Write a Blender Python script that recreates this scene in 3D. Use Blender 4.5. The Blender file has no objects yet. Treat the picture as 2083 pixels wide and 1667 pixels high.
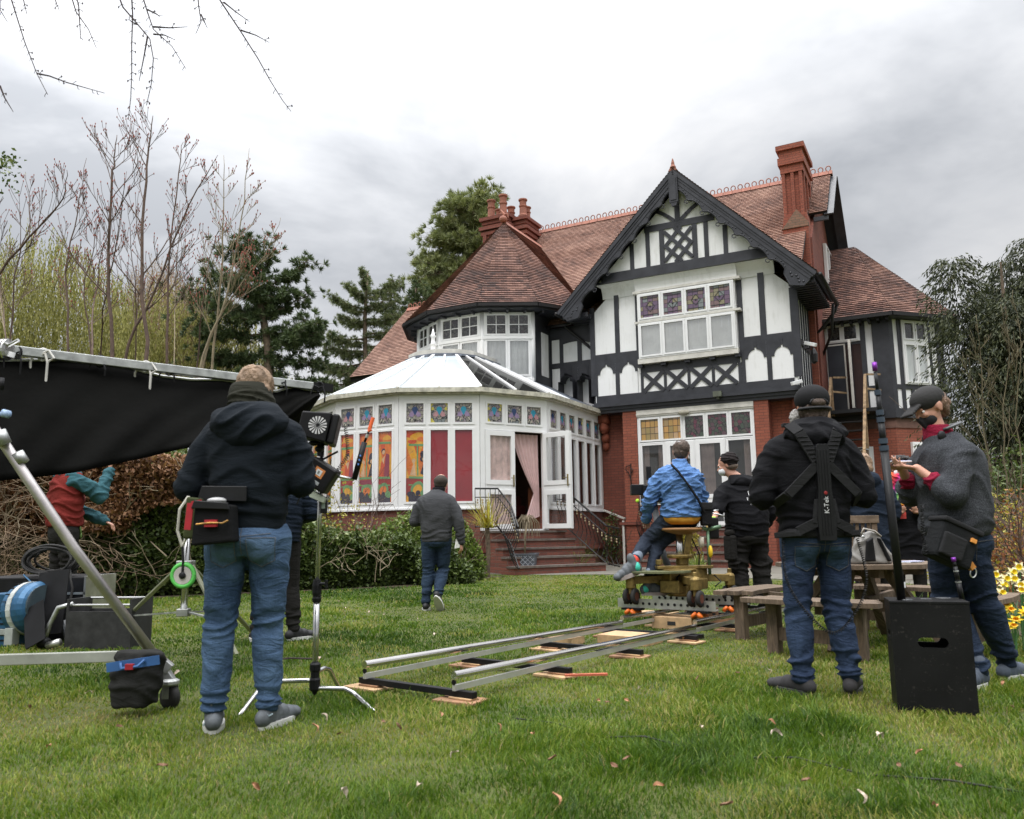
import bpy, bmesh, math, random
import numpy as np
from mathutils import Vector, Matrix, noise, Euler
R=math.radians; PI=math.pi
random.seed(7); rng=np.random.default_rng(11)
sc=bpy.context.scene; C=sc.collection
# ---------------- camera
cd=bpy.data.cameras.new('camera'); cam=bpy.data.objects.new('camera',cd); C.objects.link(cam)
cam.location=(0,0,.89)
cam.rotation_mode='QUATERNION'
cam.rotation_quaternion=(Matrix.Rotation(R(98.6),3,'X')@Matrix.Rotation(R(-.75),3,'Z')).to_quaternion()
cd.sensor_fit='HORIZONTAL'; cd.sensor_width=36; cd.lens=36*1667/2083
cd.clip_start=.05; cd.clip_end=2000
cd.dof.use_dof=True; cd.dof.focus_distance=18; cd.dof.aperture_fstop=5.6
sc.camera=cam
# ---------------- world: overcast cloud deck over a Nishita sky
SUN_EL=R(58); SUN_AZ=R(-30)   # soft light from high up, left of the house
w=bpy.data.worlds.new("World"); sc.world=w; w.use_nodes=True
nt=w.node_tree; nt.nodes.clear(); N=nt.nodes.new; L=nt.links.new
out=N('ShaderNodeOutputWorld'); sky=N('ShaderNodeTexSky'); sky.sky_type='NISHITA'; sky.sun_disc=False
sky.sun_elevation=SUN_EL; sky.sun_rotation=SUN_AZ
b1=N('ShaderNodeBackground'); b1.inputs[1].default_value=.07; L(sky.outputs[0],b1.inputs[0])
tc=N('ShaderNodeTexCoord'); sep=N('ShaderNodeSeparateXYZ'); L(tc.outputs['Generated'],sep.inputs[0])
# project the direction on a flat cloud deck so clouds shrink towards the horizon
def mth(op,a,b=None,c=None,clamp=False):
    n=N('ShaderNodeMath'); n.operation=op; n.use_clamp=clamp
    for i,v in enumerate((a,b,c)):
        if v is None: continue
        if isinstance(v,(int,float)): n.inputs[i].default_value=v
        else: L(v,n.inputs[i])
    return n.outputs[0]
zz=mth('ADD',mth('MAXIMUM',sep.outputs[2],0.0),.22)
cmb=N('ShaderNodeCombineXYZ'); L(mth('DIVIDE',sep.outputs[0],zz),cmb.inputs[0]); L(mth('DIVIDE',sep.outputs[1],zz),cmb.inputs[1])
def nz(scale,det,rough,loc):
    mp=N('ShaderNodeMapping'); mp.inputs['Location'].default_value=loc; L(cmb.outputs[0],mp.inputs[0])
    n=N('ShaderNodeTexNoise'); n.inputs['Scale'].default_value=scale; n.inputs['Detail'].default_value=det; n.inputs['Roughness'].default_value=rough
    n.inputs['Distortion'].default_value=.4
    L(mp.outputs[0],n.inputs['Vector']); return n.outputs[0]
c1=nz(1.1,6,.55,(3.1,1.7,0)); c2=nz(3.2,5,.6,(.4,7.7,0))
cc=mth('ADD',mth('MULTIPLY',c1,.82),mth('MULTIPLY',c2,.18))
# thin bright part of the deck, up and to the left (the sun behind cloud)
vm=N('ShaderNodeVectorMath'); vm.operation='DOT_PRODUCT'; L(tc.outputs['Generated'],vm.inputs[0])
vm.inputs[1].default_value=Vector((-.36,.70,.62)).normalized()
glow=mth('POWER',mth('MAXIMUM',vm.outputs['Value'],0.0),13.0)
cr=N('ShaderNodeValToRGB'); L(cc,cr.inputs[0]); e=cr.color_ramp.elements
e[0].position=.38; e[0].color=(.52,.54,.575,1); e[1].position=.60; e[1].color=(.95,.95,.96,1)
m_=e.new(.48); m_.color=(.74,.755,.785,1)
zen=mth('MULTIPLY',mth('POWER',mth('MAXIMUM',sep.outputs[2],0.0),4.0),7.5)
k=mth('ADD',mth('ADD',mth('MULTIPLY',glow,.46),zen),.73)
vs=N('ShaderNodeVectorMath'); vs.operation='SCALE'; L(cr.outputs[0],vs.inputs[0]); L(k,vs.inputs['Scale'])
b2=N('ShaderNodeBackground'); L(vs.outputs[0],b2.inputs[0]); b2.inputs[1].default_value=1.0
mx=N('ShaderNodeMixShader'); mx.inputs[0].default_value=.93; L(b1.outputs[0],mx.inputs[1]); L(b2.outputs[0],mx.inputs[2])
L(mx.outputs[0],out.inputs[0])
sd=bpy.data.lights.new('sun','SUN'); sd.energy=1.1; sd.angle=R(24); sd.color=(1,.97,.92)
so=bpy.data.objects.new('sun',sd); C.objects.link(so)
so.rotation_euler=Vector((math.sin(R(-150))*math.cos(R(55)),math.cos(R(-150))*math.cos(R(55)),math.sin(R(55)))).to_track_quat('Z','Y').to_euler()
vs_=sc.view_settings; vs_.view_transform='Standard'; vs_.look='None'; vs_.gamma=1; vs_.exposure=0.14
sc.cycles.max_bounces=6; sc.cycles.transparent_max_bounces=24; sc.cycles.caustics_reflective=False; sc.cycles.caustics_refractive=False

# ---------------- tagging helpers
def tag(o,label=None,cat=None,group=None,kind=None):
    if label: o['label']=label
    if cat: o['category']=cat
    if group: o['group']=group
    if kind: o['kind']=kind
    return o
def thing(name,label,cat,loc=(0,0,0),rz=0,group=None):
    o=bpy.data.objects.new(name,None); o.empty_display_size=.1; C.objects.link(o)
    o.location=loc; o.rotation_euler=(0,0,rz); return tag(o,label,cat,group)
def copy_tree(o,parent=None):
    c=o.copy(); C.objects.link(c)
    if parent: c.parent=parent
    for ch in list(o.children): copy_tree(ch,c)
    return c
def link(me,name,parent=None,loc=None):
    o=bpy.data.objects.new(name,me); C.objects.link(o)
    if parent: o.parent=parent
    if loc is not None: o.location=loc
    return o
# ---------------- mesh builder
class MB:
    def __init__(s,M=None): s.v=[];s.f=[];s.mi=[];s.uv=[];s.M=M;s.m=0
    def add(s,vs,fs,uv=None,m=None):
        b=len(s.v); M=s.M
        for p in vs:
            p=Vector(p)
            if M is not None: p=M@p
            s.v.append(p)
        for k,f in enumerate(fs):
            s.f.append([b+i for i in f]); s.mi.append(s.m if m is None else m)
            s.uv.append(uv[k] if uv else None)
    def box(s,x0,x1,y0,y1,z0,z1,m=None):
        s.add([(x0,y0,z0),(x1,y0,z0),(x1,y1,z0),(x0,y1,z0),(x0,y0,z1),(x1,y0,z1),(x1,y1,z1),(x0,y1,z1)],
              [(0,3,2,1),(4,5,6,7),(0,1,5,4),(1,2,6,5),(2,3,7,6),(3,0,4,7)],m=m)
    def beam(s,p,q,w,d,up=(0,0,1),m=None,ext=0):
        p=Vector(p);q=Vector(q);t=(q-p).normalized();p=p-t*ext;q=q+t*ext
        u=Vector(up);a=t.cross(u)
        if a.length<1e-4: a=t.cross(Vector((1,0,0)))
        a.normalize();b=a.cross(t)
        vs=[c+a*(i*w/2)+b*(j*d/2) for c in (p,q) for i,j in ((-1,-1),(1,-1),(1,1),(-1,1))]
        s.add(vs,[(0,3,2,1),(4,5,6,7),(0,1,5,4),(1,2,6,5),(2,3,7,6),(3,0,4,7)],m=m)
    def prism(s,pts,y0,y1,m=None):   # polygon in x,z pushed between y0 and y1
        n=len(pts); vs=[(x,y0,z) for x,z in pts]+[(x,y1,z) for x,z in pts]
        s.add(vs,[tuple(range(n)),tuple(range(2*n-1,n-1,-1))]+[(i,i+n,(i+1)%n+n,(i+1)%n) for i in range(n)],m=m)
    def prismz(s,pts,z0,z1,m=None):
        n=len(pts); vs=[(x,y,z0) for x,y in pts]+[(x,y,z1) for x,y in pts]
        s.add(vs,[tuple(range(n-1,-1,-1)),tuple(range(n,2*n))]+[(i,(i+1)%n,(i+1)%n+n,i+n) for i in range(n)],m=m)
    def tube(s,path,r,n=8,caps=True,m=None,flat=1):
        P=[Vector(p) for p in path]; k=len(P)
        if isinstance(r,(int,float)): r=[r]*k
        vs=[]; prev=None
        for i in range(k):
            t=(P[min(i+1,k-1)]-P[max(i-1,0)])
            if t.length<1e-7: t=Vector((0,0,1))
            t.normalize()
            if prev is None:
                a=t.cross(Vector((0,0,1)))
                if a.length<1e-3: a=t.cross(Vector((0,1,0)))
            else:
                a=prev-t*prev.dot(t)
                if a.length<1e-4: a=t.cross(Vector((0,1,0)))
            a.normalize(); prev=a; b=t.cross(a)
            for j in range(n):
                an=2*PI*j/n; vs.append(P[i]+a*(math.cos(an)*r[i])+b*(math.sin(an)*r[i]*flat))
        fs=[(i*n+j,i*n+(j+1)%n,(i+1)*n+(j+1)%n,(i+1)*n+j) for i in range(k-1) for j in range(n)]
        if caps: fs+= [tuple(range(n-1,-1,-1)),tuple((k-1)*n+j for j in range(n))]
        s.add(vs,fs,m=m)
    def lathe(s,prof,c=(0,0,0),n=20,m=None,axis=None):
        c=Vector(c); Q=Matrix.Identity(3)
        if axis is not None: Q=Vector(axis).to_track_quat('Z','Y').to_matrix()
        vs=[c+Q@Vector((r*math.cos(2*PI*j/n),r*math.sin(2*PI*j/n),z)) for r,z in prof for j in range(n)]
        k=len(prof); fs=[(i*n+j,i*n+(j+1)%n,(i+1)*n+(j+1)%n,(i+1)*n+j) for i in range(k-1) for j in range(n)]
        fs+=[tuple(range(n-1,-1,-1)),tuple((k-1)*n+j for j in range(n))]
        s.add(vs,fs,m=m)
    def ell(s,c,r,n=12,k=8,Q=None,m=None):
        c=Vector(c); Q=Q or Matrix.Identity(3); vs=[]
        for i in range(k+1):
            ph=PI*i/k
            for j in range(n):
                th=2*PI*j/n; vs.append(c+Q@Vector((r[0]*math.sin(ph)*math.cos(th),r[1]*math.sin(ph)*math.sin(th),-r[2]*math.cos(ph))))
        fs=[(i*n+j,i*n+(j+1)%n,(i+1)*n+(j+1)%n,(i+1)*n+j) for i in range(k) for j in range(n)]
        s.add(vs,fs,m=m)
    def build(s,name,mat,parent=None,smooth=False,bevel=0,loc=None,kind=None,sub=0):
        me=bpy.data.meshes.new(name); me.from_pydata([tuple(p) for p in s.v],[],s.f)
        mats=mat if isinstance(mat,(list,tuple)) else [mat]
        for m in mats: me.materials.append(m)
        if any(s.mi): me.polygons.foreach_set('material_index',s.mi)
        if any(u is not None for u in s.uv):
            ul=me.uv_layers.new(name='UVMap'); d=[]
            for f,u in zip(s.f,s.uv):
                for i in range(len(f)): d+=list(u[i]) if u else [0,0]
            ul.data.foreach_set('uv',d)
        me.validate(); me.update()
        if smooth: me.polygons.foreach_set('use_smooth',[True]*len(me.polygons))
        o=link(me,name,parent,loc)
        if bevel:
            b=o.modifiers.new('b','BEVEL'); b.width=bevel; b.segments=2; b.limit_method='ANGLE'; b.angle_limit=R(40)
        if sub:
            q=o.modifiers.new('s','SUBSURF'); q.levels=q.render_levels=sub
        if kind: o['kind']=kind
        return o
def np_mesh(name,verts,faces,mat,parent=None,smooth=False,attrs=None,loc=None):
    verts=np.asarray(verts,np.float32); faces=np.asarray(faces,np.int32); nf,k=faces.shape
    me=bpy.data.meshes.new(name); me.vertices.add(len(verts)); me.vertices.foreach_set('co',verts.ravel())
    me.loops.add(nf*k); me.loops.foreach_set('vertex_index',faces.ravel())
    me.polygons.add(nf); me.polygons.foreach_set('loop_start',np.arange(0,nf*k,k,dtype=np.int32))
    if smooth: me.polygons.foreach_set('use_smooth',np.ones(nf,bool))
    for nm,(dom,arr) in (attrs or {}).items():
        a=me.attributes.new(nm,'FLOAT',dom); a.data.foreach_set('value',np.asarray(arr,np.float32))
    me.update(calc_edges=True)
    for m in (mat if isinstance(mat,(list,tuple)) else [mat]): me.materials.append(m)
    return link(me,name,parent,loc)
# ---------------- materials
_mc={}
class NT:
    def __init__(s,name):
        s.m=bpy.data.materials.new(name); s.m.use_nodes=True; s.t=s.m.node_tree
        s.b=s.t.nodes['Principled BSDF']; s.o=s.t.nodes['Material Output']
    def n(s,typ,**kw):
        x=s.t.nodes.new('ShaderNode'+typ)
        for k,v in kw.items():
            if k in ('op',): x.operation=v
            elif hasattr(x,k): setattr(x,k,v)
            else: x.inputs[k].default_value=v
        return x
    def l(s,a,b): s.t.links.new(a,b)
    def math(s,op,a,b=None,c=None,clamp=False):
        x=s.t.nodes.new('ShaderNodeMath'); x.operation=op; x.use_clamp=clamp
        for i,v in enumerate((a,b,c)):
            if v is None: continue
            if isinstance(v,(int,float)): x.inputs[i].default_value=v
            else: s.l(v,x.inputs[i])
        return x.outputs[0]
    def ramp(s,fac,stops,interp='LINEAR'):
        r=s.t.nodes.new('ShaderNodeValToRGB'); r.color_ramp.interpolation=interp; s.l(fac,r.inputs[0]); e=r.color_ramp.elements
        e[0].position,e[0].color=stops[0][0],(*stops[0][1],1); e[1].position,e[1].color=stops[-1][0],(*stops[-1][1],1)
        for p,c in stops[1:-1]: q=e.new(p); q.color=(*c,1)
        return r.outputs[0]
    def noise(s,vec,scale,detail=4,rough=.55,dist=0):
        x=s.n('TexNoise'); x.inputs['Scale'].default_value=scale; x.inputs['Detail'].default_value=detail
        x.inputs['Roughness'].default_value=rough; x.inputs['Distortion'].default_value=dist; s.l(vec,x.inputs['Vector']); return x.outputs[0]
    def map(s,vec,scale=(1,1,1),loc=(0,0,0),rot=(0,0,0)):
        x=s.n('Mapping'); x.inputs['Scale'].default_value=scale; x.inputs['Location'].default_value=loc; x.inputs['Rotation'].default_value=rot
        s.l(vec,x.inputs[0]); return x.outputs[0]
    def bump(s,h,strength=.3,dist=.01,normal=None):
        x=s.n('Bump'); x.inputs['Strength'].default_value=strength; x.inputs['Distance'].default_value=dist; s.l(h,x.inputs['Height'])
        if normal: s.l(normal,x.inputs['Normal'])
        s.l(x.outputs[0],s.b.inputs['Normal']); return x.outputs[0]
    def set(s,**kw):
        for k,v in kw.items():
            k={'rough':'Roughness','metal':'Metallic','spec':'Specular IOR Level','base':'Base Color','sheen':'Sheen Weight','trans':'Transmission Weight','alpha':'Alpha','coat':'Coat Weight'}[k]
            i=s.b.inputs[k]
            if isinstance(v,tuple): i.default_value=(*v,1)
            elif isinstance(v,(int,float)): i.default_value=v
            else: s.l(v,i)
        return s.m
    def obj(s): return s.n('TexCoord').outputs['Object']
    def mixc(s,f,a,b,mode='MIX'):
        x=s.t.nodes.new('ShaderNodeMix'); x.data_type='RGBA'; x.blend_type=mode
        for i,v in ((0,f),(6,a),(7,b)):
            if isinstance(v,tuple): x.inputs[i].default_value=(*v,1)
            elif isinstance(v,(int,float)): x.inputs[i].default_value=v
            else: s.l(v,x.inputs[i])
        return x.outputs[2]
def M(name,col,rough=.6,metal=0,var=.25,scale=6,bump=.15,bscale=70,bdist=.003,spec=.5,sheen=0,det=5):
    """painted / plain surface with uneven tone and a little relief"""
    if name in _mc: return _mc[name]
    t=NT(name); o=t.obj(); n=t.noise(o,scale,det,.6)
    dk=tuple(c*(1-var) for c in col); lt=tuple(min(1,c*(1+var)) for c in col)
    c=t.ramp(n,[(.3,dk),(.7,lt)])
    if bump: t.bump(t.noise(o,bscale,4,.6),bump,bdist)
    rr=t.math('ADD',t.math('MULTIPLY',n,.2),rough-.1)
    _mc[name]=t.set(base=c,rough=rr,metal=metal,spec=spec,sheen=sheen); return _mc[name]
def m_brick(name,c1,c2,mort,dark=0):
    t=NT(name); o=t.obj(); s=t.n('SeparateXYZ'); t.l(o,s.inputs[0])
    cb=t.n('CombineXYZ'); t.l(t.math('ADD',s.outputs[0],s.outputs[1]),cb.inputs[0]); t.l(s.outputs[2],cb.inputs[1])
    wob=t.noise(o,3,2)
    b=t.n('TexBrick'); t.l(cb.outputs[0],b.inputs['Vector']); b.inputs['Scale'].default_value=1
    for k_,v in (('Brick Width',.225),('Row Height',.076),('Mortar Size',.007),('Mortar Smooth',.3),('Bias',-.1)): b.inputs[k_].default_value=v
    b.inputs['Color1'].default_value=(*c1,1); b.inputs['Color2'].default_value=(*c2,1); b.inputs['Mortar'].default_value=(*mort,1)
    n=t.noise(o,1.3,5,.6); col=t.mixc(t.math('MULTIPLY',n,.55),b.outputs[0],(c2[0]*.45,c2[1]*.5,c2[2]*.6))
    n2=t.noise(o,30,3,.6); col=t.mixc(.25,col,t.ramp(n2,[(.3,(.25,.25,.25)),(.7,(.75,.75,.75))]),'OVERLAY')
    h=t.math('SUBTRACT',t.math('MULTIPLY',n2,.3),b.outputs['Fac']); t.bump(h,.6,.008)
    return t.set(base=col,rough=.85)
def m_tile(name,stops):
    """plain clay roof tiles: one tone per tile, laid by UV (metres along / up the slope)"""
    t=NT(name); uv=t.n('UVMap').outputs[0]; o=t.obj(); s=t.n('SeparateXYZ'); t.l(uv,s.inputs[0])
    row=t.math('FLOOR',t.math('DIVIDE',s.outputs[1],.1)); off=t.math('MULTIPLY',t.math('MODULO',row,2),.5)
    cx=t.math('ADD',t.math('DIVIDE',s.outputs[0],.165),off); cell=t.math('FLOOR',cx)
    cb=t.n('CombineXYZ'); t.l(cell,cb.inputs[0]); t.l(row,cb.inputs[1]); wn=t.n('TexWhiteNoise'); t.l(cb.outputs[0],wn.inputs['Vector'])
    n=t.noise(o,.9,5,.65); n3=t.noise(o,6,4,.6)
    f=t.math('ADD',t.math('ADD',t.math('MULTIPLY',wn.outputs[0],.30),t.math('MULTIPLY',n,.90)),t.math('MULTIPLY',n3,.25))
    col=t.ramp(f,stops)
    fr=t.math('FRACT',cx); ed=t.math('LESS_THAN',t.math('MINIMUM',fr,t.math('SUBTRACT',1.0,fr)),.035)
    col=t.mixc(t.math('MULTIPLY',ed,.6),col,(.02,.015,.012))
    t.bump(t.math('ADD',t.math('MULTIPLY',wn.outputs[0],.5),t.math('MULTIPLY',n3,.5)),.5,.01)
    return t.set(base=col,rough=.85)
def m_leaf(name,stops,trans=.35,rough=.55):
    if name in _mc: return _mc[name]
    t=NT(name); a=t.n('Attribute'); a.attribute_name='rnd'; col=t.ramp(a.outputs['Fac'],stops)
    d=t.n('BsdfPrincipled'); t.l(col,d.inputs['Base Color']); d.inputs['Roughness'].default_value=rough; d.inputs['Specular IOR Level'].default_value=.35
    tr=t.n('BsdfTranslucent'); t.l(t.mixc(.5,col,(.9,1,.3),'MULTIPLY'),tr.inputs[0])
    m=t.n('MixShader'); m.inputs[0].default_value=trans; t.l(d.outputs[0],m.inputs[1]); t.l(tr.outputs[0],m.inputs[2]); t.l(m.outputs[0],t.o.inputs[0])
    _mc[name]=t.m; return t.m
def m_glass(name,tint=(1,1,1),rough=.02,ior=1.5,dirt=.04,k=1.6,k0=.03):
    t=NT(name); t.t.nodes.remove(t.b); tr=t.n('BsdfTransparent'); tr.inputs[0].default_value=(*tint,1)
    g=t.n('BsdfGlossy'); g.inputs[1].default_value=rough; f=t.n('Fresnel'); gm=t.n('NewGeometry'); t.l(t.math('ADD',ior,t.math('MULTIPLY',gm.outputs['Backfacing'],1/ior-ior)),f.inputs[0])
    df=t.n('BsdfDiffuse'); df.inputs[0].default_value=(.5,.5,.48,1); m2=t.n('MixShader'); m2.inputs[0].default_value=dirt
    t.l(tr.outputs[0],m2.inputs[1]); t.l(df.outputs[0],m2.inputs[2])
    m=t.n('MixShader'); t.l(t.math('ADD',t.math('MULTIPLY',f.outputs[0],k),k0,clamp=True),m.inputs[0]); t.l(m2.outputs[0],m.inputs[1]); t.l(g.outputs[0],m.inputs[2]); t.l(m.outputs[0],t.o.inputs[0])
    return t.m
def m_stain(name,cols,cell=9,lead=(.015,.015,.015),emis=0,sx=1):
    """leaded coloured glass: Voronoi cells by UV with dark cames"""
    t=NT(name); uv=t.map(t.n('UVMap').outputs[0],(sx,1,1))
    v=t.n('TexVoronoi'); v.inputs['Scale'].default_value=cell; v.inputs['Randomness'].default_value=.85; t.l(uv,v.inputs['Vector'])
    e=t.n('TexVoronoi'); e.feature='DISTANCE_TO_EDGE'; e.inputs['Scale'].default_value=cell; e.inputs['Randomness'].default_value=.85; t.l(uv,e.inputs['Vector'])
    s=t.n('SeparateColor'); t.l(v.outputs['Color'],s.inputs[0]); k_=len(cols)
    col=t.ramp(s.outputs[0],[(i/k_,c) for i,c in enumerate(cols)],'CONSTANT')
    col=t.mixc(t.math('LESS_THAN',e.outputs[0],.05),col,lead)
    return t.set(base=col,rough=.12,spec=.8)

def m_grid(name,cols,w,h):
    t=NT(name); uv=t.n('UVMap').outputs[0]; s=t.n('SeparateXYZ'); t.l(uv,s.inputs[0])
    a=t.math('DIVIDE',s.outputs[0],w); b=t.math('DIVIDE',s.outputs[1],h); cb=t.n('CombineXYZ'); t.l(t.math('FLOOR',a),cb.inputs[0]); t.l(t.math('FLOOR',b),cb.inputs[1])
    wn=t.n('TexWhiteNoise'); t.l(cb.outputs[0],wn.inputs['Vector']); k_=len(cols)
    col=t.ramp(wn.outputs[0],[(i/k_,c) for i,c in enumerate(cols)],'CONSTANT')
    e=t.math('MINIMUM',t.math('FRACT',a),t.math('FRACT',b)); col=t.mixc(t.math('LESS_THAN',e,.09),col,(.02,.02,.02))
    return t.set(base=col,rough=.12,spec=.8)
# =====================================================================  GROUND
def at(px,py,Y):
    """point at depth Y (m in front of the camera) seen at photo pixel px,py: used once to read distances off the photo"""
    d=cam.rotation_quaternion.to_matrix()@Vector(((px-1041.5)/1667,-(py-833.5)/1667,-1)); return Vector((0,0,.89))+d*(Y/d.y)
GR=NT('lawn_earth'); o_=GR.obj(); n_=GR.noise(o_,.5,6,.6); n2_=GR.noise(o_,14,5,.7)
GR.set(base=GR.mixc(GR.ramp(n2_,[(.35,(0,0,0)),(.75,(.6,.6,.6))]),GR.ramp(n_,[(.35,(.040,.065,.008)),(.65,(.085,.10,.018))]),(.07,.06,.025)),rough=.95); GR.bump(n2_,.8,.03)
g=MB(); g.add([(-400,-300,0),(400,-300,0),(400,600,0),(-400,600,0)],[(0,1,2,3)]); o=g.build('lawn',GR.m); o['kind']='structure'
HZ_=R(-28.3); HO_=Vector((2.3898,23.0,0))
def uvw(u,v): return (HO_.x+u*math.cos(HZ_)-v*math.sin(HZ_), HO_.y+u*math.sin(HZ_)+v*math.cos(HZ_))
PV=NT('patio_slabs'); o_=PV.obj(); b_=PV.n('TexBrick'); PV.l(PV.map(o_,rot=(0,0,.5)),b_.inputs['Vector']); b_.inputs['Scale'].default_value=1
for k_,v_ in (('Brick Width',.9),('Row Height',.6),('Mortar Size',.012)): b_.inputs[k_].default_value=v_
b_.inputs['Color1'].default_value=(.20,.185,.16,1); b_.inputs['Color2'].default_value=(.15,.14,.12,1); b_.inputs['Mortar'].default_value=(.06,.07,.03,1)
n_=PV.noise(o_,2.5,6,.65); PV.set(base=PV.mixc(n_,b_.outputs[0],(.12,.11,.085)),rough=.9); PV.bump(n_,.4,.02)
PATIO=[(-1.2,-5.1),(1.0,-5.45),(2.1,-4.9),(5.0,-5.4),(8,-6.6),(14,-8),(14,1),(-1.2,1)]
g=MB(); g.prismz([uvw(*p) for p in PATIO],-.02,.012); o=g.build('patio',PV.m); o['kind']='structure'
SO=NT('bed_soil'); o_=SO.obj(); n_=SO.noise(o_,5,6,.7); SO.set(base=SO.ramp(n_,[(.3,(.030,.020,.012)),(.7,(.09,.065,.035))]),rough=.95); SO.bump(n_,.9,.05)
BED=[(3.75,5.0),(4.05,6.6),(4.6,8.5),(6.2,12.0),(7.6,15.5),(20,15.5),(20,5.0)]
HB=[(-13,12.6),(-8.1,12.6),(-5.6,12.3),(-3.7,13.5),(-1.9,14.3),(-1.0,15.6),(-.2,17.3),(-3,20),(-13,20)]
g=MB(); g.prismz(BED,-.02,.010); o=g.build('flower_bed',SO.m); o['kind']='structure'
g=MB(); g.prismz(HB,-.02,.010); o=g.build('hedge_bed',SO.m); o['kind']='structure'
def inpoly(x,y,P):
    c=np.zeros(x.shape,bool); n=len(P); j=n-1
    for i in range(n):
        xi,yi=P[i]; xj,yj=P[j]
        c^=((yi>y)!=(yj>y))&(x<(xj-xi)*(y-yi)/(yj-yi+1e-12)+xi); j=i
    return c
# value noise for fields (numpy)
def vnoise(x,y,s,seed=0):
    x=x*s+seed*13.7;y=y*s+seed*7.1; xi=np.floor(x).astype(np.int64); yi=np.floor(y).astype(np.int64); fx=x-xi; fy=y-yi
    def h(a,b): 
        v=np.sin(a*127.1+b*311.7+seed*74.7)*43758.5453; return v-np.floor(v)
    fx=fx*fx*(3-2*fx);fy=fy*fy*(3-2*fy)
    return (h(xi,yi)*(1-fx)+h(xi+1,yi)*fx)*(1-fy)+(h(xi,yi+1)*(1-fx)+h(xi+1,yi+1)*fx)*fy
def grass():
    n=640000; rr=np.exp(rng.uniform(math.log(2.1),math.log(24),n)); th=rng.uniform(-.86,.86,n)
    x=rr*np.sin(th); y=rr*np.cos(th)
    hp=np.array([uvw(*p) for p in [(-7.6,-6.4),(-1.9,-6.4),(1.4,-5.2),(14,-8),(14,10),(-14,10),(-14,-2)]])
    keep=~inpoly(x,y,[uvw(*p) for p in PATIO])&~inpoly(x,y,BED)&~inpoly(x,y,HB)&~inpoly(x,y,[tuple(p) for p in hp])
    cl=vnoise(x,y,1.1,1)*.5+vnoise(x,y,3.3,2)*.35+vnoise(x,y,9,3)*.15
    keep&=rng.uniform(0,1,n)<(.35+1.1*cl)
    x,y,rr,cl=x[keep],y[keep],rr[keep],cl[keep]; n=len(x)
    h=(.009+.068*cl**2.6)*rng.uniform(.55,1.35,n)*(1+.25*(rr<6)); h=np.where(rng.uniform(0,1,n)<.02,h*1.7,h)
    sx_=x+.6; sy_=y-4.75; al=sx_*.6+sy_*.8; ac=sx_*.8-sy_*.6; trk=(al>-.1)&(al<6.8)&(np.abs(ac)<.46); h=np.where(trk,h*.55,h)
    w=np.maximum(.0016,rr*.00058)*rng.uniform(.7,1.3,n); a=rng.uniform(0,2*PI,n)
    la=vnoise(x,y,3.2,5)*2*PI*2+rng.normal(0,1.3,n); ln=h*rng.uniform(.25,1.1,n)
    dx,dy=np.cos(la)*ln,np.sin(la)*ln; wx,wy=np.cos(a)*w,np.sin(a)*w; z0=-.004
    V=np.empty((n,5,3),np.float32)
    V[:,0]=np.stack([x-wx,y-wy,np.full(n,z0)],1); V[:,1]=np.stack([x+wx,y+wy,np.full(n,z0)],1)
    V[:,2]=np.stack([x+dx*.35+wx*.75,y+dy*.35+wy*.75,h*.6],1); V[:,3]=np.stack([x+dx*.35-wx*.75,y+dy*.35-wy*.75,h*.6],1)
    V[:,4]=np.stack([x+dx,y+dy,h*.95],1)
    b=(np.arange(n)*5)[:,None]; F=np.stack([b+[0,1,2],b+[0,2,3],b+[3,2,4]],1).reshape(-1,3)
    pat=vnoise(x,y,.55,8)*.55+vnoise(x,y,2.6,9)*.45
    rnd=np.clip(.85*pat-.38*cl+.48*rng.uniform(0,1,n)+.10+np.where(rng.uniform(0,1,n)<.04,.5,0),0,1.2); trk=trk[:]; mud=(vnoise(x,y,1.7,21)>.68)|(trk&(vnoise(x,y,4,22)>.5)); rnd=np.where(mud&(rng.uniform(0,1,n)<.35),rng.uniform(.8,1.0,n),rnd)
    t=NT('grass_blade'); at_=t.n('Attribute'); at_.attribute_name='rnd'
    col=t.ramp(at_.outputs['Fac'],[(.08,(.020,.052,.004)),(.32,(.055,.120,.008)),(.60,(.130,.215,.016)),(.86,(.30,.33,.055)),(1.0,(.36,.29,.12))])
    d=t.n('BsdfPrincipled'); t.l(col,d.inputs['Base Color']); d.inputs['Roughness'].default_value=.5; d.inputs['Specular IOR Level'].default_value=.35
    tr=t.n('BsdfTranslucent'); t.l(col,tr.inputs[0]); m=t.n('MixShader'); m.inputs[0].default_value=.38; t.l(d.outputs[0],m.inputs[1]); t.l(tr.outputs[0],m.inputs[2]); t.l(m.outputs[0],t.o.inputs[0])
    o=np_mesh('grass',V.reshape(-1,3),F,t.m,attrs={'rnd':('FACE',np.repeat(rnd,3))}); o['kind']='stuff'
grass()
# =====================================================================  MATERIALS OF THE HOUSE
BRK=m_brick('brick_red',(.27,.080,.050),(.20,.058,.038),(.10,.05,.04))
BRO=m_brick('brick_orange',(.36,.105,.060),(.28,.078,.046),(.14,.06,.04))
BRP=m_brick('brick_plinth',(.26,.085,.055),(.17,.06,.045),(.14,.10,.08))
TILE=m_tile('clay_tile',[(.32,(.050,.034,.030)),(.46,(.14,.075,.057)),(.66,(.24,.128,.093)),(.95,(.36,.215,.16))])
TILD=m_tile('clay_tile_weathered',[(.34,(.022,.018,.017)),(.55,(.085,.046,.038)),(.78,(.19,.098,.075)),(1.0,(.32,.18,.135))])
TERRA=M('terracotta',(.31,.125,.085),.8,var=.3,scale=5)
TERRD=M('terracotta_carving',(.24,.065,.035),.8,var=.35,scale=9,bump=.6,bscale=30,bdist=.02)
BLK=M('black_timber_paint',(.030,.031,.038),.42,var=.3,scale=4,bump=.35,bscale=25,bdist=.006)
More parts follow.
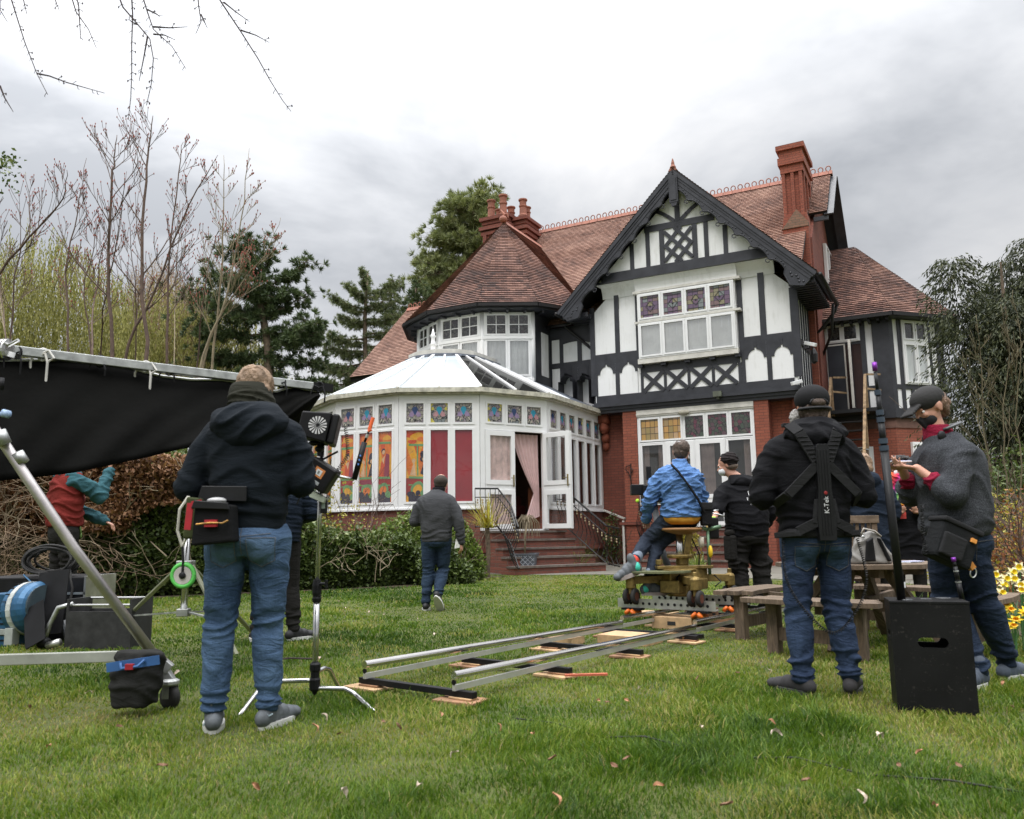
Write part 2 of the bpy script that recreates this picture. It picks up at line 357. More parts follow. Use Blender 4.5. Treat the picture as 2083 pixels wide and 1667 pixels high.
SOF=M('dark_soffit',(.012,.012,.014),.7)
t_=NT('white_render'); o_=t_.obj(); n1=t_.noise(o_,1.6,5,.6); n2=t_.noise(t_.map(o_,(5,5,.6)),2.0,5,.65); n3=t_.noise(o_,45,3,.6)
WHT=t_.set(base=t_.mixc(t_.ramp(t_.math('MULTIPLY',n1,n2),[(.26,(0,0,0)),(.42,(.42,.42,.42))]),(.84,.84,.84),(.56,.555,.52)),rough=.85); t_.bump(t_.math('ADD',t_.noise(o_,14,4,.6),t_.math('MULTIPLY',n3,.3)),.3,.008); _mc['white_render']=WHT
UPV=M('white_upvc',(.82,.82,.82),.32,var=.03,scale=3,bump=.02)
OLDW=M('old_white_paint',(.62,.60,.55),.6,var=.15,scale=5,bump=.3)
LEAD=M('lead_sheet',(.16,.18,.22),.45,.3,var=.45,scale=4,bump=.5,bscale=6,bdist=.02)
GUT=M('mossy_gutter',(.50,.48,.40),.7,var=.4,scale=7,bump=.4)
STONE=M('worn_stone_tread',(.13,.105,.09),.85,var=.4,scale=7,bump=.6,bscale=30,bdist=.01)
DARKI=M('dark_interior',(.02,.017,.015),.9,var=.4,scale=2)  # near-black colour standing for the unlit rooms behind the windows
CURT=M('net_curtain',(.74,.74,.71),.9,var=.15,scale=3,bump=.1)
CURP=M('pink_gauze',(.62,.42,.41),.8,var=.12,scale=3,sheen=.3)
CURB=M('brown_curtain',(.16,.12,.11),.9,var=.3,scale=4)
OPAL=M('opal_roof_panel',(.40,.44,.47),.12,var=.05,scale=1.2,bump=.05,bscale=4)
IRON=M('black_iron',(.015,.014,.014),.45,.3,var=.5,scale=20)
IROC=M('ochre_casting',(.32,.25,.15),.7,var=.4,scale=15)
GLS=m_glass('window_glass',(.93,.95,.95),.015,dirt=.02)
GLD=m_glass('green_roof_glass',(.035,.06,.055),.03,k=1.0)
GLU=m_glass('upper_window_glass',(.93,.95,.95),.01,dirt=.03,k=3.0,k0=.26)
GLC=m_glass('garden_room_glass',(.96,.97,.97),.02,dirt=.01,k=1.5,k0=.02)
ST1=m_stain('leaded_floral',[(.20,.19,.17),(.28,.26,.22),(.17,.19,.19),(.30,.25,.24),(.22,.19,.21)],7)
ST2=m_grid('leaded_purple',[(.16,.10,.15),(.20,.13,.13),(.26,.23,.14),(.14,.09,.15),(.20,.22,.22)],.24,.20)
ST3=m_grid('leaded_amber',[(.42,.25,.07),(.50,.27,.08),(.34,.23,.10),(.46,.30,.16),(.30,.22,.08)],.22,.30)
ST4=m_stain('leaded_dark',[(.06,.06,.05),(.09,.05,.06),(.05,.07,.05),(.12,.03,.05),(.08,.08,.06)],6)
ST5=m_stain('leaded_grey',[(.05,.05,.055),(.09,.085,.08),(.07,.07,.07),(.05,.04,.045)],8)
LDBL=M('came_lead',(.02,.02,.02),.5)
def flatm(nm,c,r=.25): return M(nm,c,r,var=.18,scale=9,bump=.05)
BLU=flatm('glass_turquoise',(.03,.28,.42),.12); NAV=flatm('glass_navy',(.03,.06,.16),.12); MAU=flatm('glass_mauve',(.30,.22,.36),.12); YEL=flatm('glass_yellow',(.55,.48,.10),.12); PNK=flatm('glass_pink',(.48,.26,.28),.12)
mOR=flatm('mural_orange',(.82,.19,.008),.07);mRO=flatm('mural_red_orange',(.68,.075,.008),.07);mYE=flatm('mural_yellow',(.88,.40,.02),.07);mGR=flatm('mural_green',(.16,.36,.13),.07)
mMA=flatm('mural_magenta',(.30,.02,.05),.07);mBK=flatm('mural_black',(.02,.012,.03),.07);mSK=flatm('mural_cream',(.75,.45,.24),.07);mRD=flatm('mural_red',(.38,.02,.012),.16)
REDB=M('red_blind',(.33,.010,.018),.12,var=.15,scale=2)
SOFA=M('red_sofa',(.12,.012,.010),.7)
# =====================================================================  FRAME: u along the garden front, v into the house
HZ=R(-28.3); HO=Vector((2.3898,23.0,0))
UD=Vector((math.cos(HZ),math.sin(HZ),0)); VD=Vector((-math.sin(HZ),math.cos(HZ),0))
def UV(u,v,z=0): return HO+UD*u+VD*v+Vector((0,0,z))
house=thing('house','black and white half timbered house with red tiled roofs, gable and brick ground floor','house',HO,HZ)
def frame(p,q,off=(0,0)):
    t=Vector((q[0]-p[0],q[1]-p[1],0)).normalized(); n=Vector((-t.y,t.x,0))
    m=Matrix(((t.x,n.x,0,p[0]-off[0]),(t.y,n.y,0,p[1]-off[1]),(0,0,1,0),(0,0,0,1))); return m,math.hypot(q[0]-p[0],q[1]-p[1])
def rect_uv(w,h): return [(0,0),(w,0),(w,h),(0,h)]
def pane(mb,x0,x1,z0,z1,y,m=0,sc_=1):
    mb.add([(x0,y,z0),(x1,y,z0),(x1,y,z1),(x0,y,z1)],[(0,1,2,3)],uv=[[(x0*1.7,z0*1.7),(x1*1.7,z0*1.7),(x1*1.7,z1*1.7),(x0*1.7,z1*1.7)]],m=m)
def window(parent,Mx,x0,x1,z0,z1,rows,mat=UPV,fw=.05,sw=.045,y=0.,curtain=None,name='window',label=None,curt_y=.035,mur=None):
    """outer frame + a sash round every light; rows=(za,zb,n,glass material,(bars across,bars up))"""
    f=MB(Mx); f.box(x0,x0+fw,y-.05,y+.04,z0,z1); f.box(x1-fw,x1,y-.05,y+.04,z0,z1)
    f.box(x0+fw,x1-fw,y-.05,y+.04,z0,z0+fw); f.box(x0+fw,x1-fw,y-.05,y+.04,z1-fw,z1)
    zs=[r[0] for r in rows[1:]] if rows[0][0]<rows[-1][0] else []
    glass={}; lights=[]
    for (za,zb,n,gm,bars) in rows:
        xs=n if isinstance(n,list) else [x0+fw+(x1-x0-2*fw)*i/n for i in range(n+1)]
        for i in range(len(xs)-1):
            a,b=xs[i]+(.018 if i else 0),xs[i+1]-(.018 if i<len(xs)-2 else 0)
            if i: f.box(xs[i]-.018,xs[i]+.018,y-.045,y+.03,za,zb)
            f.box(a,a+sw,y-.068,y,za,zb); f.box(b-sw,b,y-.068,y,za,zb); f.box(a+sw,b-sw,y-.068,y,za,za+sw); f.box(a+sw,b-sw,y-.068,y,zb-sw,zb)
            if gm is not None:
                g=glass.setdefault(gm.name,(gm,MB(Mx)))[1]; pane(g,a+sw,b-sw,za+sw,zb-sw,y-.03)
            lights.append((a+sw,b-sw,za+sw,zb-sw))
            if bars:
                for q in range(1,bars[0]): xx=a+sw+(b-a-2*sw)*q/bars[0]; f.box(xx-.011,xx+.011,y-.06,y-.024,za+sw,zb-sw)
                for q in range(1,bars[1]): zz_=za+sw+(zb-za-2*sw)*q/bars[1]; f.box(a+sw,b-sw,y-.0585,y-.0245,zz_-.011,zz_+.011)
    for r0,r1 in zip(rows[:-1],rows[1:]):
        lo,hi=sorted([r0,r1],key=lambda r:r[0]); f.box(x0+fw,x1-fw,y-.05,y+.035,lo[1],hi[0])
    o=f.build(name,mat,parent); 
    if label: o['label']=label
    for gm,g in glass.values(): g.build('pane',gm,o)
    if curtain is not None:
        cm,ranges=curtain; c=MB(Mx)
        for (a,b,za,zb) in ranges: curt(c,a,b,za,zb,y+curt_y)
        c.build('curtain',cm,o,smooth=True)
    return o,lights
def curt(c,a,b,za,zb,y,amp=.02,per=.13):
    n=max(4,int((b-a)/.022)); vs=[]
    for i in range(n+1):
        x=a+(b-a)*i/n; yy=y+amp*math.sin(x/per*2*PI+math.sin(x*7)*1.2)
        vs+= [(x,yy,za),(x,yy*1.0+.004*math.sin(x*31),zb)]
    c.add(vs,[(2*i,2*i+2,2*i+3,2*i+1) for i in range(n)])
# =====================================================================  ROOFS: lapped courses of tiles
def clip(poly,f,keep):
    out=[]; n=len(poly)
    for i in range(n):
        a,b=poly[i],poly[(i+1)%n]; fa,fb=f(a),f(b); ia=(fa>=0)==keep; ib=(fb>=0)==keep
        if ia: out.append(a)
        if ia!=ib: t=fa/(fa-fb); out.append(a+(b-a)*t)
    return out
def roof(mb,poly,course=.1,lift=.022,thick=.07,under=1):
    P=[Vector(p) for p in poly]; n=Vector((0,0,0))
    for i in range(len(P)): n+=(P[i]-P[0]).cross(P[(i+1)%len(P)]-P[0])
    n.normalize()
    if n.z<0: n=-n; P.reverse()
    eh=Vector((0,0,1)).cross(n).normalized(); es=n.cross(eh).normalized(); p0=P[0]
    ss=[(p-p0).dot(es) for p in P]; k0=math.floor(min(ss)/course); k1=math.ceil(max(ss)/course)
    for k in range(k0,k1):
        lo,hi=k*course,(k+1)*course
        q=clip(P,lambda p:(p-p0).dot(es)-lo,True); 
        if len(q)<3: continue
        q=clip(q,lambda p:hi-(p-p0).dot(es),True)
        if len(q)<3: continue
        vs=[];uv=[]
        for p in q:
            s=(p-p0).dot(es); vs.append(p+n*(lift*(1-(s-lo)/course)+.004*noise.noise(p*1.7)*3)); uv.append(((p-p0).dot(eh)+500,s+500))
        mb.add(vs,[tuple(range(len(vs)))],uv=[uv],m=0)
        low=[i for i in range(len(q)) if abs((q[i]-p0).dot(es)-lo)<1e-5]
        if len(low)==2:
            a,b=q[low[0]],q[low[1]]; mb.add([a,b,b+n*lift,a+n*lift],[(0,1,2,3)],uv=[[((a-p0).dot(eh)+500,lo+500.01),((b-p0).dot(eh)+500,lo+500.01),((b-p0).dot(eh)+500,lo+500.02),((a-p0).dot(eh)+500,lo+500.02)]],m=0)
    if under:
        m=len(P); vs=[p-n*.004 for p in P]+[p-n*thick for p in P]
        mb.add(vs,[tuple(range(m)),tuple(range(2*m-1,m-1,-1))]+[(i,(i+1)%m,(i+1)%m+m,i+m) for i in range(m)],m=1)
def ridge(mb,a,b,rings=True,step=.225):
    a=Vector(a);b=Vector(b);d=(b-a);Ln=d.length;d.normalize(); s=d.cross(Vector((0,0,1))).normalized()
    up=s.cross(d).normalized()
    for i in range(int(Ln/.3)+1):
        p=a+d*(i*.3); q=a+d*min(Ln,(i+1)*.3-.012)
        if (q-p).length<.03: continue
        vs=[]
        for c in (p,q): vs+=[c+s*.13-up*.10,c+s*.035+up*.05,c-s*.035+up*.05,c-s*.13-up*.10]
        mb.add(vs,[(0,1,5,4),(1,2,6,5),(2,3,7,6),(0,3,2,1),(4,5,6,7)])
    if rings:
        k=int(Ln/step)
        for i in range(k):
            c=a+d*((i+.5)*Ln/k)+up*.13
            path=[c+d*(.075*math.cos(t))+up*(.085*math.sin(t)) for t in [-.9+(PI+1.8)*j/8 for j in range(9)]]
            mb.tube(path,.018,5)
# ---- main block
ZB=.3
prof=[(.5,4.25),(.5,6.95),(4.85,11.75),(9.2,7.0),(9.2,0),(.5,0)]
w_=MB(Matrix(((0,-1,0,0),(1,0,0,0),(0,0,1,0),(0,0,0,1))))   # prism runs in x,z -> v,z
w_.prism([(v,z) for v,z in prof],-4.9,5.7); w_.prism([(2.6,0),(2.6,9.2),(4.85,11.7),(9.1,7.0),(9.1,0)],-5.75,-4.9)
w_.build('main_wall',BRK,house)
g=MB(); g.box(-11,-4.6,2.9,9,0,7.0); g.build('side_wing_wall',SOF,house)
r=MB()
roof(r,[(-5.9,.25,7.05),(5.62,.25,7.05),(5.62,4.85,11.95),(-5.0,4.85,11.95)])
roof(r,[(5.64,3.1,10.10),(6.15,3.1,10.10),(6.15,4.85,11.95),(5.64,4.85,11.95)])
roof(r,[(-5.0,4.86,11.95),(6.15,4.86,11.95),(6.15,9.4,7.1),(-5.9,9.4,7.1)])
roof(r,[(-5.9,.25,7.05),(-5.0,4.85,11.95),(-5.9,9.4,7.1)])
r.build('main_roof',[TILE,SOF],house)
r=MB(); ridge(r,(-5.0,4.85,11.98),(6.2,4.85,11.98)); r.build('ridge_crest',TERRA,house)
g=MB(); g.beam((6.19,4.83,11.8),(6.19,9.3,7.0),.05,.30,up=(1,0,0)); g.beam((6.19,4.86,11.8),(6.19,3.1,9.98),.05,.26,up=(1,0,0)); g.box(5.76,6.16,3.14,3.22,9.85,9.98); g.build('end_bargeboard',BLK,house)
# end-wall windows seen edge on, facing the side
Mr,_=frame((5.75,2.6),(5.75,9)); window(house,Mr,2.2,3.4,7.3,9.7,[(7.35,8.5,2,GLS,None),(8.55,9.65,2,GLS,None)],y=-.06)
# ---- wing (gabled)
w_=MB(); w_.box(0,5.45,0,4.0,4.25,7.15); w_.prism([(0,7.15),(5.45,7.15),(2.72,9.7)],.02,4.0)
w_.prism([(.22,7.85),(5.22,7.85),(2.72,10.28)],-.28,.021); w_.build('rendered_wall',WHT,house)
r=MB()
roof(r,[(-.86,-.62,7.18),(-.86,2.6,7.18),(2.7,4.6,10.72),(2.7,-.62,10.72)])
roof(r,[(6.2,-.62,7.22),(6.2,2.45,7.22),(2.7,4.7,10.72),(2.7,-.62,10.72)])
r.build('gable_roof',[TILE,SOF],house)
r=MB(); ridge(r,(2.7,-.62,10.74),(2.7,3.9,10.74),rings=False); r.lathe([(.09,0),(.05,.08),(.045,.14),(.012,.26)],(2.7,-.58,10.74),8); r.build('gable_ridge',TERRA,house)
# barge boards: outer moulded board and carved scalloped board
for sgn,ex in ((-1,-.84),(1,6.18)):
    ap=Vector((2.7,0,10.62)); en=Vector((ex,0,7.12 if sgn<0 else 7.16)); d=(en-ap); Ln=d.length; d.normalize(); nrm=Vector((-d.z,0,d.x)); 
    if nrm.z>0: nrm=-nrm
    b=MB(); fr=Matrix(((d.x,0,nrm.x,ap.x),(0,1,0,0),(d.z,0,nrm.z,ap.z),(0,0,0,1))); b.M=fr
    b.box(0,Ln+.02,-.64,-.54,-.03,.055); b.box(.06,Ln,-.615,-.55,.055,.115); b.box(.11,Ln-.02,-.60,-.55,.115,.20)
    # carved board
    nS=7; pts=[]; top=[]
    x0=.30; per=(Ln-.62-x0)/nS
    seg=[]
    for i in range(nS):
        for j in range(10):
            t=j/10; 
            z=.20+.19-.085*abs(math.sin(PI*t))**.8+(.025 if .0<t<.12 or t>.9 else 0)
            seg.append((x0+per*(i+t),z))
    seg+=[(Ln-.62,.46),(Ln-.30,.60),(Ln-.02,.42),(Ln-.0,.20)]
    base=[(x,.20) for x,z in seg]
    vs=[]; 
    for (x,z) in seg: vs+=[(x,-.585,.19),(x,-.585,z),(x,-.545,z),(x,-.545,.19)]
    fs=[]
    for i in range(len(seg)-1):
        a=4*i; fs+=[(a,a+4,a+5,a+1),(a+1,a+5,a+6,a+2),(a+3,a+2,a+6,a+7)]
    b.add(vs,fs)
    o=b.build('bargeboard',BLK,house)
    c=MB(fr)   # raised edge roll, cusps and leafy relief
    c.tube([(x,-.592,z-.022) for x,z in seg[:-1]],.012,5)
    for i in range(nS):
        cx=x0+per*i+.02
        c.tube([(cx+.055*math.cos(t),-.575,.425+.045*math.sin(t)) for t in [j*PI/5-.4 for j in range(9)]],.014,5)
        for q in range(5):
            xx=cx+per*(.2+.15*q); zz_=.265+.03*math.sin(q*2.1+i); c.ell((xx,-.588,zz_),(.032,.010,.018),6,4,Q=Matrix.Rotation(.6*math.sin(q*1.7+i),3,'Y'))
    for q in range(6): c.ell((Ln-.50+.08*q,-.59,.34+.04*math.sin(q*2)),(.035,.012,.03),6,4)
    c.build('carving',BLK,o,smooth=True)
b=MB(); b.box(2.58,2.82,-.66,-.56,9.72,10.5); b.box(2.62,2.78,-.68,-.66,9.78,10.4); b.prism([(2.6,9.72),(2.8,9.72),(2.76,9.62),(2.64,9.62)],-.65,-.57); b.build('apex_pendant',BLK,house)
# eaves gutters and rafter feet of the wing
b=MB(); b.tube([(6.28,-.6,7.12),(6.30,2.5,7.10)],.06,8); b.build('gutter',IRON,house,smooth=True); b=MB(); b.tube([(6.30,2.45,7.08),(6.22,2.5,6.9),(5.85,2.6,6.5),(5.62,2.66,6.3),(5.6,2.68,.2)],.045,8)
b.build('downpipe',IRON,house,smooth=True); b=MB(); b.tube([(6.25,2.0,7.0),(6.1,2.5,6.3),(5.75,3.3,5.9),(5.62,3.5,5.7),(5.6,3.5,.2)],.04,8)
b.build('downpipe',IRON,house,smooth=True); b=MB(); b.tube([(-.93,-.6,7.12),(-.93,.4,7.10)],.055,8); b.build('gutter',IRON,house,smooth=True); b=MB(); b.tube([(-1.0,.2,7.0),(-1.0,.25,6.9),(-.35,.38,6.3),(-.17,.42,6.1),(-.14,.43,4.3)],.045,8)
b.build('downpipe',IRON,house,smooth=True); b=MB(); b.tube([(-1.72,.17,6.98),(-.75,.17,6.98)],.05,8)
b.build('gutter',IRON,house,smooth=True)
for i in range(14): b=MB(); b.box(5.5,6.12,-.45+i*.21,-.38+i*.21,6.98,7.10); b.build('rafter_foot',BLK,house)
for i in range(4): b=MB(); b.box(-.80,-.03,-.40+i*.25,-.33+i*.25,6.98,7.10); b.build('rafter_foot',BLK,house)
# cove under the gable
cv=[(-.002,7.50),(-.03,7.66),(-.10,7.78),(-.20,7.85),(-.30,7.88)]
c=MB()
for a,b_,pr in ((.30,1.34,cv),(4.16,5.10,cv),(1.34,4.16,[(-.17,7.52),(-.18,7.60),(-.21,7.72),(-.26,7.82),(-.31,7.88)])):
    vs=[(x,y,z) for (y,z) in pr for x in (a,b_)]; fs=[(2*i,2*i+1,2*i+3,2*i+2) for i in range(4)]
    c.add(vs,fs)
    for x in (a,b_):
        vs=[(x,y,z) for y,z in pr]+[(x,.0,7.88),(x,0,7.5)]; c.add(vs,[tuple(range(7))])
c.build('plaster_cove',WHT,house,smooth=False)
# ---- timber frame of the gable front
t=MB(); Y=-.018
def st(x0,x1,z0,z1,y=None,d=.0):
    y=Y if y is None else y; t.box(x0,x1,y-d,y+.03,z0,z1)
st(-.12,.03,4.72,7.3,d=.006); st(5.43,5.63,4.72,7.05,d=.006)                          # corner posts
st(.03,1.31,5.76,5.90); st(4.14,5.43,5.76,5.90)                                      # rails
st(.64,.78,5.9,7.8,d=-.003); st(1.27,1.37,5.46,7.5,d=.004); st(4.66,4.82,5.9,7.75,d=-.003); st(4.10,4.24,5.46,7.52,d=.004)
st(.03,5.43,4.50,4.70)                                                                # sill
t.box(-.02,5.55,-.10,.0,4.44,4.50); t.box(-.05,5.60,-.16,0,4.36,4.44); t.box(-.02,5.56,-.08,0,4.28,4.36); t.box(-.02,5.56,-.03,.5,4.20,4.28)
# X braced panels under the window
st(1.37,4.10,5.24,5.46); 
for i in range(4):
    a=1.44+i*.66; b_=a+.62; st(a-.08,a,4.70,5.24,d=.002)
    t.beam((a,Y,4.70),(b_-.04,Y,5.24),.03,.11,up=(0,0,1)); t.beam((a,Y-.003,5.24),(b_-.04,Y-.003,4.70),.03,.11,up=(0,0,1))
st(4.04,4.13,4.70,5.24,d=.002)
for i in range(5): t.box(1.32+i*.67,1.46+i*.67,-.15,-.02,5.38,5.50)
# arched panels
def arch(x0,x1,z0,z1):
    cx=(x0+x1)/2; r_=(x1-x0)/2-.075; zc=z0+(z1-z0)*.60; sh=zc-.02
    o=[(x0+.0,z0),(x0,sh),(cx-r_,sh)]
    o+=[(cx+r_*math.cos(a),zc+r_*1.05*math.sin(a)) for a in [PI-j*(PI/2-.12)/7 for j in range(8)]]
    o+=[(cx-.035,zc+r_*1.05+.055),(cx+.035,zc+r_*1.05+.055)]
    o+=[(cx+r_*math.cos(a),zc+r_*1.05*math.sin(a)) for a in [PI/2-.12-j*(PI/2-.12)/7 for j in range(8)]]
    o+=[(cx+r_,sh),(x1,sh),(x1,z0)]
    # dark board = strip between the outline and the top edge
    vs=[];n=len(o)
    for x,z in o: vs+=[(x,Y-.002,z),(x,Y-.002,z1),(x,.01,z)]
    fs=[]
    for i in range(n-1):
        a=3*i; fs+=[(a,a+3,a+4,a+1),(a+2,a+5,a+3,a)]
    t.add(vs,fs)
def post(x0,x1,z0,z1): st(x0,x1,z0,z1,d=.003)
arch(.03+.05,.62,4.70,5.76); post(.03,.081,4.70,5.76); post(.621,.74,4.70,5.76); arch(.74,1.28,4.70,5.76)
arch(4.23,4.78,4.70,5.76); post(4.135,4.229,4.70,5.76); post(4.781,4.90,4.70,5.76); arch(4.90,5.44,4.70,5.76)
# gable triangle timbers on the jettied face
Y=-.30; t.box(.28,5.12,-.36,-.28,7.86,7.90)
st(.40,5.02,7.90,8.15,d=.02); st(1.72,3.68,9.14,9.32,d=.012)
for a,z in ((1.33,8.9),(1.80,9.14),(3.44,9.14),(3.95,8.95)): st(a-.06,a+.06,8.15,z)
st(2.14,2.28,8.15,9.14,d=.004); st(3.06,3.20,8.15,9.14,d=.004)
for i in range(-1,3):
    pass
lx0,lx1,lz0,lz1=2.28,3.06,8.15,9.14
def lat(x,z,dx,dz,y):
    # clipped diagonal bar in the lattice panel
    ts=[]
    for (c_,d_,lo,hi) in ((x,dx,lx0,lx1),(z,dz,lz0,lz1)):
        a=(lo-c_)/d_; b_=(hi-c_)/d_; ts.append((min(a,b_),max(a,b_)))
    a=max(q[0] for q in ts); b_=min(q[1] for q in ts)
    if b_-a>.05: t.beam((x+dx*a,y,z+dz*a),(x+dx*b_,y,z+dz*b_),.03,.10,up=(0,0,1))
for k_ in (-.36,0,.36):
    lat(2.67+k_,8.645,.55,.60,Y-.001); lat(2.67+k_,8.645,.55,-.60,Y-.005)
t.beam((2.68,Y,9.32),(2.68,Y,10.0),.03,.14); 
for s_ in (-1,1):
    pts=[(2.68+s_*(.10+.75*q),9.34+.42*math.sin(q*PI/2*1.0)) for q in (0,.2,.4,.6,.8,1)]
    for a,b_ in zip(pts[:-1],pts[1:]): t.beam((a[0],Y-.002,a[1]),(b_[0],Y-.002,b_[1]),.03,.10,ext=.02)
t.build('timber_frame',BLK,house)
for a in (0.96,4.40): pass
# ---- first floor window
Mf,_=frame((0,0),(1,0))
b=MB(); b.box(1.38,4.09,-.14,.0,5.50,7.46); b.build('window_surround',UPV,house)
for q_ in ((1.36,4.11,-.20,-.0,5.46,5.60),(1.30,4.22,-.22,0,6.60,6.66),(1.28,4.24,-.21,0,7.46,7.53)): b=MB(); b.box(*q_); b.build('window_ledge',OLDW,house)
o,lg=window(house,Mf,1.40,4.07,5.60,7.44,[(5.64,6.56,4,GLU,None),(6.70,7.40,4,ST2,None)],y=-.16,name='window')
c=MB(); 
for k_,(a,b_) in enumerate(((1.5,2.03),(2.15,2.68),(2.78,3.36),(3.42,3.98))): curt(c,a,b_,5.68,6.52,-.145,amp=.004,per=.09)
c.build('curtain',CURT,o,smooth=True)
b=MB()   # diamond in each leaded light
for k_ in range(4):
    cx=1.40+.05+.64*k_+.32; cz=7.05
    for j in range(4):
        a=j*PI/2; b.beam((cx+.13*math.cos(a),-.195,cz+.15*math.sin(a)),(cx+.13*math.cos(a+PI/2),-.195,cz+.15*math.sin(a+PI/2)),.012,.012)
    b.ell((cx,-.195,cz),(.03,.006,.03),8,6)
    for zz_ in (6.82,7.28): b.box(cx-.22,cx+.22,-.199,-.192,zz_-.006,zz_+.006)
b.build('leaded_motif',LDBL,o)
# ---- recessed bay beside the wing (plane B) and its timbers
b=MB(); b.box(-1.66,-.12,.44,.60,4.3,6.98); b.build('side_bay_wall',WHT,house)
t=MB(); Y=.42
for x0,x1 in ((-1.66,-1.56),(-1.30,-1.18),(-.72,-.58),(-.22,-.10)): st(x0,x1,4.3,6.98)
st(-1.56,-.22,5.74,5.90,d=-.004); st(-1.56,-.22,6.62,6.98,d=-.003)
for a,b_ in ((-1.18,-.72),(-.58,-.22)):
    arch(a,b_,4.55,5.74)
vs=[];n_=10
for i in range(n_+1):
    x=-1.18+.96*i/n_; z=6.28+.22*math.sin(PI*(.28+.55*i/n_)); vs+=[(x,Y-.004,z),(x,Y-.004,6.64)]
t.add(vs,[(2*i,2*i+2,2*i+3,2*i+1) for i in range(n_)])
t.build('side_bay_timber',BLK,house)
# ---- ground floor: piers, corbels, garden bay with french doors
b=MB(); b.box(.78,1.19,0,.5,0,4.20); b.box(4.37,4.74,0,.5,0,4.20); b.box(1.19,4.37,.12,.5,0,1.0); b.box(1.19,1.98,.06,.5,1.0,1.60); b.box(3.58,4.37,.06,.5,1.0,1.60)
b.box(4.74,5.45,.42,4,0,4.20); b.box(5.45,5.62,.42,3.9,0,4.2); b.build('brick_pier',BRO,house)
b=MB(); b.box(-.12,.78,.47,.52,0,4.25); b.box(.60,1.25,-.05,-.0,1.08,1.16); b.build('brick_recess',BRK,house)
for x in (-.02,5.30):
    b=MB(); b.box(x,x+.26,.16,.48,3.95,4.20); b.ell((x+.13,.28,3.82),(.14,.20,.17)); b.ell((x+.13,.36,3.55),(.12,.14,.16)); b.ell((x+.12,.40,3.32),(.10,.10,.14)); b.ell((x+.13,.22,3.72),(.08,.08,.08))
    b.build('corbel',TERRD,house,smooth=True)
b=MB(); b.box(1.19,4.37,-.02,.14,4.02,4.20); b.box(1.19,4.37,-.04,-.018,4.06,4.1); b.build('window_head',OLDW,house)
o,lg=window(house,Mf,1.20,4.36,1.60,4.02,[(3.32,3.98,[1.25,1.86,2.48,3.10,3.72,4.31],None,None)],y=.07,name='window')
for i,(a,b_,za,zb) in enumerate(lg):
    g_=MB(); pane(g_,a,b_,za,zb,.04); g_.build('pane',(ST3,ST3,ST4,ST4,ST4)[i],o)
b=MB(); b.box(1.25,4.31,.10,.12,1.62,3.98); b.build('dark_room_panel',DARKI,o)  # dark board close behind the panes, its colour standing for an unlit room
c=MB(); 
for a,b_ in ((1.30,1.5),(1.75,1.95),(2.05,2.3),(2.6,2.95),(3.15,3.5),(4.05,4.27)): curt(c,a,b_,1.66,3.22,.085,amp=.012,per=.1)
c.build('curtain',CURB,o,smooth=True)
window(house,Mf,1.25,1.98,1.60,3.30,[(1.65,3.26,1,GLS,None)],y=.055,fw=.03)
window(house,Mf,3.60,4.31,1.60,3.30,[(1.65,3.26,1,GLS,None)],y=.055,fw=.03)
for a,b_ in ((1.985,2.785),(2.79,3.595)):
    d_,_=window(house,Mf,a,b_,1.0,3.30,[(1.03,1.62,1,GLS,None),(1.74,3.27,1,GLS,None)],y=.04,fw=.03,sw=.10,name='french_door')
    q=MB(); q.box(a+.13,b_-.13,.045,.06,1.08,3.2); q.build('dark_room_panel',DARKI,d_);  # dark panel in the door, its colour standing for the unlit room
    c=MB(); curt(c,a+.15,b_-.3,1.1,3.2,.035,amp=.008,per=.1); c.build('curtain',CURB,d_,smooth=True)
# lamps, camera, bracket on the front
b=MB(); b.ell((2.55,-.09,4.03),(.16,.06,.07)); b.build('bulkhead_lamp',M('old_lamp',(.30,.28,.22),.6),house,smooth=True)
b=MB(); b.box(3.4,3.62,-.26,-.16,4.36,4.5); b.box(3.48,3.54,-.2,-.1,4.3,4.36); b.build('flood_lamp',M('mossy_lamp',(.10,.11,.08),.6),house)
b=MB(); b.beam((5.42,-.42,4.48),(5.62,-.2,4.56),.09,.09); b.build('security_camera',UPV,house,bevel=.01); b=MB(); b.beam((5.70,.25,5.62),(5.98,.1,5.50),.09,.09); b.build('security_camera',UPV,house,bevel=.01)
b=MB(); b.tube([(5.66,.5,5.6),(5.8,.35,5.55)],.02,6); b.lathe([(.02,0),(.09,.05),(.10,.25),(.06,.36),(.02,.42)],(5.86,.5,5.1),8); b.tube([(5.64,.5,5.5),(5.86,.5,5.54)],.015,6); b.build('wall_lantern',IRON,house)
b=MB(); b.tube([(.98,-.01,2.75),(.98,-.05,2.3),(.98,-.01,2.1)],.015,5); b.tube([(.98,-.03,2.7),(.86,-.05,2.68),(.84,-.05,2.58),(.92,-.05,2.5),(.98,-.03,2.3)],.013,5); b.tube([(.98,-.03,2.62),(1.06,-.05,2.58),(.98,-.03,2.45)],.013,5); b.build('iron_bracket',IRON,house)
# side wall of the wing: white panels and close studs
b=MB(); b.box(5.451,5.50,.0,2.55,4.25,7.1); b.build('side_render',WHT,house)
t=MB()
for i in range(6): t.box(5.48,5.535,.30+i*.40,.38+i*.40,4.3,7.05)
t.box(5.48,5.54,0,2.55,5.72,5.86); t.box(5.48,5.62,0,2.55,4.2,4.42); t.build('side_timber',BLK,house)
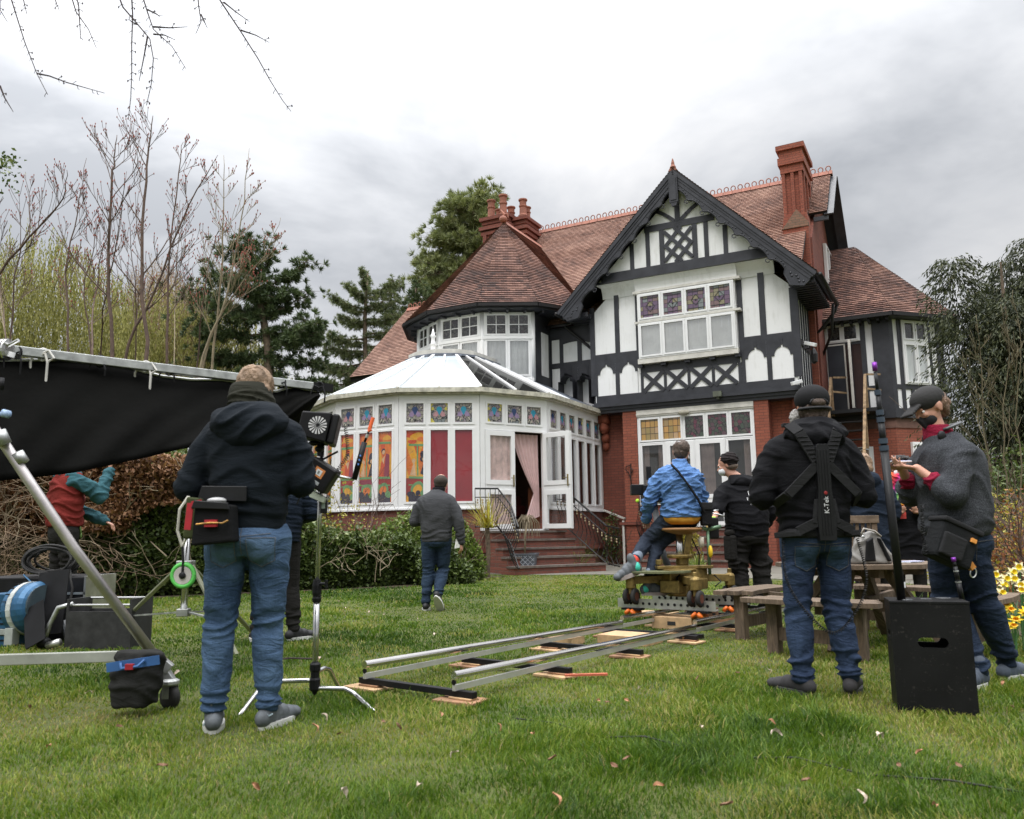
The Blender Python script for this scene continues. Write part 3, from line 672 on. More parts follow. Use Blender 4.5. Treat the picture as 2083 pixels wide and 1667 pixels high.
# ---- tall chimney on the right
b=MB(); b.box(4.98,5.70,2.42,4.1,0,9.55); b.prism([(4.98,9.55),(5.70,9.55),(5.66,9.95),(5.03,9.95)],2.5,4.05)
b.box(5.06,5.57,2.62,4.0,9.95,11.55)
for x in (5.03,5.28,5.51): b.box(x,x+.09,2.55,2.62,9.95,11.25)
for x in (2.7,3.3,3.85): b.box(5.57,5.64,x,x+.12,9.95,11.25)
b.box(5.00,5.64,2.54,4.06,11.25,11.50); b.box(4.95,5.69,2.48,4.12,11.5,11.72); b.box(4.99,5.65,2.52,4.08,11.72,11.95); b.box(4.92,5.72,2.45,4.15,11.95,12.10)
ch=b.build('chimney',BRO,house)
b=MB(); b.prism([(4.97,9.50),(5.40,10.05),(5.71,9.62),(5.71,9.50)],2.40,2.47); b.prism([(4.97,9.5),(5.2,9.75),(5.5,9.5)],2.385,2.40); b.build('tumbled_shoulder',m_brick('brick_mossy',(.30,.16,.10),(.20,.12,.08),(.12,.12,.08)),ch)
# ---- cluster chimney on the left
b=MB(); b.box(-5.6,-4.55,3.3,4.3,9.2,12.25); b.box(-4.55,-4.0,3.6,4.6,9.2,12.15)
for x in (-5.5,-5.1,-4.75): b.box(x-.07,x+.07,3.24,3.3,9.6,11.6)
for v in (3.4,3.75,4.15): b.box(-4.55,-4.49,v,v+.13,9.6,11.6)
for z,o_ in ((11.6,.06),(11.78,.11),(12.0,.03),(12.14,.10)): b.box(-5.6-o_,-4.55+o_,3.3-o_,4.3+o_,z,z+.13); b.box(-4.5,-4.0+o_,3.6-o_,4.6+o_,z-.1,z+.02)
ch=b.build('chimney',BRK,house)
for x,v,h in ((-5.35,3.5,.75),(-4.85,3.5,.85),(-5.35,4.1,.6),(-4.85,4.1,.6),(-4.25,3.9,.7),(-4.3,4.3,.55)):
    b=MB(); b.lathe([(.17,0),(.18,.08),(.135,.12),(.125,h*.55),(.15,h*.6),(.15,h*.66),(.12,h*.68),(.13,h*.9),(.165,h*.93),(.165,h),(.11,h)],(x,v,12.24),12); b.build('chimney_pot',TERRA,ch,smooth=False)
# ---- corner turret: twelve-sided head over a window bay
def ngon(cu,cv,ap,n,rot=0): 
    rr=ap/math.cos(PI/n); return [(cu+rr*math.sin(rot+2*PI*(i-.5)/n),cv-rr*math.cos(rot+2*PI*(i-.5)/n)) for i in range(n)]
TC=(-3.63,1.32); wp=ngon(*TC,2.72,12); ep=ngon(*TC,3.20,12)
def cutx(P,X): return [(p.x,p.y) for p in clip([Vector((x,y,0)) for x,y in P],lambda p:X-p.x,True)]
r=MB()
for i in range(12):
    a,b_=ep[i],ep[(i+1)%12]
    if (a[1]+b_[1])/2>3.6: continue
    roof(r,[(a[0],a[1],7.42),(b_[0],b_[1],7.42),(TC[0],TC[1],11.05)],course=.1,lift=.028)
roof(r,[(TC[0]+3.1,1.6,7.55),(TC[0]+.0,1.32,11.05),(TC[0]+.0,4.2,11.05)],under=0)
r.build('turret_roof',[TILD,SOF],house)
r=MB(); ridge(r,(TC[0],TC[1]-.02,11.06),(TC[0],4.1,11.06),rings=False); r.ell((TC[0],TC[1]-.05,11.16),(.14,.14,.12)); r.tube([(TC[0],TC[1],11.1),(TC[0],TC[1],11.35),(TC[0]-.12,TC[1],11.5),(TC[0]-.2,TC[1],11.45)],[.05,.05,.04,.02],6); r.tube([(TC[0],TC[1],11.3),(TC[0]+.12,TC[1],11.34),(TC[0]+.16,TC[1],11.2)],[.04,.05,.02],6)
r.build('turret_finial',TERRA,house)
b=MB(); b.beam((-2.55,2.55,9.35),(-1.28,.75,7.62),.20,.03,up=(1,0,1)); b.build('valley_flashing',M('pale_flashing',(.7,.7,.68),.6),house)
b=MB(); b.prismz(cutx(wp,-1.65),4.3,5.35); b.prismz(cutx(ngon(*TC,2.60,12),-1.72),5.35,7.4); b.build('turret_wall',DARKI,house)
b=MB(); b.prismz(ngon(*TC,3.12,12),7.28,7.37); b.prismz(cutx(ngon(*TC,2.80,12),-1.6),7.24,7.29)
for i in range(36):
    a=2*PI*i/36; b.beam((TC[0]+2.7*math.sin(a),TC[1]-2.7*math.cos(a),7.25),(TC[0]+3.05*math.sin(a),TC[1]-3.05*math.cos(a),7.25),.06,.08)
b.build('turret_eaves',BLK,house)
b=MB()
for i in range(12):
    b.beam((ep[i][0],ep[i][1],7.36),(ep[(i+1)%12][0],ep[(i+1)%12][1],7.36),.10,.09)
b.build('turret_gutter',IRON,house)
for i in range(-1,2):
    p,q=wp[(i)%12],wp[(i+1)%12]; Mx,Ln=frame(p,q)
    o,_=window(house,Mx,.0,Ln,5.28,7.26,[(5.36,6.44,2,GLU,None),(6.56,7.20,2,ST5,(2,2))],fw=.09,y=.0,curtain=(CURT,[(.12,Ln/2-.04,5.40,6.42),(Ln/2+.04,Ln-.12,5.40,6.42)]),curt_y=.04)
    b=MB(Mx); b.box(0,Ln,-.09,-.05,6.45,6.54); b.build('window_ledge',UPV,o); b=MB(Mx); b.box(-.02,Ln+.02,-.10,.05,5.20,5.28); b.build('window_sill',UPV,o)
for i in (-1,0,1,2): b=MB(); b.tube([(wp[i%12][0],wp[i%12][1],5.22),(wp[i%12][0],wp[i%12][1],7.26)],.075,8); b.build('corner_mullion',UPV,house,smooth=True)
b=MB(); b.box(-1.66,-1.60,-.62,.44,4.3,7.26); b.build('turret_side_timber',BLK,house)
b=MB(); b.box(-1.605,-1.585,-.20,.25,5.45,6.75); b.build('turret_side_render',WHT,house)
for i in (-2,-3):
    Mx,Ln=frame(wp[i],wp[i+1]); b=MB(Mx); b.box(.0,Ln,-.02,.03,4.3,7.24); b.build('turret_side_timber',BLK,house)
# ---- low wing on the left
r=MB(); roof(r,[(-11.0,2.5,6.8),(-4.8,2.5,6.8),(-5.2,5.3,10.0),(-10.4,5.3,10.0)]); roof(r,[(-11.0,2.5,6.8),(-10.4,5.3,10.0),(-11.0,8.5,6.8)]); roof(r,[(-11,8.6,6.8),(-10.4,5.3,10),(-5.2,5.3,10),(-4.8,8.6,6.8)]); r.build('side_wing_roof',[TILE,SOF],house)
r=MB(); ridge(r,(-10.35,5.3,10.02),(-6,5.3,10.02)); r.build('side_wing_crest',TERRA,house)
b=MB(); b.box(-11,-4.8,2.55,2.66,6.62,6.78); b.build('side_wing_gutter',IRON,house)
# ---- right hand bay (octagonal)
P1=[(5.62,3.95),(7.45,3.95),(8.78,5.28),(8.78,8.6),(5.62,8.6)]
b=MB(); b.prismz(P1,0,3.7); b.build('right_bay_brick',BRO,house)
b=MB(); b.prismz(P1,4.25,6.95); b.build('right_bay_render',WHT,house)
e1=[(5.62,3.5),(7.62,3.5),(9.24,5.12),(9.24,8.6),(5.62,8.6)]
b=MB(); b.prismz([(5.6,3.93),(7.46,3.93),(8.80,5.27),(8.80,8.6),(5.6,8.6)],3.7,3.98); b.build('stone_band',M('brown_stone',(.16,.085,.065),.8,var=.3),house)
b=MB(); b.prismz([(5.6,3.86),(7.49,3.86),(8.87,5.24),(8.87,8.6),(5.6,8.6)],3.98,4.25); b.prismz([(5.62,3.6),(7.58,3.6),(9.14,5.16),(9.14,8.6),(5.62,8.6)],6.86,6.94); b.build('right_bay_band',BLK,house)
apx=(6.55,6.15,9.85); r=MB()
for a,b_ in zip(e1[:3],e1[1:4]): roof(r,[(a[0],a[1],6.95),(b_[0],b_[1],6.95),apx],lift=.028)
roof(r,[(5.62,3.5,6.95),apx,(5.62,6.15,9.85)]); r.build('right_bay_roof',[TILD,SOF],house)
b=MB(); 
for a,b_ in zip(e1[:3],e1[1:4]): b.beam((a[0],a[1],6.9),(b_[0],b_[1],6.9),.09,.10)
for i in range(8): b.box(5.75+i*.24,5.82+i*.24,3.6,3.95,6.76,6.86)
b.build('right_bay_gutter',IRON,house)
Ma,La=frame(P1[0],P1[1]); Mb,Lb=frame(P1[1],P1[2])
t=MB(Ma)
for x0,x1 in ((0,.12),(.98+.1,1.22),(1.40,1.85)): t.box(x0,x1,-.03,.01,4.25,6.9)
t.box(.12,1.1,-.028,.01,6.22,6.32); t.M=Mb
for x0,x1 in ((0,.14),(.30,.42),(1.32,1.46),(1.66,Lb)): t.box(x0,x1,-.03,.01,4.25,6.9)
t.box(0,Lb,-.026,.01,4.82,4.95); t.box(.62,.74,-.028,.01,4.25,4.82); t.box(1.0,1.12,-.028,.01,4.25,4.82); t.M=Ma; t.box(1.2,1.45,-.026,.01,4.82,4.95); t.build('right_bay_timber',BLK,house)
window(house,Ma,.12,1.08,6.30,6.84,[(6.33,6.81,2,ST5,None)],y=-.02)
window(house,Mb,.42,1.32,4.96,6.84,[(5.0,6.15,2,GLS,None),(6.25,6.8,2,ST5,None)],y=-.02,curtain=(CURT,[(.5,.85,5.05,6.1)]))
DRK=M('charcoal_door',(.022,.025,.034),.35,var=.15)
b=MB(Ma); b.box(.16,.62,-.05,.01,4.28,6.22); d1=b.build('door',DRK,house); b=MB(Ma); b.box(.62,.66,-.06,.01,4.28,6.24); b.box(.14,.66,-.06,.01,6.22,6.26); b.build('frame',OLDW,d1)
b=MB(Ma); b.box(.80,.84,-.50,-.02,4.28,6.24); d2=b.build('door',DRK,house); b=MB(Ma); b.box(.785,.855,-.54,-.50,4.28,6.26); b.box(.80,.84,-.5,-.02,6.24,6.28); b.build('frame',OLDW,d2)
b=MB(Ma); b.box(.66,1.08,-.015,.0,4.28,6.22); b.build('doorway',M('brown_dark',(.03,.012,.01),.8),house)
window(house,Ma,.15,1.2,1.1,3.2,[(1.15,2.2,2,GLS,None),(2.35,3.15,2,ST3,None)],y=-.03,fw=.07)
window(house,Mb,.45,1.5,1.1,3.3,[(1.15,2.2,2,GLS,None),(2.35,3.25,2,ST4,None)],y=-.03,fw=.07)
# =====================================================================  CONSERVATORY
CC=(-3.62,-2.18); cons=thing('conservatory','white framed glass conservatory with leaded top lights on a brick base','conservatory',UV(*CC),HZ)
CP=[(-7.17,.44),(-7.17,-3.13),(-6.22,-4.78),(-4.57,-5.73),(-2.67,-5.73),(-1.02,-4.78),(-.07,-3.13),(-.07,.44)]
cp=[(x-CC[0],y-CC[1]) for x,y in CP]
def CM(): return MB(Matrix.Translation((-CC[0],-CC[1],0)))
def off(poly,d):
    out=[]; n=len(poly)
    for i in range(n):
        a=Vector(poly[max(i-1,0)]);b=Vector(poly[i]);c=Vector(poly[min(i+1,n-1)])
        n1=(b-a);n2=(c-b)
        if n1.length<1e-6:n1=n2
        if n2.length<1e-6:n2=n1
        n1.normalize();n2.normalize(); m=Vector((n1.y,-n1.x))+Vector((n2.y,-n2.x)); m.normalize(); k_=d/max(.3,m.dot(Vector((n1.y,-n1.x)))); out.append((b.x+m.x*k_,b.y+m.y*k_))
    return out
# brick base as facets (door facet is open above .95)
b=MB()
for i in range(7):
    Mx,Ln=frame(cp[i],cp[i+1]); b.M=Mx; top=.96 if i==5 else 1.50
    b.box(0,Ln,0,.22,0,top)
b.M=None; base=b.build('brick_base',BRP,cons)
b=MB(); oo=off(cp,.05)
for i in range(7):
    a_,b_=oo[i],oo[i+1]; b.beam((*a_,.50),(*b_,.50),.12,.09)
b.build('plinth_course',M('brick_plinth_course',(.20,.06,.045),.8,var=.3),cons)
b=MB(); b.prismz(off(cp,-.22),.90,.96); b.build('tiled_floor',M('brown_floor',(.07,.035,.025),.4,var=.3,scale=4),cons)
b=CM(); b.box(-7.0,-.2,.30,.40,.96,4.2); b.build('inner_wall',M('pinkish_inner_wall',(.22,.11,.085),.8,var=.3,scale=1.5),cons)
# facets with windows
def tulip(mb,a,b_,z0,z1,y,k_):
    w=b_-a;h=z1-z0; cx=a+w*.5
    blue=0 if k_%3 else 1
    def poly(pts,m): mb.add([(a+w*x,y-.001*m,z0+h*z) for x,z in pts],[tuple(range(len(pts)))],m=m)
    tear=[(.5+.17*math.sin(t)*(1 if t<PI else 1),.68-.20*math.cos(t)*(.8 if abs(t-PI)<PI/2 else 1.35)) for t in [j*2*PI/14 for j in range(14)]]
    poly(tear,blue)
    poly([(.18,.50),(.36,.62),(.46,.42),(.36,.30),(.14,.34)],2 if k_%4 else 4); poly([(.82,.50),(.64,.62),(.54,.42),(.64,.30),(.86,.34)],2 if k_%4 else 4)
    if k_%5==1:
        for q in ([(0,1),(.2,1),(0,.8)],[(1,1),(.8,1),(1,.8)],[(0,0),(.25,0),(.1,.2),(0,.25)]): poly(q,3)
        poly([(.03,.62),(.22,.68),(.16,.80),(.04,.82)],3); poly([(.97,.62),(.78,.68),(.84,.80),(.96,.82)],3)
    else:
        for q in ([(.1,.08),(.25,.25),(.18,.3)],[(.3,.02),(.38,.22),(.28,.2)],[(.9,.08),(.75,.25),(.82,.3)],[(.05,.88),(.2,.8),(.16,.72)],[(.95,.88),(.8,.8),(.84,.72)]): poly(q,5)
def mural(mb,a,b_,z0,z1,y,k_,rs):
    w=b_-a;h=z1-z0; rr=random.Random(k_*7+3); ox=rr.uniform(-.22,.22); oz=rr.uniform(-.03,.03); pm_=list(range(8)); 
    if k_%3==1: pm_=[2,1,0,3,4,5,6,7]
    if k_%3==2: pm_=[0,1,2,3,1,5,6,4]
    def P(pts,m,dy=0):
        if dy>=2: pts=[(x+ox+.02*math.sin(9*z+k_),z+oz*(z>.36)+.012*math.sin(7*x+k_)) for x,z in pts]
        m=pm_[m]; P0(pts,m,dy)
    def P0(pts,m,dy=0): mb.add([(a+w*max(0,min(1,x)),y-.0012*dy,z0+h*max(0,min(1,z))) for x,z in pts],[tuple(range(len(pts)))],m=m)
    def el(cx,cz,rx,rz,m,dy,t0=0,t1=2*PI,n=16): P([(cx+rx*math.cos(t0+(t1-t0)*j/n),cz+rz*math.sin(t0+(t1-t0)*j/n)) for j in range(n)],m,dy)
    P([(0,0),(1,0),(1,1),(0,1)],0)
    P([(0,.90),(1,.86),(1,1),(0,1)],1,1); el(.45,.93,.38,.05,0,2); el(.75,.88,.3,.035,2,3); el(.2,.86,.25,.03,1,3)
    P([(0,.80),(1,.80),(1,.83),(0,.83)],3,4)
    P([(0,.80),(.42,.5),(.18,.36),(0,.5)],2,1); P([(1,.8),(.6,.6),(.8,.4),(1,.45)],2,1); P([(.3,.8),(.6,.8),(.5,.6)],1,2)
    if k_%2==0:
        P([(.44,.36),(.52,.36),(.52,.8),(.44,.8)],3,3); el(.8,.66,.18,.06,7-2,5); el(.72,.60,.13,.035,4+1,6); el(.84,.60,.12,.03,6,7)
        P([(.62,.40),(1,.40),(1,.58),(.8,.56)],5,6); P([(.05,.4),(.3,.62),(.38,.38)],6,4); el(.25,.60,.1,.03,6,5)
    else:
        P([(.25,.36),(.82,.36),(.78,.58),(.5,.66),(.32,.55)],1,4); P([(.55,.36),(.92,.36),(.9,.64),(.66,.66)],4,5); el(.48,.71,.13,.035,5,6); el(.5,.69,.10,.03,6,7); P([(.36,.60),(.6,.64),(.52,.52)],6,6)
    P([(0,.33),(1,.33),(1,.36),(0,.36)],3,8)
    P([(0,0),(1,0),(1,.10),(0,.10)],5,2); P([(0,.10),(1,.10),(1,.33),(0,.33)],7,1); el(.5,.19,.38,.09,3,4); el(.5,.17,.26,.065,0,5); el(.15,.11,.22,.05,5,6); el(.85,.11,.2,.05,3,6); el(.52,.12,.13,.035,5,7)
    P([(0,.235),(1,.235),(1,.25),(0,.25)],3,3)
MUR=[mOR,mRO,mYE,mGR,mMA,mBK,mSK,mRD]; TUL=[BLU,NAV,MAU,YEL,PNK,flatm('glass_cream',(.5,.47,.38),.12)]
def mullions(Mx,Ln,z0,z1,n):
    b=MB(Mx); b.box(0,Ln,-.03,.10,z0-.06,z0); b.box(-.01,Ln+.01,-.07,.10,z0-.10,z0-.06); b.box(0,Ln,-.03,.10,4.05,4.22); return b
kk=0
for i in range(7):
    p,q=cp[i],cp[i+1]; Mx,Ln=frame(p,q)
    if i==5: continue
    n={0:6,6:6}.get(i,3); b=mullions(Mx,Ln,1.56,4.05,n)
    b.box(0,.09,-.035,.10,1.56,4.05); b.box(Ln-.09,Ln,-.035,.10,1.56,4.05); b.build('frame',UPV,cons)
    if i==0: xs=[.09+(Ln-.18)*j/6 for j in range(7)]
    else: xs=[.09+(Ln-.18)*j/n for j in range(n+1)]
    for j in range(len(xs)-1):
        a,b_=xs[j],xs[j+1]
        o,lg=window(cons,Mx,a,b_,1.56,4.05,[(1.60,3.38,1,GLC,None),(3.46,4.02,1,ST1,None)],fw=.035,sw=.05,y=.02)
        la=lg[1]; t=MB(Mx); tulip(t,*la[:2],la[2],la[3],-.0125,kk); t.build('leaded_motif',TUL,o); kk+=1
        la=lg[0]
        if i in (1,2,3) or (i==4 and j==0):
            t=MB(Mx); mural(t,la[0]-.01,la[1]+.01,la[2]-.01,la[3]+.01,.0,kk,0); t.build('painted_screen',MUR,o)
        elif i==4: t=MB(Mx); t.box(la[0]-.01,la[1]+.01,-.005,.0,la[2]-.01,la[3]+.01); t.build('blind',REDB,o)
        elif i==6: t=MB(Mx); curt(t,la[0],la[1]-.05,la[2],la[3],.10,amp=.015,per=.09); t.build('curtain',M('mauve_net',(.42,.38,.42),.9),o,smooth=True)
# door facet
Mx,Ln=frame(cp[5],cp[6])
b=MB(Mx); b.box(0,Ln,-.03,.10,4.05,4.22); b.box(0,.12,-.035,.10,.96,4.05); b.box(Ln-.10,Ln,-.035,.10,.96,4.05); b.box(.12,Ln-.10,-.033,.08,3.34,3.46); b.box(.12,Ln-.1,-.05,.12,.90,.99); fr_=b.build('frame',UPV,cons)
for j in range(3):
    a=.12+(Ln-.22)*j/3; b_=.12+(Ln-.22)*(j+1)/3
    o,lg=window(cons,Mx,a,b_,3.46,4.05,[(3.49,4.02,1,ST1,None)],fw=.03,sw=.045,y=.02); t=MB(Mx); tulip(t,*lg[0],-.0125,kk) if False else tulip(t,lg[0][0],lg[0][1],lg[0][2],lg[0][3],-.0125,kk+2); t.build('leaded_motif',TUL,o); kk+=1
def door(Mx,a,b_,ct):
    o,lg=window(cons,Mx,a,b_,.99,3.33,[(1.0,1.92,1,GLC,None),(2.04,3.32,1,GLC,None)],fw=.01,sw=.11,y=.0,name='door')
    if ct: c=MB(Mx); curt(c,a+.10,b_-.10,1.08,3.25,.018,amp=.018,per=.15); c.build('curtain',M('dusty_pink_curtain',(.66,.47,.43),.85,sheen=.2),o,smooth=True)
    h=MB(Mx); h.box(b_-.075,b_-.04,-.085,-.066,2.0,2.28); h.tube([(b_-.057,-.08,2.2),(b_-.057,-.12,2.2),(b_-.16,-.12,2.2)],.010,6); h.build('handle',M('brass',(.35,.28,.14),.35,.9),o)
door(Mx,.13,.95,True)
# open leaf swung outward from the right jamb
c0=Mx@Vector((Ln-.11,-.05,0)); ang=R(-28); Mo=Matrix.Translation(c0)@Matrix.Rotation(math.atan2(Mx[1][0],Mx[0][0])+R(-72),4,'Z')
hm=MB(); door(Mo,.0,.82,False)
# gauze curtain looped to the right in the doorway
c=MB(Mx); n_=26; rows_=18; vs=[]
for r_ in range(rows_+1):
    s=r_/rows_; z=3.30-2.0*s; lft=.98+.62*min(1,(s/.72))**1.25; rgt=1.76
    if s>.72: lft=1.60-.22*((s-.72)/.28)
    for j in range(n_+1):
        x=lft+(rgt-lft)*j/n_; vs.append((x,.14+.03*math.sin(j*1.5+s*2)*(1-.5*s),z-.05*math.sin(PI*j/n_)*(1 if s>.1 else 0)))
c.add(vs,[(r_*(n_+1)+j,r_*(n_+1)+j+1,(r_+1)*(n_+1)+j+1,(r_+1)*(n_+1)+j) for r_ in range(rows_) for j in range(n_)]); c.build('gauze_curtain',CURP,cons,smooth=True)
# things in the room
s=CM(); s.box(-3.2,-1.2,-3.2,-2.4,.96,1.4); s.box(-3.2,-1.2,-2.6,-2.35,1.4,1.85); s.box(-3.3,-3.1,-3.2,-2.4,1.3,1.6); s.box(-1.3,-1.05,-3.2,-2.4,1.3,1.6); o=s.build('sofa',SOFA,None,bevel=.05); o.location=UV(*CC); o.rotation_euler=(0,0,HZ)
tag(o,'dark red sofa just inside the open garden room doorway','sofa')
s=CM(); s.box(-.62,-.3,-3.1,-2.9,.96,2.0); s.build('room_post',M('orange_wood',(.22,.07,.03),.6),cons)
# gutter, eaves and roof
GP=off(cp,.16); b=MB()
for a_,b_ in zip(GP[:-1],GP[1:]): b.beam((*a_,4.27),(*b_,4.27),.12,.11,ext=.015); b.beam((a_[0]*.985,a_[1]*.985,4.205),(b_[0]*.985,b_[1]*.985,4.205),.10,.05,ext=.01)
b.build('gutter',GUT,cons)
rp=[]; 
for i in range(12):
    a=2*PI*(i-.5)/12; rp.append((1.02*math.sin(a),-1.02*math.cos(a)))
ring=[(-1.10,2.6),(-1.10,-.30),(-.81,-.80),(-.30,-1.09),(.30,-1.09),(.81,-.80),(1.10,-.30),(1.10,2.6)]
zt=5.68; zg=4.33
gp=off(cp,.12)
dark={(5,0),(5,1)}
pm=MB(); pdk=MB(); bars=MB(); ldm=MB()
def bar(a,b_,w=.055): bars.beam(a,b_,w,.05,up=(0,0,1))
for i in range(7):
    a,b_=gp[i],gp[i+1]; c_,d_=ring[i],ring[i+1]
    n=6 if i in (0,6) else 2
    for j in range(n):
        def L2(p,q,t): return Vector((p[0]+(q[0]-p[0])*t,p[1]+(q[1]-p[1])*t))
        p0,p1=L2(a,b_,j/n),L2(a,b_,(j+1)/n); q0,q1=L2(c_,d_,j/n),L2(c_,d_,(j+1)/n)
        lead=(i==6 and j>=3)
        tg=ldm if lead else (pdk if (i==5) else pm)
        tg.add([(*p0,zg),(*p1,zg),(*q1,zt),(*q0,zt)],[(0,1,2,3)]); tg.add([(*p0,zg-.02),(*p1,zg-.02),(*q1,zt-.02),(*q0,zt-.02)],[(3,2,1,0)])
        if not (i==6 and j>=3): bar((*p0,zg+.02),(*q0,zt+.02),.07 if j==0 else .05)
pm.build('roof_panel',OPAL,cons); pdk.build('roof_glass',GLD,cons); ldm.build('lead_apron',LEAD,cons); bars.build('glazing_bar',UPV,cons)
b=MB(); rg=[(x*1.05,y*1.05) if y<1 else (x*1.05,y) for x,y in ring]; b.prismz(rg,zt-.01,zt+.05,m=1); b.prismz([(x*.96,y*.96) if y<1 else (x*.96,y) for x,y in ring],zt+.05,zt+.19,m=0)
b.build('roof_cap',[OLDW,LEAD],cons)
b=MB(); b.lathe([(.10,0),(.11,.06),(.07,.1),(.075,.2),(.10,.23),(.06,.28),(.055,.42),(.085,.47),(.05,.52),(.012,.68)],(0,-.7,zt+.18),12); b.build('finial',UPV,cons,smooth=True)
b=MB(); 
for v in range(30): 
    t_=v/29; b.ell((-.95+1.9*t_,-1.06+.25*abs(t_-.5)*2,zt-.03),(.05,.03,.05),6,4)
b.build('lead_frill',LEAD,cons)
# pipe down the brick recess
b=CM(); b.beam((-.06,.42,1.52),(.66,.28,1.25),.10,.04); b.tube([(.70,.0,1.2),(.70,.0,.0)],.035,8); b.build('white_coping',OLDW,cons)
# =====================================================================  STEPS
Mx4,L4=frame(CP[5],CP[6])
def steps(name,label,Mx,x0,x1,n,z,dep=.31,y0=-.05,grp=None,top=.35):
    o=thing(name,label,'steps',HO,HZ,grp)
    r_=MB(Mx); tr=MB(Mx); rise=z/n
    for k_ in range(n):
        zt_=z-rise*k_; ya=y0-top-dep*k_; ext=.12*k_
        r_.box(x0-.05*k_,x1+.06*k_,ya+.02 ,ya+ (dep if k_ else top)+.0,0,zt_-.045)
        tr.box(x0-.05*k_-.02,x1+.06*k_+.02,ya-.01,ya+(dep-.012 if k_ else top),zt_-.045,zt_)
    r_.build('riser',BRP,o); tr.build('tread',STONE,o); return o
steps('brick_steps','five weathered brick steps with stone treads rising to the conservatory doors','',None,None,None) if False else None
s1=steps('brick_steps','weathered brick steps with stone treads rising to the open conservatory door',Mx4,.10,2.15,5,.95)
s2=steps('brick_steps','brick steps behind the gold camera dolly, below the bay french doors',Mf,1.75,4.3,5,.95,y0=.1)
# iron railings: bellied balusters
def railing(label,Mx,pts,zb,zt_,grp,bel=.14,n=14,sgn=-1):
    """pts: plan points along the rail with floor heights; rail at +.95"""
    o=thing('iron_railing',label,'railing',HO,HZ,grp); b=MB(Mx)
    P=[Vector(p) for p in pts]; L_=[0]
    for a,q in zip(P[:-1],P[1:]): L_.append(L_[-1]+(q-a).length)
    def at(s):
        for k_ in range(len(P)-1):
            if s<=L_[k_+1]+1e-6: t=(s-L_[k_])/max(1e-6,L_[k_+1]-L_[k_]); return P[k_].lerp(P[k_+1],t),(P[k_+1]-P[k_]).normalized()
        return P[-1],(P[-1]-P[-2]).normalized()
    h_=MB(Mx); h_.tube([p+Vector((0,0,.92)) for p in P],.022,6); h_.build('handrail',IRON,o); b.tube([p+Vector((0,0,.72)) for p in P],.012,5); b.tube([p+Vector((0,0,.05)) for p in P],.016,5)
    for i in range(n+1):
        p,d=at(L_[-1]*i/n); nn=Vector((d.y,-d.x,0)).normalized()*sgn
        path=[p+Vector((0,0,.92)),p+Vector((0,0,.72)),p+Vector((0,0,.55))+nn*bel*.25,p+Vector((0,0,.38))+nn*bel*.8,p+Vector((0,0,.25))+nn*bel,p+Vector((0,0,.12))+nn*bel*.55,p+Vector((0,0,.03))]
        b.tube(path,.0085,5)
        if i<n:
            p2,_=at(L_[-1]*(i+.5)/n)
            b.m=1; [b.ell(p2+Vector((0,0,zz_)),(.022,.022,.026),6,5) for zz_ in (.66,.60)]; b.m=0
    b.build('balustrade',[IRON,IROC],o); return o
railing('black bellied iron railing left of the conservatory steps, above the planter',Mx4,[(-.30,-.30,1.0),(.22,-.45,1.0),(.18,-1.05,.62),(-.05,-1.75,.1)],0,0,'wrought iron railings',n=18,bel=.16,sgn=1)
railing('black iron railing right of the conservatory steps, sloping down by the open door leaf',Mx4,[(2.12,-.05,1.0),(2.14,-.5,.95),(2.45,-1.60,.12),(2.80,-1.62,.05)],0,0,'wrought iron railings',n=15,bel=.14,sgn=-1)
railing('small black iron railing by the brick steps under the garden bay',Mf,[(1.25,-.25,.8),(1.65,-1.0,.35)],0,0,'wrought iron railings',n=6,bel=.08,sgn=1)
# fire escape behind the wing
fe=thing('fire_escape','black outside stair with peeling wooden handrails climbing to the first floor door','stair',UV(6.2,2.2),HZ)
b=MB(Matrix.Translation((-6.2,-2.2,0))); b.box(5.75,7.2,3.0,3.85,4.10,4.2)
for i in range(15):
    z=4.1-.27*(i+1); b.box(5.85,6.75,2.75-.22*i,3.0-.22*i,z-.03,z)
for x in (5.85,6.75): b.beam((x,3.0,4.1),(x,-.4,0),.05,.18)
b.build('stair_flight',SOF,fe)
for x in (5.92,6.82):
    b=MB(Matrix.Translation((-6.2,-2.2,0)))
    for a_,h_ in (((x,3.1),4.15),((x,2.2),3.1),((x,1.2),1.9),((x,.3),.8)): b.beam((*a_,h_-.1),(*a_,h_+1.0),.07,.07)
    b.beam((x,3.1,5.15),(x,.3,1.8),.07,.05); b.beam((x+.05,3.1,5.15),(x+.35,3.6,5.2),.05,.05); b.beam((x+.0,3.1,4.75),(x+.33,3.6,4.75),.05,.05)
    b.build('handrail',M('peeling_wood',(.30,.20,.11),.8,var=.5,scale=9,bump=.5),fe)
# =====================================================================  PLANTS
BARK=M('bark_brown',(.13,.095,.065),.9,var=.4,scale=12,bump=.6,bscale=40,bdist=.01)
BARKR=M('bark_reddish',(.125,.083,.066),.85,var=.35,scale=12,bump=.4)
BARKP=M('bark_pale',(.26,.21,.14),.9,var=.35,scale=9,bump=.5)
TWIG=M('twig_dark',(.045,.03,.03),.8,var=.3,scale=20)
IVY=m_leaf('ivy_leaf',[(.1,(.035,.055,.016)),(.5,(.075,.110,.028)),(.8,(.135,.18,.05)),(1,(.24,.27,.10))],.25,.4)
IVYL=m_leaf('laurel_leaf',[(.1,(.06,.095,.02)),(.5,(.13,.19,.035)),(.8,(.23,.29,.07)),(1,(.36,.38,.13))],.3,.4)
BRN=m_leaf('beech_dead_leaf',[(.1,(.10,.045,.02)),(.5,(.23,.11,.055)),(.85,(.36,.20,.11)),(1,(.45,.28,.17))],.25,.6)
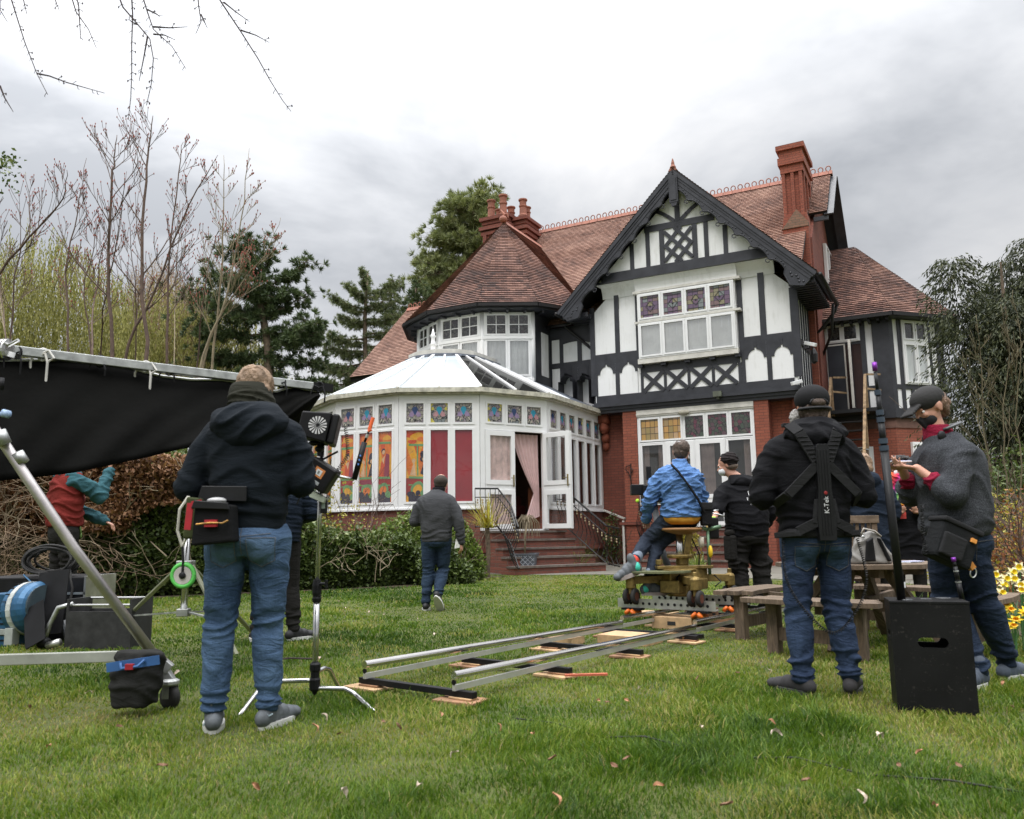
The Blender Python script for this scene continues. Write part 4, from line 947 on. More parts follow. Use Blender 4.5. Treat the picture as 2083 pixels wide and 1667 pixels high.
PIN=m_leaf('pine_needle',[(.1,(.035,.058,.024)),(.5,(.080,.115,.048)),(.85,(.135,.175,.075)),(1,(.19,.22,.10))],.15,.6)
PIN2=m_leaf('olive_needle',[(.1,(.13,.155,.07)),(.5,(.25,.28,.13)),(.85,(.38,.40,.20)),(1,(.46,.46,.26))],.2,.6)
WIL=m_leaf('willow_leaf',[(.1,(.17,.17,.05)),(.5,(.31,.30,.10)),(.85,(.46,.43,.17)),(1,(.55,.5,.25))],.4,.5)
CYP=m_leaf('cypress_spray',[(.1,(.018,.026,.010)),(.5,(.045,.055,.022)),(.85,(.09,.10,.04)),(1,(.17,.13,.06))],.2,.6)
YLW=m_leaf('young_yellow_leaf',[(.1,(.28,.22,.03)),(.5,(.42,.36,.06)),(.85,(.5,.46,.12)),(1,(.5,.3,.1))],.4,.5)
BUD=M('red_bud',(.28,.07,.05),.7,var=.3)
def unit(n): 
    v=rng.normal(0,1,(n,3)); return v/np.linalg.norm(v,axis=1)[:,None]
def leaves(name,Cn,Ls,Wd,mat,parent=None,rnd=None,dirs=None,up=0,fold=.0,loc=None):
    Cn=np.asarray(Cn,float); n=len(Cn); d=unit(n) if dirs is None else dirs+unit(n)*.35; d/=np.linalg.norm(d,axis=1)[:,None]
    r=unit(n); r[:,2]+=up; s=np.cross(d,r); s/=np.linalg.norm(s,axis=1)[:,None]+1e-9
    L_=(Ls*rng.uniform(.6,1.3,n))[:,None]; W_=(Wd*rng.uniform(.7,1.2,n))[:,None]; nn=np.cross(d,s)
    V=np.stack([Cn,Cn+d*L_*.5+s*W_*.5+nn*L_*fold,Cn+d*L_,Cn+d*L_*.5-s*W_*.5+nn*L_*fold],1)
    F=np.arange(n*4).reshape(n,4); rnd=rng.uniform(0,1,n) if rnd is None else rnd
    return np_mesh(name,V.reshape(-1,3),F,mat,parent,attrs={'rnd':('FACE',np.clip(rnd,0,1))},loc=loc)
def tuft(cs,dirs,n,spread):
    """n needles from every tuft centre fanning round its direction"""
    C_=np.repeat(cs,n,0); D=np.repeat(dirs,n,0)+unit(len(cs)*n)*spread; D/=np.linalg.norm(D,axis=1)[:,None]; return C_,D
class Br(MB):
    def limb(s,p,d,ln,r,lev,up=.25,wob=.15,kids=4,n=6,spread=.9,tips=None,sides=5,taper=.25,ratio=.55,minr=.003,start=.25):
        p=Vector(p); d=Vector(d).normalized(); pts=[p.copy()]; seg=ln/n; q=p.copy()
        for i in range(n):
            d=(d+Vector((random.gauss(0,wob),random.gauss(0,wob),random.gauss(0,wob)+up*.2))).normalized(); q=q+d*seg; pts.append(q.copy())
        rad=[max(minr,r*(1-(1-taper)*i/n)) for i in range(n+1)]; s.tube(pts,rad,sides,caps=False)
        if tips is not None: tips.append((pts[-1],d.copy(),lev))
        if lev>0:
            for k_ in range(kids):
                t=start+(1-start)*(k_+random.random()*.8)/kids; i=min(n-1,int(t*n)); b=pts[i].lerp(pts[i+1],t*n-i); dd=(pts[i+1]-pts[i]).normalized()
                sd=dd.cross(Vector((random.gauss(0,1),random.gauss(0,1),random.gauss(0,1)))).normalized()
                s.limb(b,dd+sd*spread*random.uniform(.7,1.2)+Vector((0,0,up)),ln*ratio*random.uniform(.7,1.15)*(1.15-.5*t),max(minr,rad[i]*.55),lev-1,up,wob,max(2,kids-1),max(3,n-1),spread,tips,max(3,sides-1),taper,ratio,minr,start)
        return pts
# ---- hedges
def hedge_pts(path,n,inner=.0):
    """path: (x,y,height,depth); leaves scattered through a lumpy shell"""
    P=np.array(path,float); L_=np.r_[0,np.cumsum(np.hypot(np.diff(P[:,0]),np.diff(P[:,1])))]
    s=rng.uniform(0,L_[-1],n); X=np.stack([np.interp(s,L_,P[:,k_]) for k_ in range(4)],1)
    tx=np.gradient(np.interp(np.linspace(0,L_[-1],50),L_,P[:,0])); 
    u=rng.uniform(0,1,n); z=X[:,2]*rng.uniform(0,1,n)**.8
    lump=vnoise(s,z,1.6,4)*.45+vnoise(s,z,4.5,6)*.22
    top=X[:,2]*(.72+.36*vnoise(s,s*0,1.1,3)+.26*vnoise(s,s*0,4,9))+np.where(rng.uniform(0,1,n)<.04,rng.uniform(0,.25,n),0)
    z=np.minimum(z,top*rng.uniform(.9,1.02,n)); bul=np.sin(np.clip(z/np.maximum(top,.1),0,1)*PI*.5+.3)
    dep=rng.exponential(.09,n)-lump*.8*bul
    istop=rng.uniform(0,1,n)<.22; z=np.where(istop,top+rng.normal(0,.04,n),z); dep=np.where(istop,rng.uniform(-.2,1,n)*X[:,3],dep)
    return np.stack([X[:,0]+rng.normal(0,.03,n),X[:,1]+dep,np.maximum(z,.01)],1),s,z
def core(name,path,mat,parent,f=.82):
    b=MB(); n=len(path)
    for (a,c) in zip(path[:-1],path[1:]):
        v=[(a[0],a[1]+.12,0),(c[0],c[1]+.12,0),(c[0],c[1]+.22,c[2]*f),(a[0],a[1]+.22,a[2]*f),(a[0],a[1]+a[3],0),(c[0],c[1]+c[3],0),(c[0],c[1]+c[3],c[2]*f),(a[0],a[1]+a[3],a[2]*f)]
        b.add(v,[(0,1,2,3),(3,2,6,7),(4,7,6,5),(0,3,7,4),(1,5,6,2)])
    return b.build(name,mat,parent)
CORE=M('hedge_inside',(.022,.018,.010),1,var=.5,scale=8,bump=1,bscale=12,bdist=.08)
hp=[(-12.5,13.3,2.7,1.2),(-8.2,13.2,2.6,1.2),(-5.7,12.8,2.45,1.3),(-4.6,13.4,1.9,1.2),(-3.75,14.0,1.0,1.2),(-2.4,14.7,.78,1.0),(-1.75,15.2,.74,.8)]
t=thing('ivy_hedge','tall hedge overgrown with dark ivy behind the lighting stands','hedge',(-5.7,13,0))
def L0(P,o): return np.asarray(P)-np.array(o)
H0=(-5.7,13,0)
def shift(path,o): return [(p[0]-o[0],p[1]-o[1],p[2],p[3]) for p in path]
core('dark_core',shift(hp,H0),CORE,t)  # solid near-black block filling the hedge behind its leaves
P,s_,z_=hedge_pts(hp,95000); keep=(P[:,0]>-4.6)|(rng.uniform(0,1,len(P))<.45+.5*(P[:,0]>-6)*(P[:,2]<.9)); P=P[keep]
leaves('foliage',L0(P,H0),.075,.062,IVY,t,rnd=vnoise(P[:,0],P[:,2],3,2)*.5+rng.uniform(0,.6,len(P)),up=1,fold=.12)
t=thing('beech_hedge','brown dead beech leaves hanging on the hedge behind the man in the red jacket','hedge',H0)
bp=[(-8.2,13.0,2.4,.6),(-6.9,12.9,2.3,.6),(-5.4,12.6,2.2,.5),(-4.9,12.9,1.9,.4)]
P,s_,z_=hedge_pts(bp,26000); k_=vnoise(P[:,0],P[:,2],1.3,7)+.35*(P[:,2]>1.0)+.2*(np.abs(P[:,0]+6.2)<1.1)>.93; P=P[k_]; P[:,1]-=.12
leaves('foliage',L0(P,H0),.085,.05,BRN,t,rnd=rng.uniform(0,1,len(P)),fold=.2)
b=Br()
for i in range(70): b.limb((random.uniform(-3.8,1.2),random.uniform(-.45,-.05),random.uniform(.1,1.5)),(random.gauss(0,.8),-.25,random.uniform(.2,1)),random.uniform(.5,1.1),.011,1,up=.0,wob=.22,kids=3,n=6,minr=.004)
b.build('branch',BARKP,t)
t=thing('bramble_thicket','tangled thicket of bare brown stems at the far left edge behind the blue lamp','thicket',(-7.4,12.8,0)); b=Br()
for i in range(330): b.limb((random.uniform(-2.4,1.2),random.uniform(-.5,.25),random.uniform(.0,1.9)),(random.gauss(0,1),random.gauss(-.1,.35),random.gauss(.1,.5)),random.uniform(.5,1.2),.009,1,up=-.03,wob=.22,kids=3,n=6,minr=.004)
b.build('stem',M('bramble_stem',(.20,.14,.09),.9,var=.4,scale=3),t)
t=thing('low_ivy_hedge','lower ivy covered hedge with bare stems behind the legs of the hooded man','hedge',(-3,14.2,0))
lp=[(-4.2,13.5,1.15,.7),(-3.2,14.1,.84,.7),(-2.2,14.7,.68,.7)]
H1=(-3,14.2,0); P,s_,z_=hedge_pts(lp,26000); leaves('foliage',L0(P,H1),.07,.055,IVY,t,rnd=rng.uniform(0,.8,len(P))+.2*(P[:,2]>.8),up=1,fold=.12)
b=Br()
for i in range(24): b.limb((random.uniform(-1.2,1.0),random.uniform(-.4,.0),random.uniform(.0,.5)),(random.gauss(0,.6),-.2,random.uniform(.3,1.2)),random.uniform(.4,.9),.009,1,up=.02,wob=.2,kids=2,n=5,minr=.0035)
b.build('branch',BARKP,t)
def bush(name,label,cat,c,r,n,mat,L_,W_,twigs=14,seed=1,group=None,lumps=14,stem=BARK,fl=.12):
    t=thing(name,label,cat,c,0,group); P=[]
    cs=unit(lumps)*np.array(r)*rng.uniform(.45,.85,(lumps,1)); cs[:,2]=np.abs(cs[:,2])*1.0+r[2]*.12
    for k_ in range(lumps):
        m=n//lumps; v=unit(m)*(rng.uniform(.5,1,m)**.5)[:,None]*np.array(r)*.42; P.append(cs[k_]+v)
    P=np.concatenate(P); P=P[P[:,2]>.01]; lr=np.repeat(rng.uniform(0,.45,lumps),n//lumps)[:len(P)] if False else rng.uniform(0,.3,len(P))
    leaves('foliage',P,L_,W_,mat,t,rnd=rng.uniform(0,.65,len(P))+lr,up=.8,fold=fl)
    b=Br()
    for i in range(twigs): b.limb((random.gauss(0,r[0]*.25),random.gauss(0,r[1]*.25),0),(random.gauss(0,.6),random.gauss(0,.5),1.2),r[2]*random.uniform(.9,1.35),.012,1,up=.1,wob=.12,kids=3,n=5,minr=.003)
    b.build('stem',stem,t); return t
bush('shrub','glossy green shrub under the painted conservatory windows, left of the walking man','shrub',(-2.0,15.9,0),(.72,.7,1.08),13000,IVYL,.085,.05,lumps=20)
bush('shrub','bright green shrub half hidden behind the walking man in grey','shrub',(-1.02,16.3,0),(.46,.5,1.1),7000,IVYL,.08,.05,lumps=12)
bush('shrub','low dark ivy mound at the foot of the hedge beside the walking man','shrub',(-1.6,15.1,0),(.8,.5,.7),9000,IVY,.07,.055,lumps=12)
bush('shrub','low bronze leaved rhododendron beside the brick steps','shrub',(.1,19.3,0),(.6,.4,.45),2200,m_leaf('bronze_leaf',[(.1,(.03,.03,.02)),(.6,(.07,.06,.03)),(1,(.12,.12,.06))]),.14,.05,twigs=6,lumps=7)
t=bush('shrub','thin twiggy shrub with yellow young leaves in front of the painted windows','shrub',(-3.55,16.6,0),(1.2,.5,1.9),900,YLW,.06,.045,twigs=16,lumps=26,stem=BARKR)
bush('shrub','yellow leaved twiggy bush left of the conservatory corner','shrub',(-4.9,16.2,0),(.8,.5,1.6),1100,IVYL,.06,.04,twigs=12,lumps=20,stem=BARKP)
bush('shrub','climbing plant on the brick wall right of the conservatory','shrub',tuple(UV(.35,.15)),(.35,.2,1.5),600,IVY,.08,.05,twigs=8,lumps=12) 
bush('shrub','small yellow green bush by the bay steps behind the man in the beanie','shrub',tuple(UV(3.2,-2.3)),(.35,.35,1.35),1100,YLW,.07,.05,twigs=8,lumps=12)
def strap_plant(label,c,n,L_,mat,w=.02,arch=.8,name='grass_plant'):
    V=[];F=[];rn=[]
    for i in range(n):
        a=random.uniform(0,2*PI); e=random.uniform(.3,1.4); ln=L_*random.uniform(.6,1.1); sx=-math.sin(a)*w*.5; sy=math.cos(a)*w*.5; bx,by=random.gauss(0,.06),random.gauss(0,.06); k0=len(V)
        for j in range(5):
            t_=j/4; rad=ln*t_*math.cos(e)*(1); z=ln*(t_*math.sin(e)-arch*.35*t_*t_); ww=1-t_*.85
            V+= [(bx+math.cos(a)*rad+sx*ww,by+math.sin(a)*rad+sy*ww,max(.01,z)),(bx+math.cos(a)*rad-sx*ww,by+math.sin(a)*rad-sy*ww,max(.01,z))]
        F+=[(k0+2*j,k0+2*j+1,k0+2*j+3,k0+2*j+2) for j in range(4)]; rn+=[random.random()]*4
    o=np_mesh(name,V,F,mat,attrs={'rnd':('FACE',rn)},loc=c); return tag(o,label,'plant')
strap_plant('clump of green strap leaves on the patio edge between the two flights of steps',tuple(UV(.9,-3.6)),260,.75,IVYL,.022)
strap_plant('taller grassy clump against the brick wall right of the conservatory steps',tuple(UV(.45,-2.4)),240,1.0,IVY,.02)
strap_plant('low clump of strap leaves below the bay steps, right of the dolly',tuple(UV(3.6,-3.2)),120,.6,IVYL,.03)
t=strap_plant('spiky yellow green cordyline against the conservatory, right of the walking man',(-.55,17.2,1.0),90,.85,YLW,.03,.3)
b=MB(); b.tube([(0,0,-1.0),(0.02,0,-.5),(0,0,.02)],.05,7); b.build('trunk',BARK,t)
# ---- bare saplings behind the hedge
def sapling(label,path,r0,Y=14.5,kids=9,lev=2,ln=1.5,mat=BARKR,buds=True,spread=.75):
    W=[at(px,py,Y+dy) for px,py,dy in path]; base=Vector((W[0].x,W[0].y,0)); t=thing('bare_tree',label,'tree',base,0,'bare saplings behind the hedge')
    pts=[Vector((0,0,0))]+[p-base for p in W]; Q=[]
    for i in range(len(pts)-1):
        a=pts[max(i-1,0)];b_=pts[i];c=pts[i+1];d=pts[min(i+2,len(pts)-1)]
        for j in range(4):
            u=j/4; Q.append(.5*((2*b_)+(c-a)*u+(2*a-5*b_+4*c-d)*u*u+(3*b_-a-3*c+d)*u**3)+Vector((random.gauss(0,.012),random.gauss(0,.012),0)))
    Q.append(pts[-1]); n=len(Q); rad=[max(.006,r0*(1-.88*i/(n-1))) for i in range(n)]
    rad=[q*.62 for q in rad]; b=MB(); b.tube(Q,rad,7); b.build('trunk',mat,t,smooth=True); kids=int(kids*1.5)
    c=Br(); tips=[]
    for k_ in range(kids):
        f=.38+.58*(k_+random.random()*.6)/kids; i=min(n-2,int(f*(n-1))); sd=Vector((random.choice((-1,1))*random.uniform(.5,1),random.gauss(0,.5),0)); d=(Q[i+1]-Q[i]).normalized()
        c.limb(Q[i],d*.8+sd*spread,ln*(1.12-f)*random.uniform(.7,1.2),rad[i]*.5,lev-1,up=.30,wob=.07,kids=6,n=7,spread=.6,tips=tips,minr=.0042,ratio=.55,sides=4)
    c.build('branch',mat,t)
    if buds:
        e=MB()
        for p,d,l in tips[:160]: e.ell(p,(.010,.010,.022),5,4)
        e.build('bud',BUD,t,kind='stuff')
    return t
sapling('bare upright sapling rising highest, straight trunk over the aluminium bar',[(297,760,0),(289,560,0),(296,370,0),(304,285,0),(311,236,0)],.075,kids=11,ln=2.0)
sapling('bare straight sapling just left of the highest one',[(228,760,.2),(219,560,.2),(228,370,0),(232,322,0),(238,275,0)],.07,kids=10,ln=1.9)
sapling('bare tree leaning to the right from the left edge of the garden',[(-60,700,.6),(0,557,.5),(77,463,.3),(128,403,.2),(136,346,0)],.06,kids=9,ln=1.7)
sapling('slim bare tree with red buds, third from the left edge',[(140,740,0),(134,554,0),(158,437,.0),(176,322,0)],.045,kids=11,ln=1.1)
sapling('bare limb leaning right across its neighbours, over the hooded man',[(250,760,.4),(312,600,.3),(386,420,.1),(443,316,0)],.06,kids=11,ln=1.5)
sapling('slender bare sapling with a fork of upright shoots, above the rope ties',[(338,760,.3),(343,560,.3),(363,353,.3),(373,289,.3)],.05,kids=9,ln=1.4)
sapling('bare sapling in front of the dark pine, left one of its pair',[(432,770,.5),(447,560,.3),(454,437,.2),(455,316,.2)],.05,kids=10,ln=1.5,mat=BARKP)
sapling('bare sapling in front of the dark pine, right one of its pair',[(400,790,.1),(462,600,.1),(490,450,0),(507,302,0)],.05,kids=10,ln=1.4,mat=BARKP)
sapling('thin bare stem curving out to the right over the pine',[(410,760,.6),(480,590,.4),(538,521,.3),(571,443,.2)],.035,kids=12,ln=1.1,mat=BARKP)
sapling('small bare stem at the far left with few branches',[(20,750,1.2),(30,560,1),(60,450,1),(52,350,1)],.04,kids=9,ln=1.1)
sapling('thin crooked stem between the leaning tree and the straight trunks',[(190,760,1),(170,600,1),(195,480,1),(140,380,1)],.035,kids=10,ln=1.2)
for k_ in range(7):
    x0=random.uniform(-20,470); x1=x0+random.uniform(-45,70); yt=random.uniform(330,450)+(60 if x1>380 else 0)
    t=sapling('thin bare upright stem in the thicket of saplings above the black cloth',[(x0,760,random.uniform(-1,1.5)),(x0+(x1-x0)*.35+random.uniform(-10,10),600,.5),(x0+(x1-x0)*.7,480,.5),(x1,yt,.5)],random.uniform(.022,.038),kids=7,ln=1.15,mat=random.choice((BARKR,BARKP)),buds=k_%2==0); t['group']='thin stems among the saplings'
# ---- willow and birch haze beyond
def weeping(label,c,rx,ry,ztop,zbot,ns,mat,trunkmat,L_=.13,W_=.042,name='willow_tree',kids=9):
    t=thing(name,label,'tree',c); b=Br(); b.limb((0,0,0),(0,0,1),ztop*.55,.28,0,wob=.03); b.build('trunk',trunkmat,t)
    c_=Br(); tips=[]
    for k_ in range(kids): c_.limb((0,0,ztop*random.uniform(.3,.55)),(random.gauss(0,.7),random.gauss(0,.5),1),ztop*random.uniform(.35,.5),.04,1,up=.1,wob=.1,kids=4,n=6,tips=tips,minr=.012)
    c_.build('branch',trunkmat,t); P=[];D=[]; strands=MB()
    for k_ in range(ns):
        x=random.uniform(-rx,rx); y=random.uniform(-ry,ry); f=math.sqrt(max(0,1-(x/rx)**2)); z1=zbot+(ztop-zbot)*f*random.uniform(.55,1.02); ln=random.uniform(.8,2.6); m=int(ln/.05); sw=random.gauss(0,.12)
        zz=z1-np.arange(m)*.05; P.append(np.stack([x+sw*(z1-zz)+rng.normal(0,.02,m),y+rng.normal(0,.02,m),zz],1))
    P=np.concatenate(P); P=P[P[:,2]>zbot*.6]; D=np.tile([0,0,-1.],(len(P),1)); leaves('foliage',P,L_,W_,mat,t,dirs=D,rnd=rng.uniform(0,1,len(P)))
weeping('yellow green willow coming into leaf at the far left',(-16.5,28,0),5.0,2,11.4,1.8,2700,WIL,BARK)
weeping('second willow, paler green, behind the two straight saplings',(-12.2,31,0),4.2,2,10.6,1.8,1700,WIL,BARK)
weeping('brown haze of birch twigs between the willow and the pine',(-14.2,33,0),3.0,2,12.0,1.8,3600,m_leaf('birch_catkin',[(.1,(.22,.15,.10)),(.6,(.38,.26,.18)),(1,(.50,.38,.26))]),BARK,L_=.12,W_=.026,name='birch_tree')
# far dark understorey behind the hedge
for k_,(x,y,r,h,lab) in enumerate([(-15,22,3.5,4.0,'dense green bushes at the far left beyond the hedge'),(-9.5,22,2.6,3.6,'dense green bushes beyond the hedge, below the pine'),(-6.4,21,1.2,3.4,'leafy bush beyond the hedge left of the conservatory')]):
    bush('bush',lab,'bush',(x,y,0),(r,1.2,h),16000 if k_<2 else 8000,IVYL if k_ else WIL,.13,.07,twigs=20,lumps=40)
# ---- pines and cedar
def pine(name,label,base,trunk,limbs,ntuft,nn,L_,W_,mat,jit=.25,spread=1.1,tr=.22,drop=0):
    """trunk: list of world points; limbs: list of (start,end,thickness of the needle cloud)"""
    t=thing(name,label,'tree',base); B=Vector(base); b=MB()
    pts=[p-B for p in trunk]; b.tube(pts,[tr*(1-.8*i/(len(pts)-1)) for i in range(len(pts))],8); b.build('trunk',BARK,t,smooth=True)
    c=MB(); cs=[];ds=[]
    for (a,e,th) in limbs:
        a=a-B;e=e-B; mid=(a+e)/2+Vector((0,0,-(e-a).length*.08)); c.tube([a,mid,e],[.05,.035,.012],5)
        m=max(3,int(2.7*ntuft*(e-a).length))
        for k_ in range(m):
            u=random.random()**.7; p=a.lerp(mid,u*2) if u<.5 else mid.lerp(e,u*2-1); q=p+Vector((random.gauss(0,th),random.gauss(0,th),random.gauss(0,th*.45)))*(.35+.65*u)+Vector((0,0,-drop*random.random()))
            if random.random()<.35 or (q-p).length>.30: c.tube([p,q],[.012,.006],3,caps=False)
            cs.append(q); ds.append((q-p).normalized()*.5+(e-a).normalized()*.5+Vector((0,0,.25)))
    c.build('limb',BARK,t); C_,D=tuft(np.array(cs),np.array(ds),nn,spread)
    rn=np.repeat(rng.uniform(0,.5,len(cs)),nn)+rng.uniform(0,.5,len(C_)); leaves('foliage',C_,L_,W_,mat,t,dirs=D,rnd=rn)
Y=28
def A_(px,py,dy=0): return at(px,py,Y+dy)
pine('pine_tree','dark green scots pine with spreading tiers behind the hooded man',(A_(545,900).x,Y,0),[Vector((A_(545,900).x,Y,0)),A_(548,780),A_(545,700),A_(530,620),A_(515,540),A_(510,480)],
 [(A_(512,560),A_(505,478),.35),(A_(515,560),A_(460,500),.35),(A_(515,570),A_(545,510),.3),(A_(520,600),A_(425,545),.4),(A_(525,600),A_(575,560),.35),(A_(570,575),A_(625,530),.25),(A_(530,620),A_(600,590),.4),(A_(540,640),A_(618,600),.3),
  (A_(530,640),A_(400,600,1),.4),(A_(530,650),A_(430,630,-1),.4),(A_(540,680),A_(640,660),.35),(A_(540,690),A_(650,690,1),.3),(A_(540,680),A_(395,670),.35),(A_(545,710),A_(655,660,-1),.3),(A_(545,720),A_(400,720,1),.35),(A_(545,730),A_(640,735),.35),(A_(545,750),A_(420,770),.35),(A_(548,760),A_(650,790),.35),(A_(545,650,0),A_(540,600,2),.4),(A_(530,610),A_(480,560,-1),.4)],
 16,46,.20,.030,PIN)
Y=37
def ced(px0,px1,y0,y1,tb): pass
lim=[]
for (x,y,tx,ty,th) in [(745,590,735,545,.12),(745,600,805,568,.16),(742,605,705,575,.14),(742,625,800,600,.18),(742,630,672,598,.15),(742,650,812,636,.2),(742,655,690,640,.18),(742,680,820,660,.2),(742,690,668,680,.2),(742,705,840,690,.2),(742,715,660,700,.2),(742,735,760,720,.3),(742,740,640,740,.22),(742,745,700,760,.3),(742,755,790,740,.3),(742,770,650,780,.3),(742,775,720,800,.3)]:
    for dy in (0,1.2): lim.append((A_(x,y+dy*6),A_(tx+dy*9,ty+dy*7,dy*2-1),th))
pine('cedar_tree','pale green cedar with drooping level branches between pine and house',(A_(742,900).x,Y,0),[Vector((A_(742,900).x,Y,0)),A_(744,760),A_(742,650),A_(746,590),A_(748,556)],lim,15,34,.16,.022,PIN2 if False else m_leaf('cedar_needle',[(.1,(.07,.095,.05)),(.5,(.15,.18,.09)),(.85,(.24,.27,.14)),(1,(.30,.31,.17))]),spread=1.0,tr=.16,drop=.15)
Y=45
lim=[]
for (x,y,tx,ty,th) in [(975,430,990,380,.35),(970,450,925,400,.35),(965,480,905,440,.4),(965,470,985,420,.5),(960,510,890,470,.45),(960,520,1000,470,.45),(955,540,870,520,.5),(955,550,900,545,.6),(950,570,880,580,.6),(945,590,865,560,.5),(950,600,900,620,.6),(940,560,960,520,.7),(940,600,880,640,.5),(960,500,940,470,.6),(965,440,960,400,.35)]:
    lim.append((A_(x,y),A_(tx,ty),th*1.1)); lim.append((A_(x,y+8),A_(tx+14,ty+16,1.5),th*1.1)); lim.append((A_(x,y-4),A_(tx-14,ty+12,-1.5),th*.9))
pine('pine_tree','tall olive green pine rising behind the turret chimney',(A_(970,900).x,Y,0),[Vector((A_(970,900).x,Y,0)),A_(968,640),A_(972,500),A_(985,390)],lim,10,40,.36,.042,PIN2,spread=.75,tr=.3)
Y=40
lim=[(A_(x,y),A_(x+dx,y-18+abs(dx)*.2),.35) for x,y,dx in [(845,600,4),(845,615,-14),(845,620,18),(845,640,-22),(845,645,26),(845,660,30),(845,665,-25),(850,640,2),(875,650,15),(800,640,6),(802,655,-10)]]
pine('conifer','small dark conifer peeping over the side wing roof',(A_(846,900).x,Y,0),[Vector((A_(846,900).x,Y,0)),A_(846,650),A_(846,575)],lim,10,40,.26,.04,PIN,tr=.15)
# distant bare crown over the ridge
t=thing('bare_tree','faint bare treetop showing over the main ridge','tree',(6.5,62,0)); b=Br(); b.limb((0,0,0),(0,0,1),14,.4,0,wob=.02,n=4); b.build('trunk',BARK,t)
b=Br()
for k_ in range(14): b.limb((0,0,12+k_*.3),(random.gauss(0,1),random.gauss(0,.6),.9),7.5,.07,3,up=.12,wob=.12,kids=5,n=5,minr=.022)
b.build('branch',BARK,t)
# ---- right hand side: cypress, bare stems and undergrowth
def cypress(label,c,r,h,n,lean=0):
    t=thing('cypress_tree',label,'tree',c); b=MB(); b.tube([(0,0,0),(0,0,h*.5),(.05,0,h*.95)],[.12,.08,.02],7); b.build('trunk',BARK,t)
    P=[];D=[]
    ld=[(random.uniform(-.75,.75)*r,random.uniform(-.5,.5)*r,h*random.uniform(.72,1.05),r*random.uniform(.35,.6)) for _ in range(6)]
    for i in range(n):
        ox,oy,hh,r1=random.choice(ld); z=hh*random.random()**.75; a=random.uniform(0,2*PI); rr=r1*(1.15-(z/hh)**1.3)*random.uniform(.25,1.15); base=np.array([ox+rr*math.cos(a),oy+rr*math.sin(a),z])
        m=16; tt=np.linspace(0,1,m)[:,None]; ln=random.uniform(.25,.6); dr=np.array([math.cos(a),math.sin(a),.35]); P.append(base+dr*tt*ln+np.array([0,0,-1])*tt**2*ln*.8+rng.normal(0,.03,(m,3))); D.append(np.tile([math.cos(a)*.5,math.sin(a)*.5,-.6],(m,1)))
    P=np.concatenate(P); leaves('foliage',P,.11,.030,CYP,t,dirs=np.concatenate(D),rnd=rng.uniform(0,.9,len(P)))
cypress('dark drooping cypress at the right edge beyond the garden bay',(10.2,16.5,0),1.4,6.7,4000)
cypress('second cypress behind it, reaching the right edge of the garden',(12.0,17.5,0),1.8,7.0,4200)
for k_,(p,lab) in enumerate([([(2015,1010,0),(2000,860,0),(1996,740,0),(1985,640,0)],'bare pale stem in front of the cypress, left one of three'),([(2050,1010,0),(2040,860,0),(2052,720,0),(2035,620,0)],'bare pale stem in front of the cypress, middle one of three'),([(2078,1000,0),(2070,820,0),(2078,700,0),(2060,590,0)],'bare pale stem in front of the cypress, at the right edge')]):
    t=sapling(lab,p,.026,Y=12.5,kids=7,ln=1.1,mat=M('bark_olive',(.12,.10,.055),.9,var=.3),buds=False,spread=.8); t['group']='bare stems at the right edge'
bush('bush','tangle of brown stems and yellow leaves behind the daffodils','bush',(6.9,11.5,0),(1.7,1.1,1.25),3600,YLW,.06,.04,twigs=60,lumps=30,stem=BARKR)
bush('bush','dark green undergrowth below the cypress','bush',(8.6,14.0,0),(1.9,1,2.0),9000,IVY,.09,.05,twigs=30,lumps=30)
bush('bush','reddish berberis at the right edge beyond the daffodils','bush',(6.0,9.3,0),(.9,.7,1.15),2600,m_leaf('red_leaf',[(.1,(.16,.05,.02)),(.6,(.32,.13,.05)),(1,(.42,.3,.08))]),.05,.03,twigs=40,lumps=20,stem=BARKR)
# ---- birch twigs hanging into the top left corner, from a tree beside the camera
t=thing('birch_tree','bare birch twigs hanging into the top left corner of the view','tree',(-5.2,3.2,0)); B=Vector((-5.2,3.2,0))
b=MB(); b.tube([(0,0,0),(.05,0,2.5),(.3,.1,4.6),(.9,.4,6.2)],[.16,.13,.10,.06],9); b.tube([(.3,.1,4.6),(1.6,.7,5.4),(3.2,1.3,5.6),(4.6,1.6,5.3)],[.07,.05,.035,.015],7); b.build('trunk',M('birch_bark',(.5,.48,.44),.8,var=.4,scale=5),t,smooth=True)
TW=[[(5,-60),(25,5),(50,85),(75,150),(97,193)],[(75,150),(100,155),(135,168),(170,178),(213,190)],[(230,-40),(250,15),(280,50),(305,80),(312,120),(308,170),(298,215)],[(266,-40),(270,30),(268,90),(268,150),(266,200),(261,243)],
 [(280,-40),(300,25),(312,60),(350,95),(378,140)],[(400,-40),(404,10),(409,45),(398,70)],[(409,30),(422,58)],[(425,-40),(450,5),(490,65),(525,120),(550,165),(575,205),(592,227)],[(455,5),(480,25),(508,45)],[(490,62),(520,72),(548,87)],
 [(145,-40),(160,10),(163,60),(164,80)],[(135,-40),(155,25),(180,60),(196,98)],[(0,-60),(0,20),(15,45)],[(0,175),(10,200),(27,228)],[(40,-40),(50,10),(55,30)],[(105,-30),(115,8),(121,22)],[(312,55),(345,57),(382,55)],[(278,50),(268,45),(262,40)],[(300,20),(320,30),(325,35)],[(312,70),(335,72),(357,82)],[(300,75),(292,120),(283,165)]]
b=MB(); bd=MB()
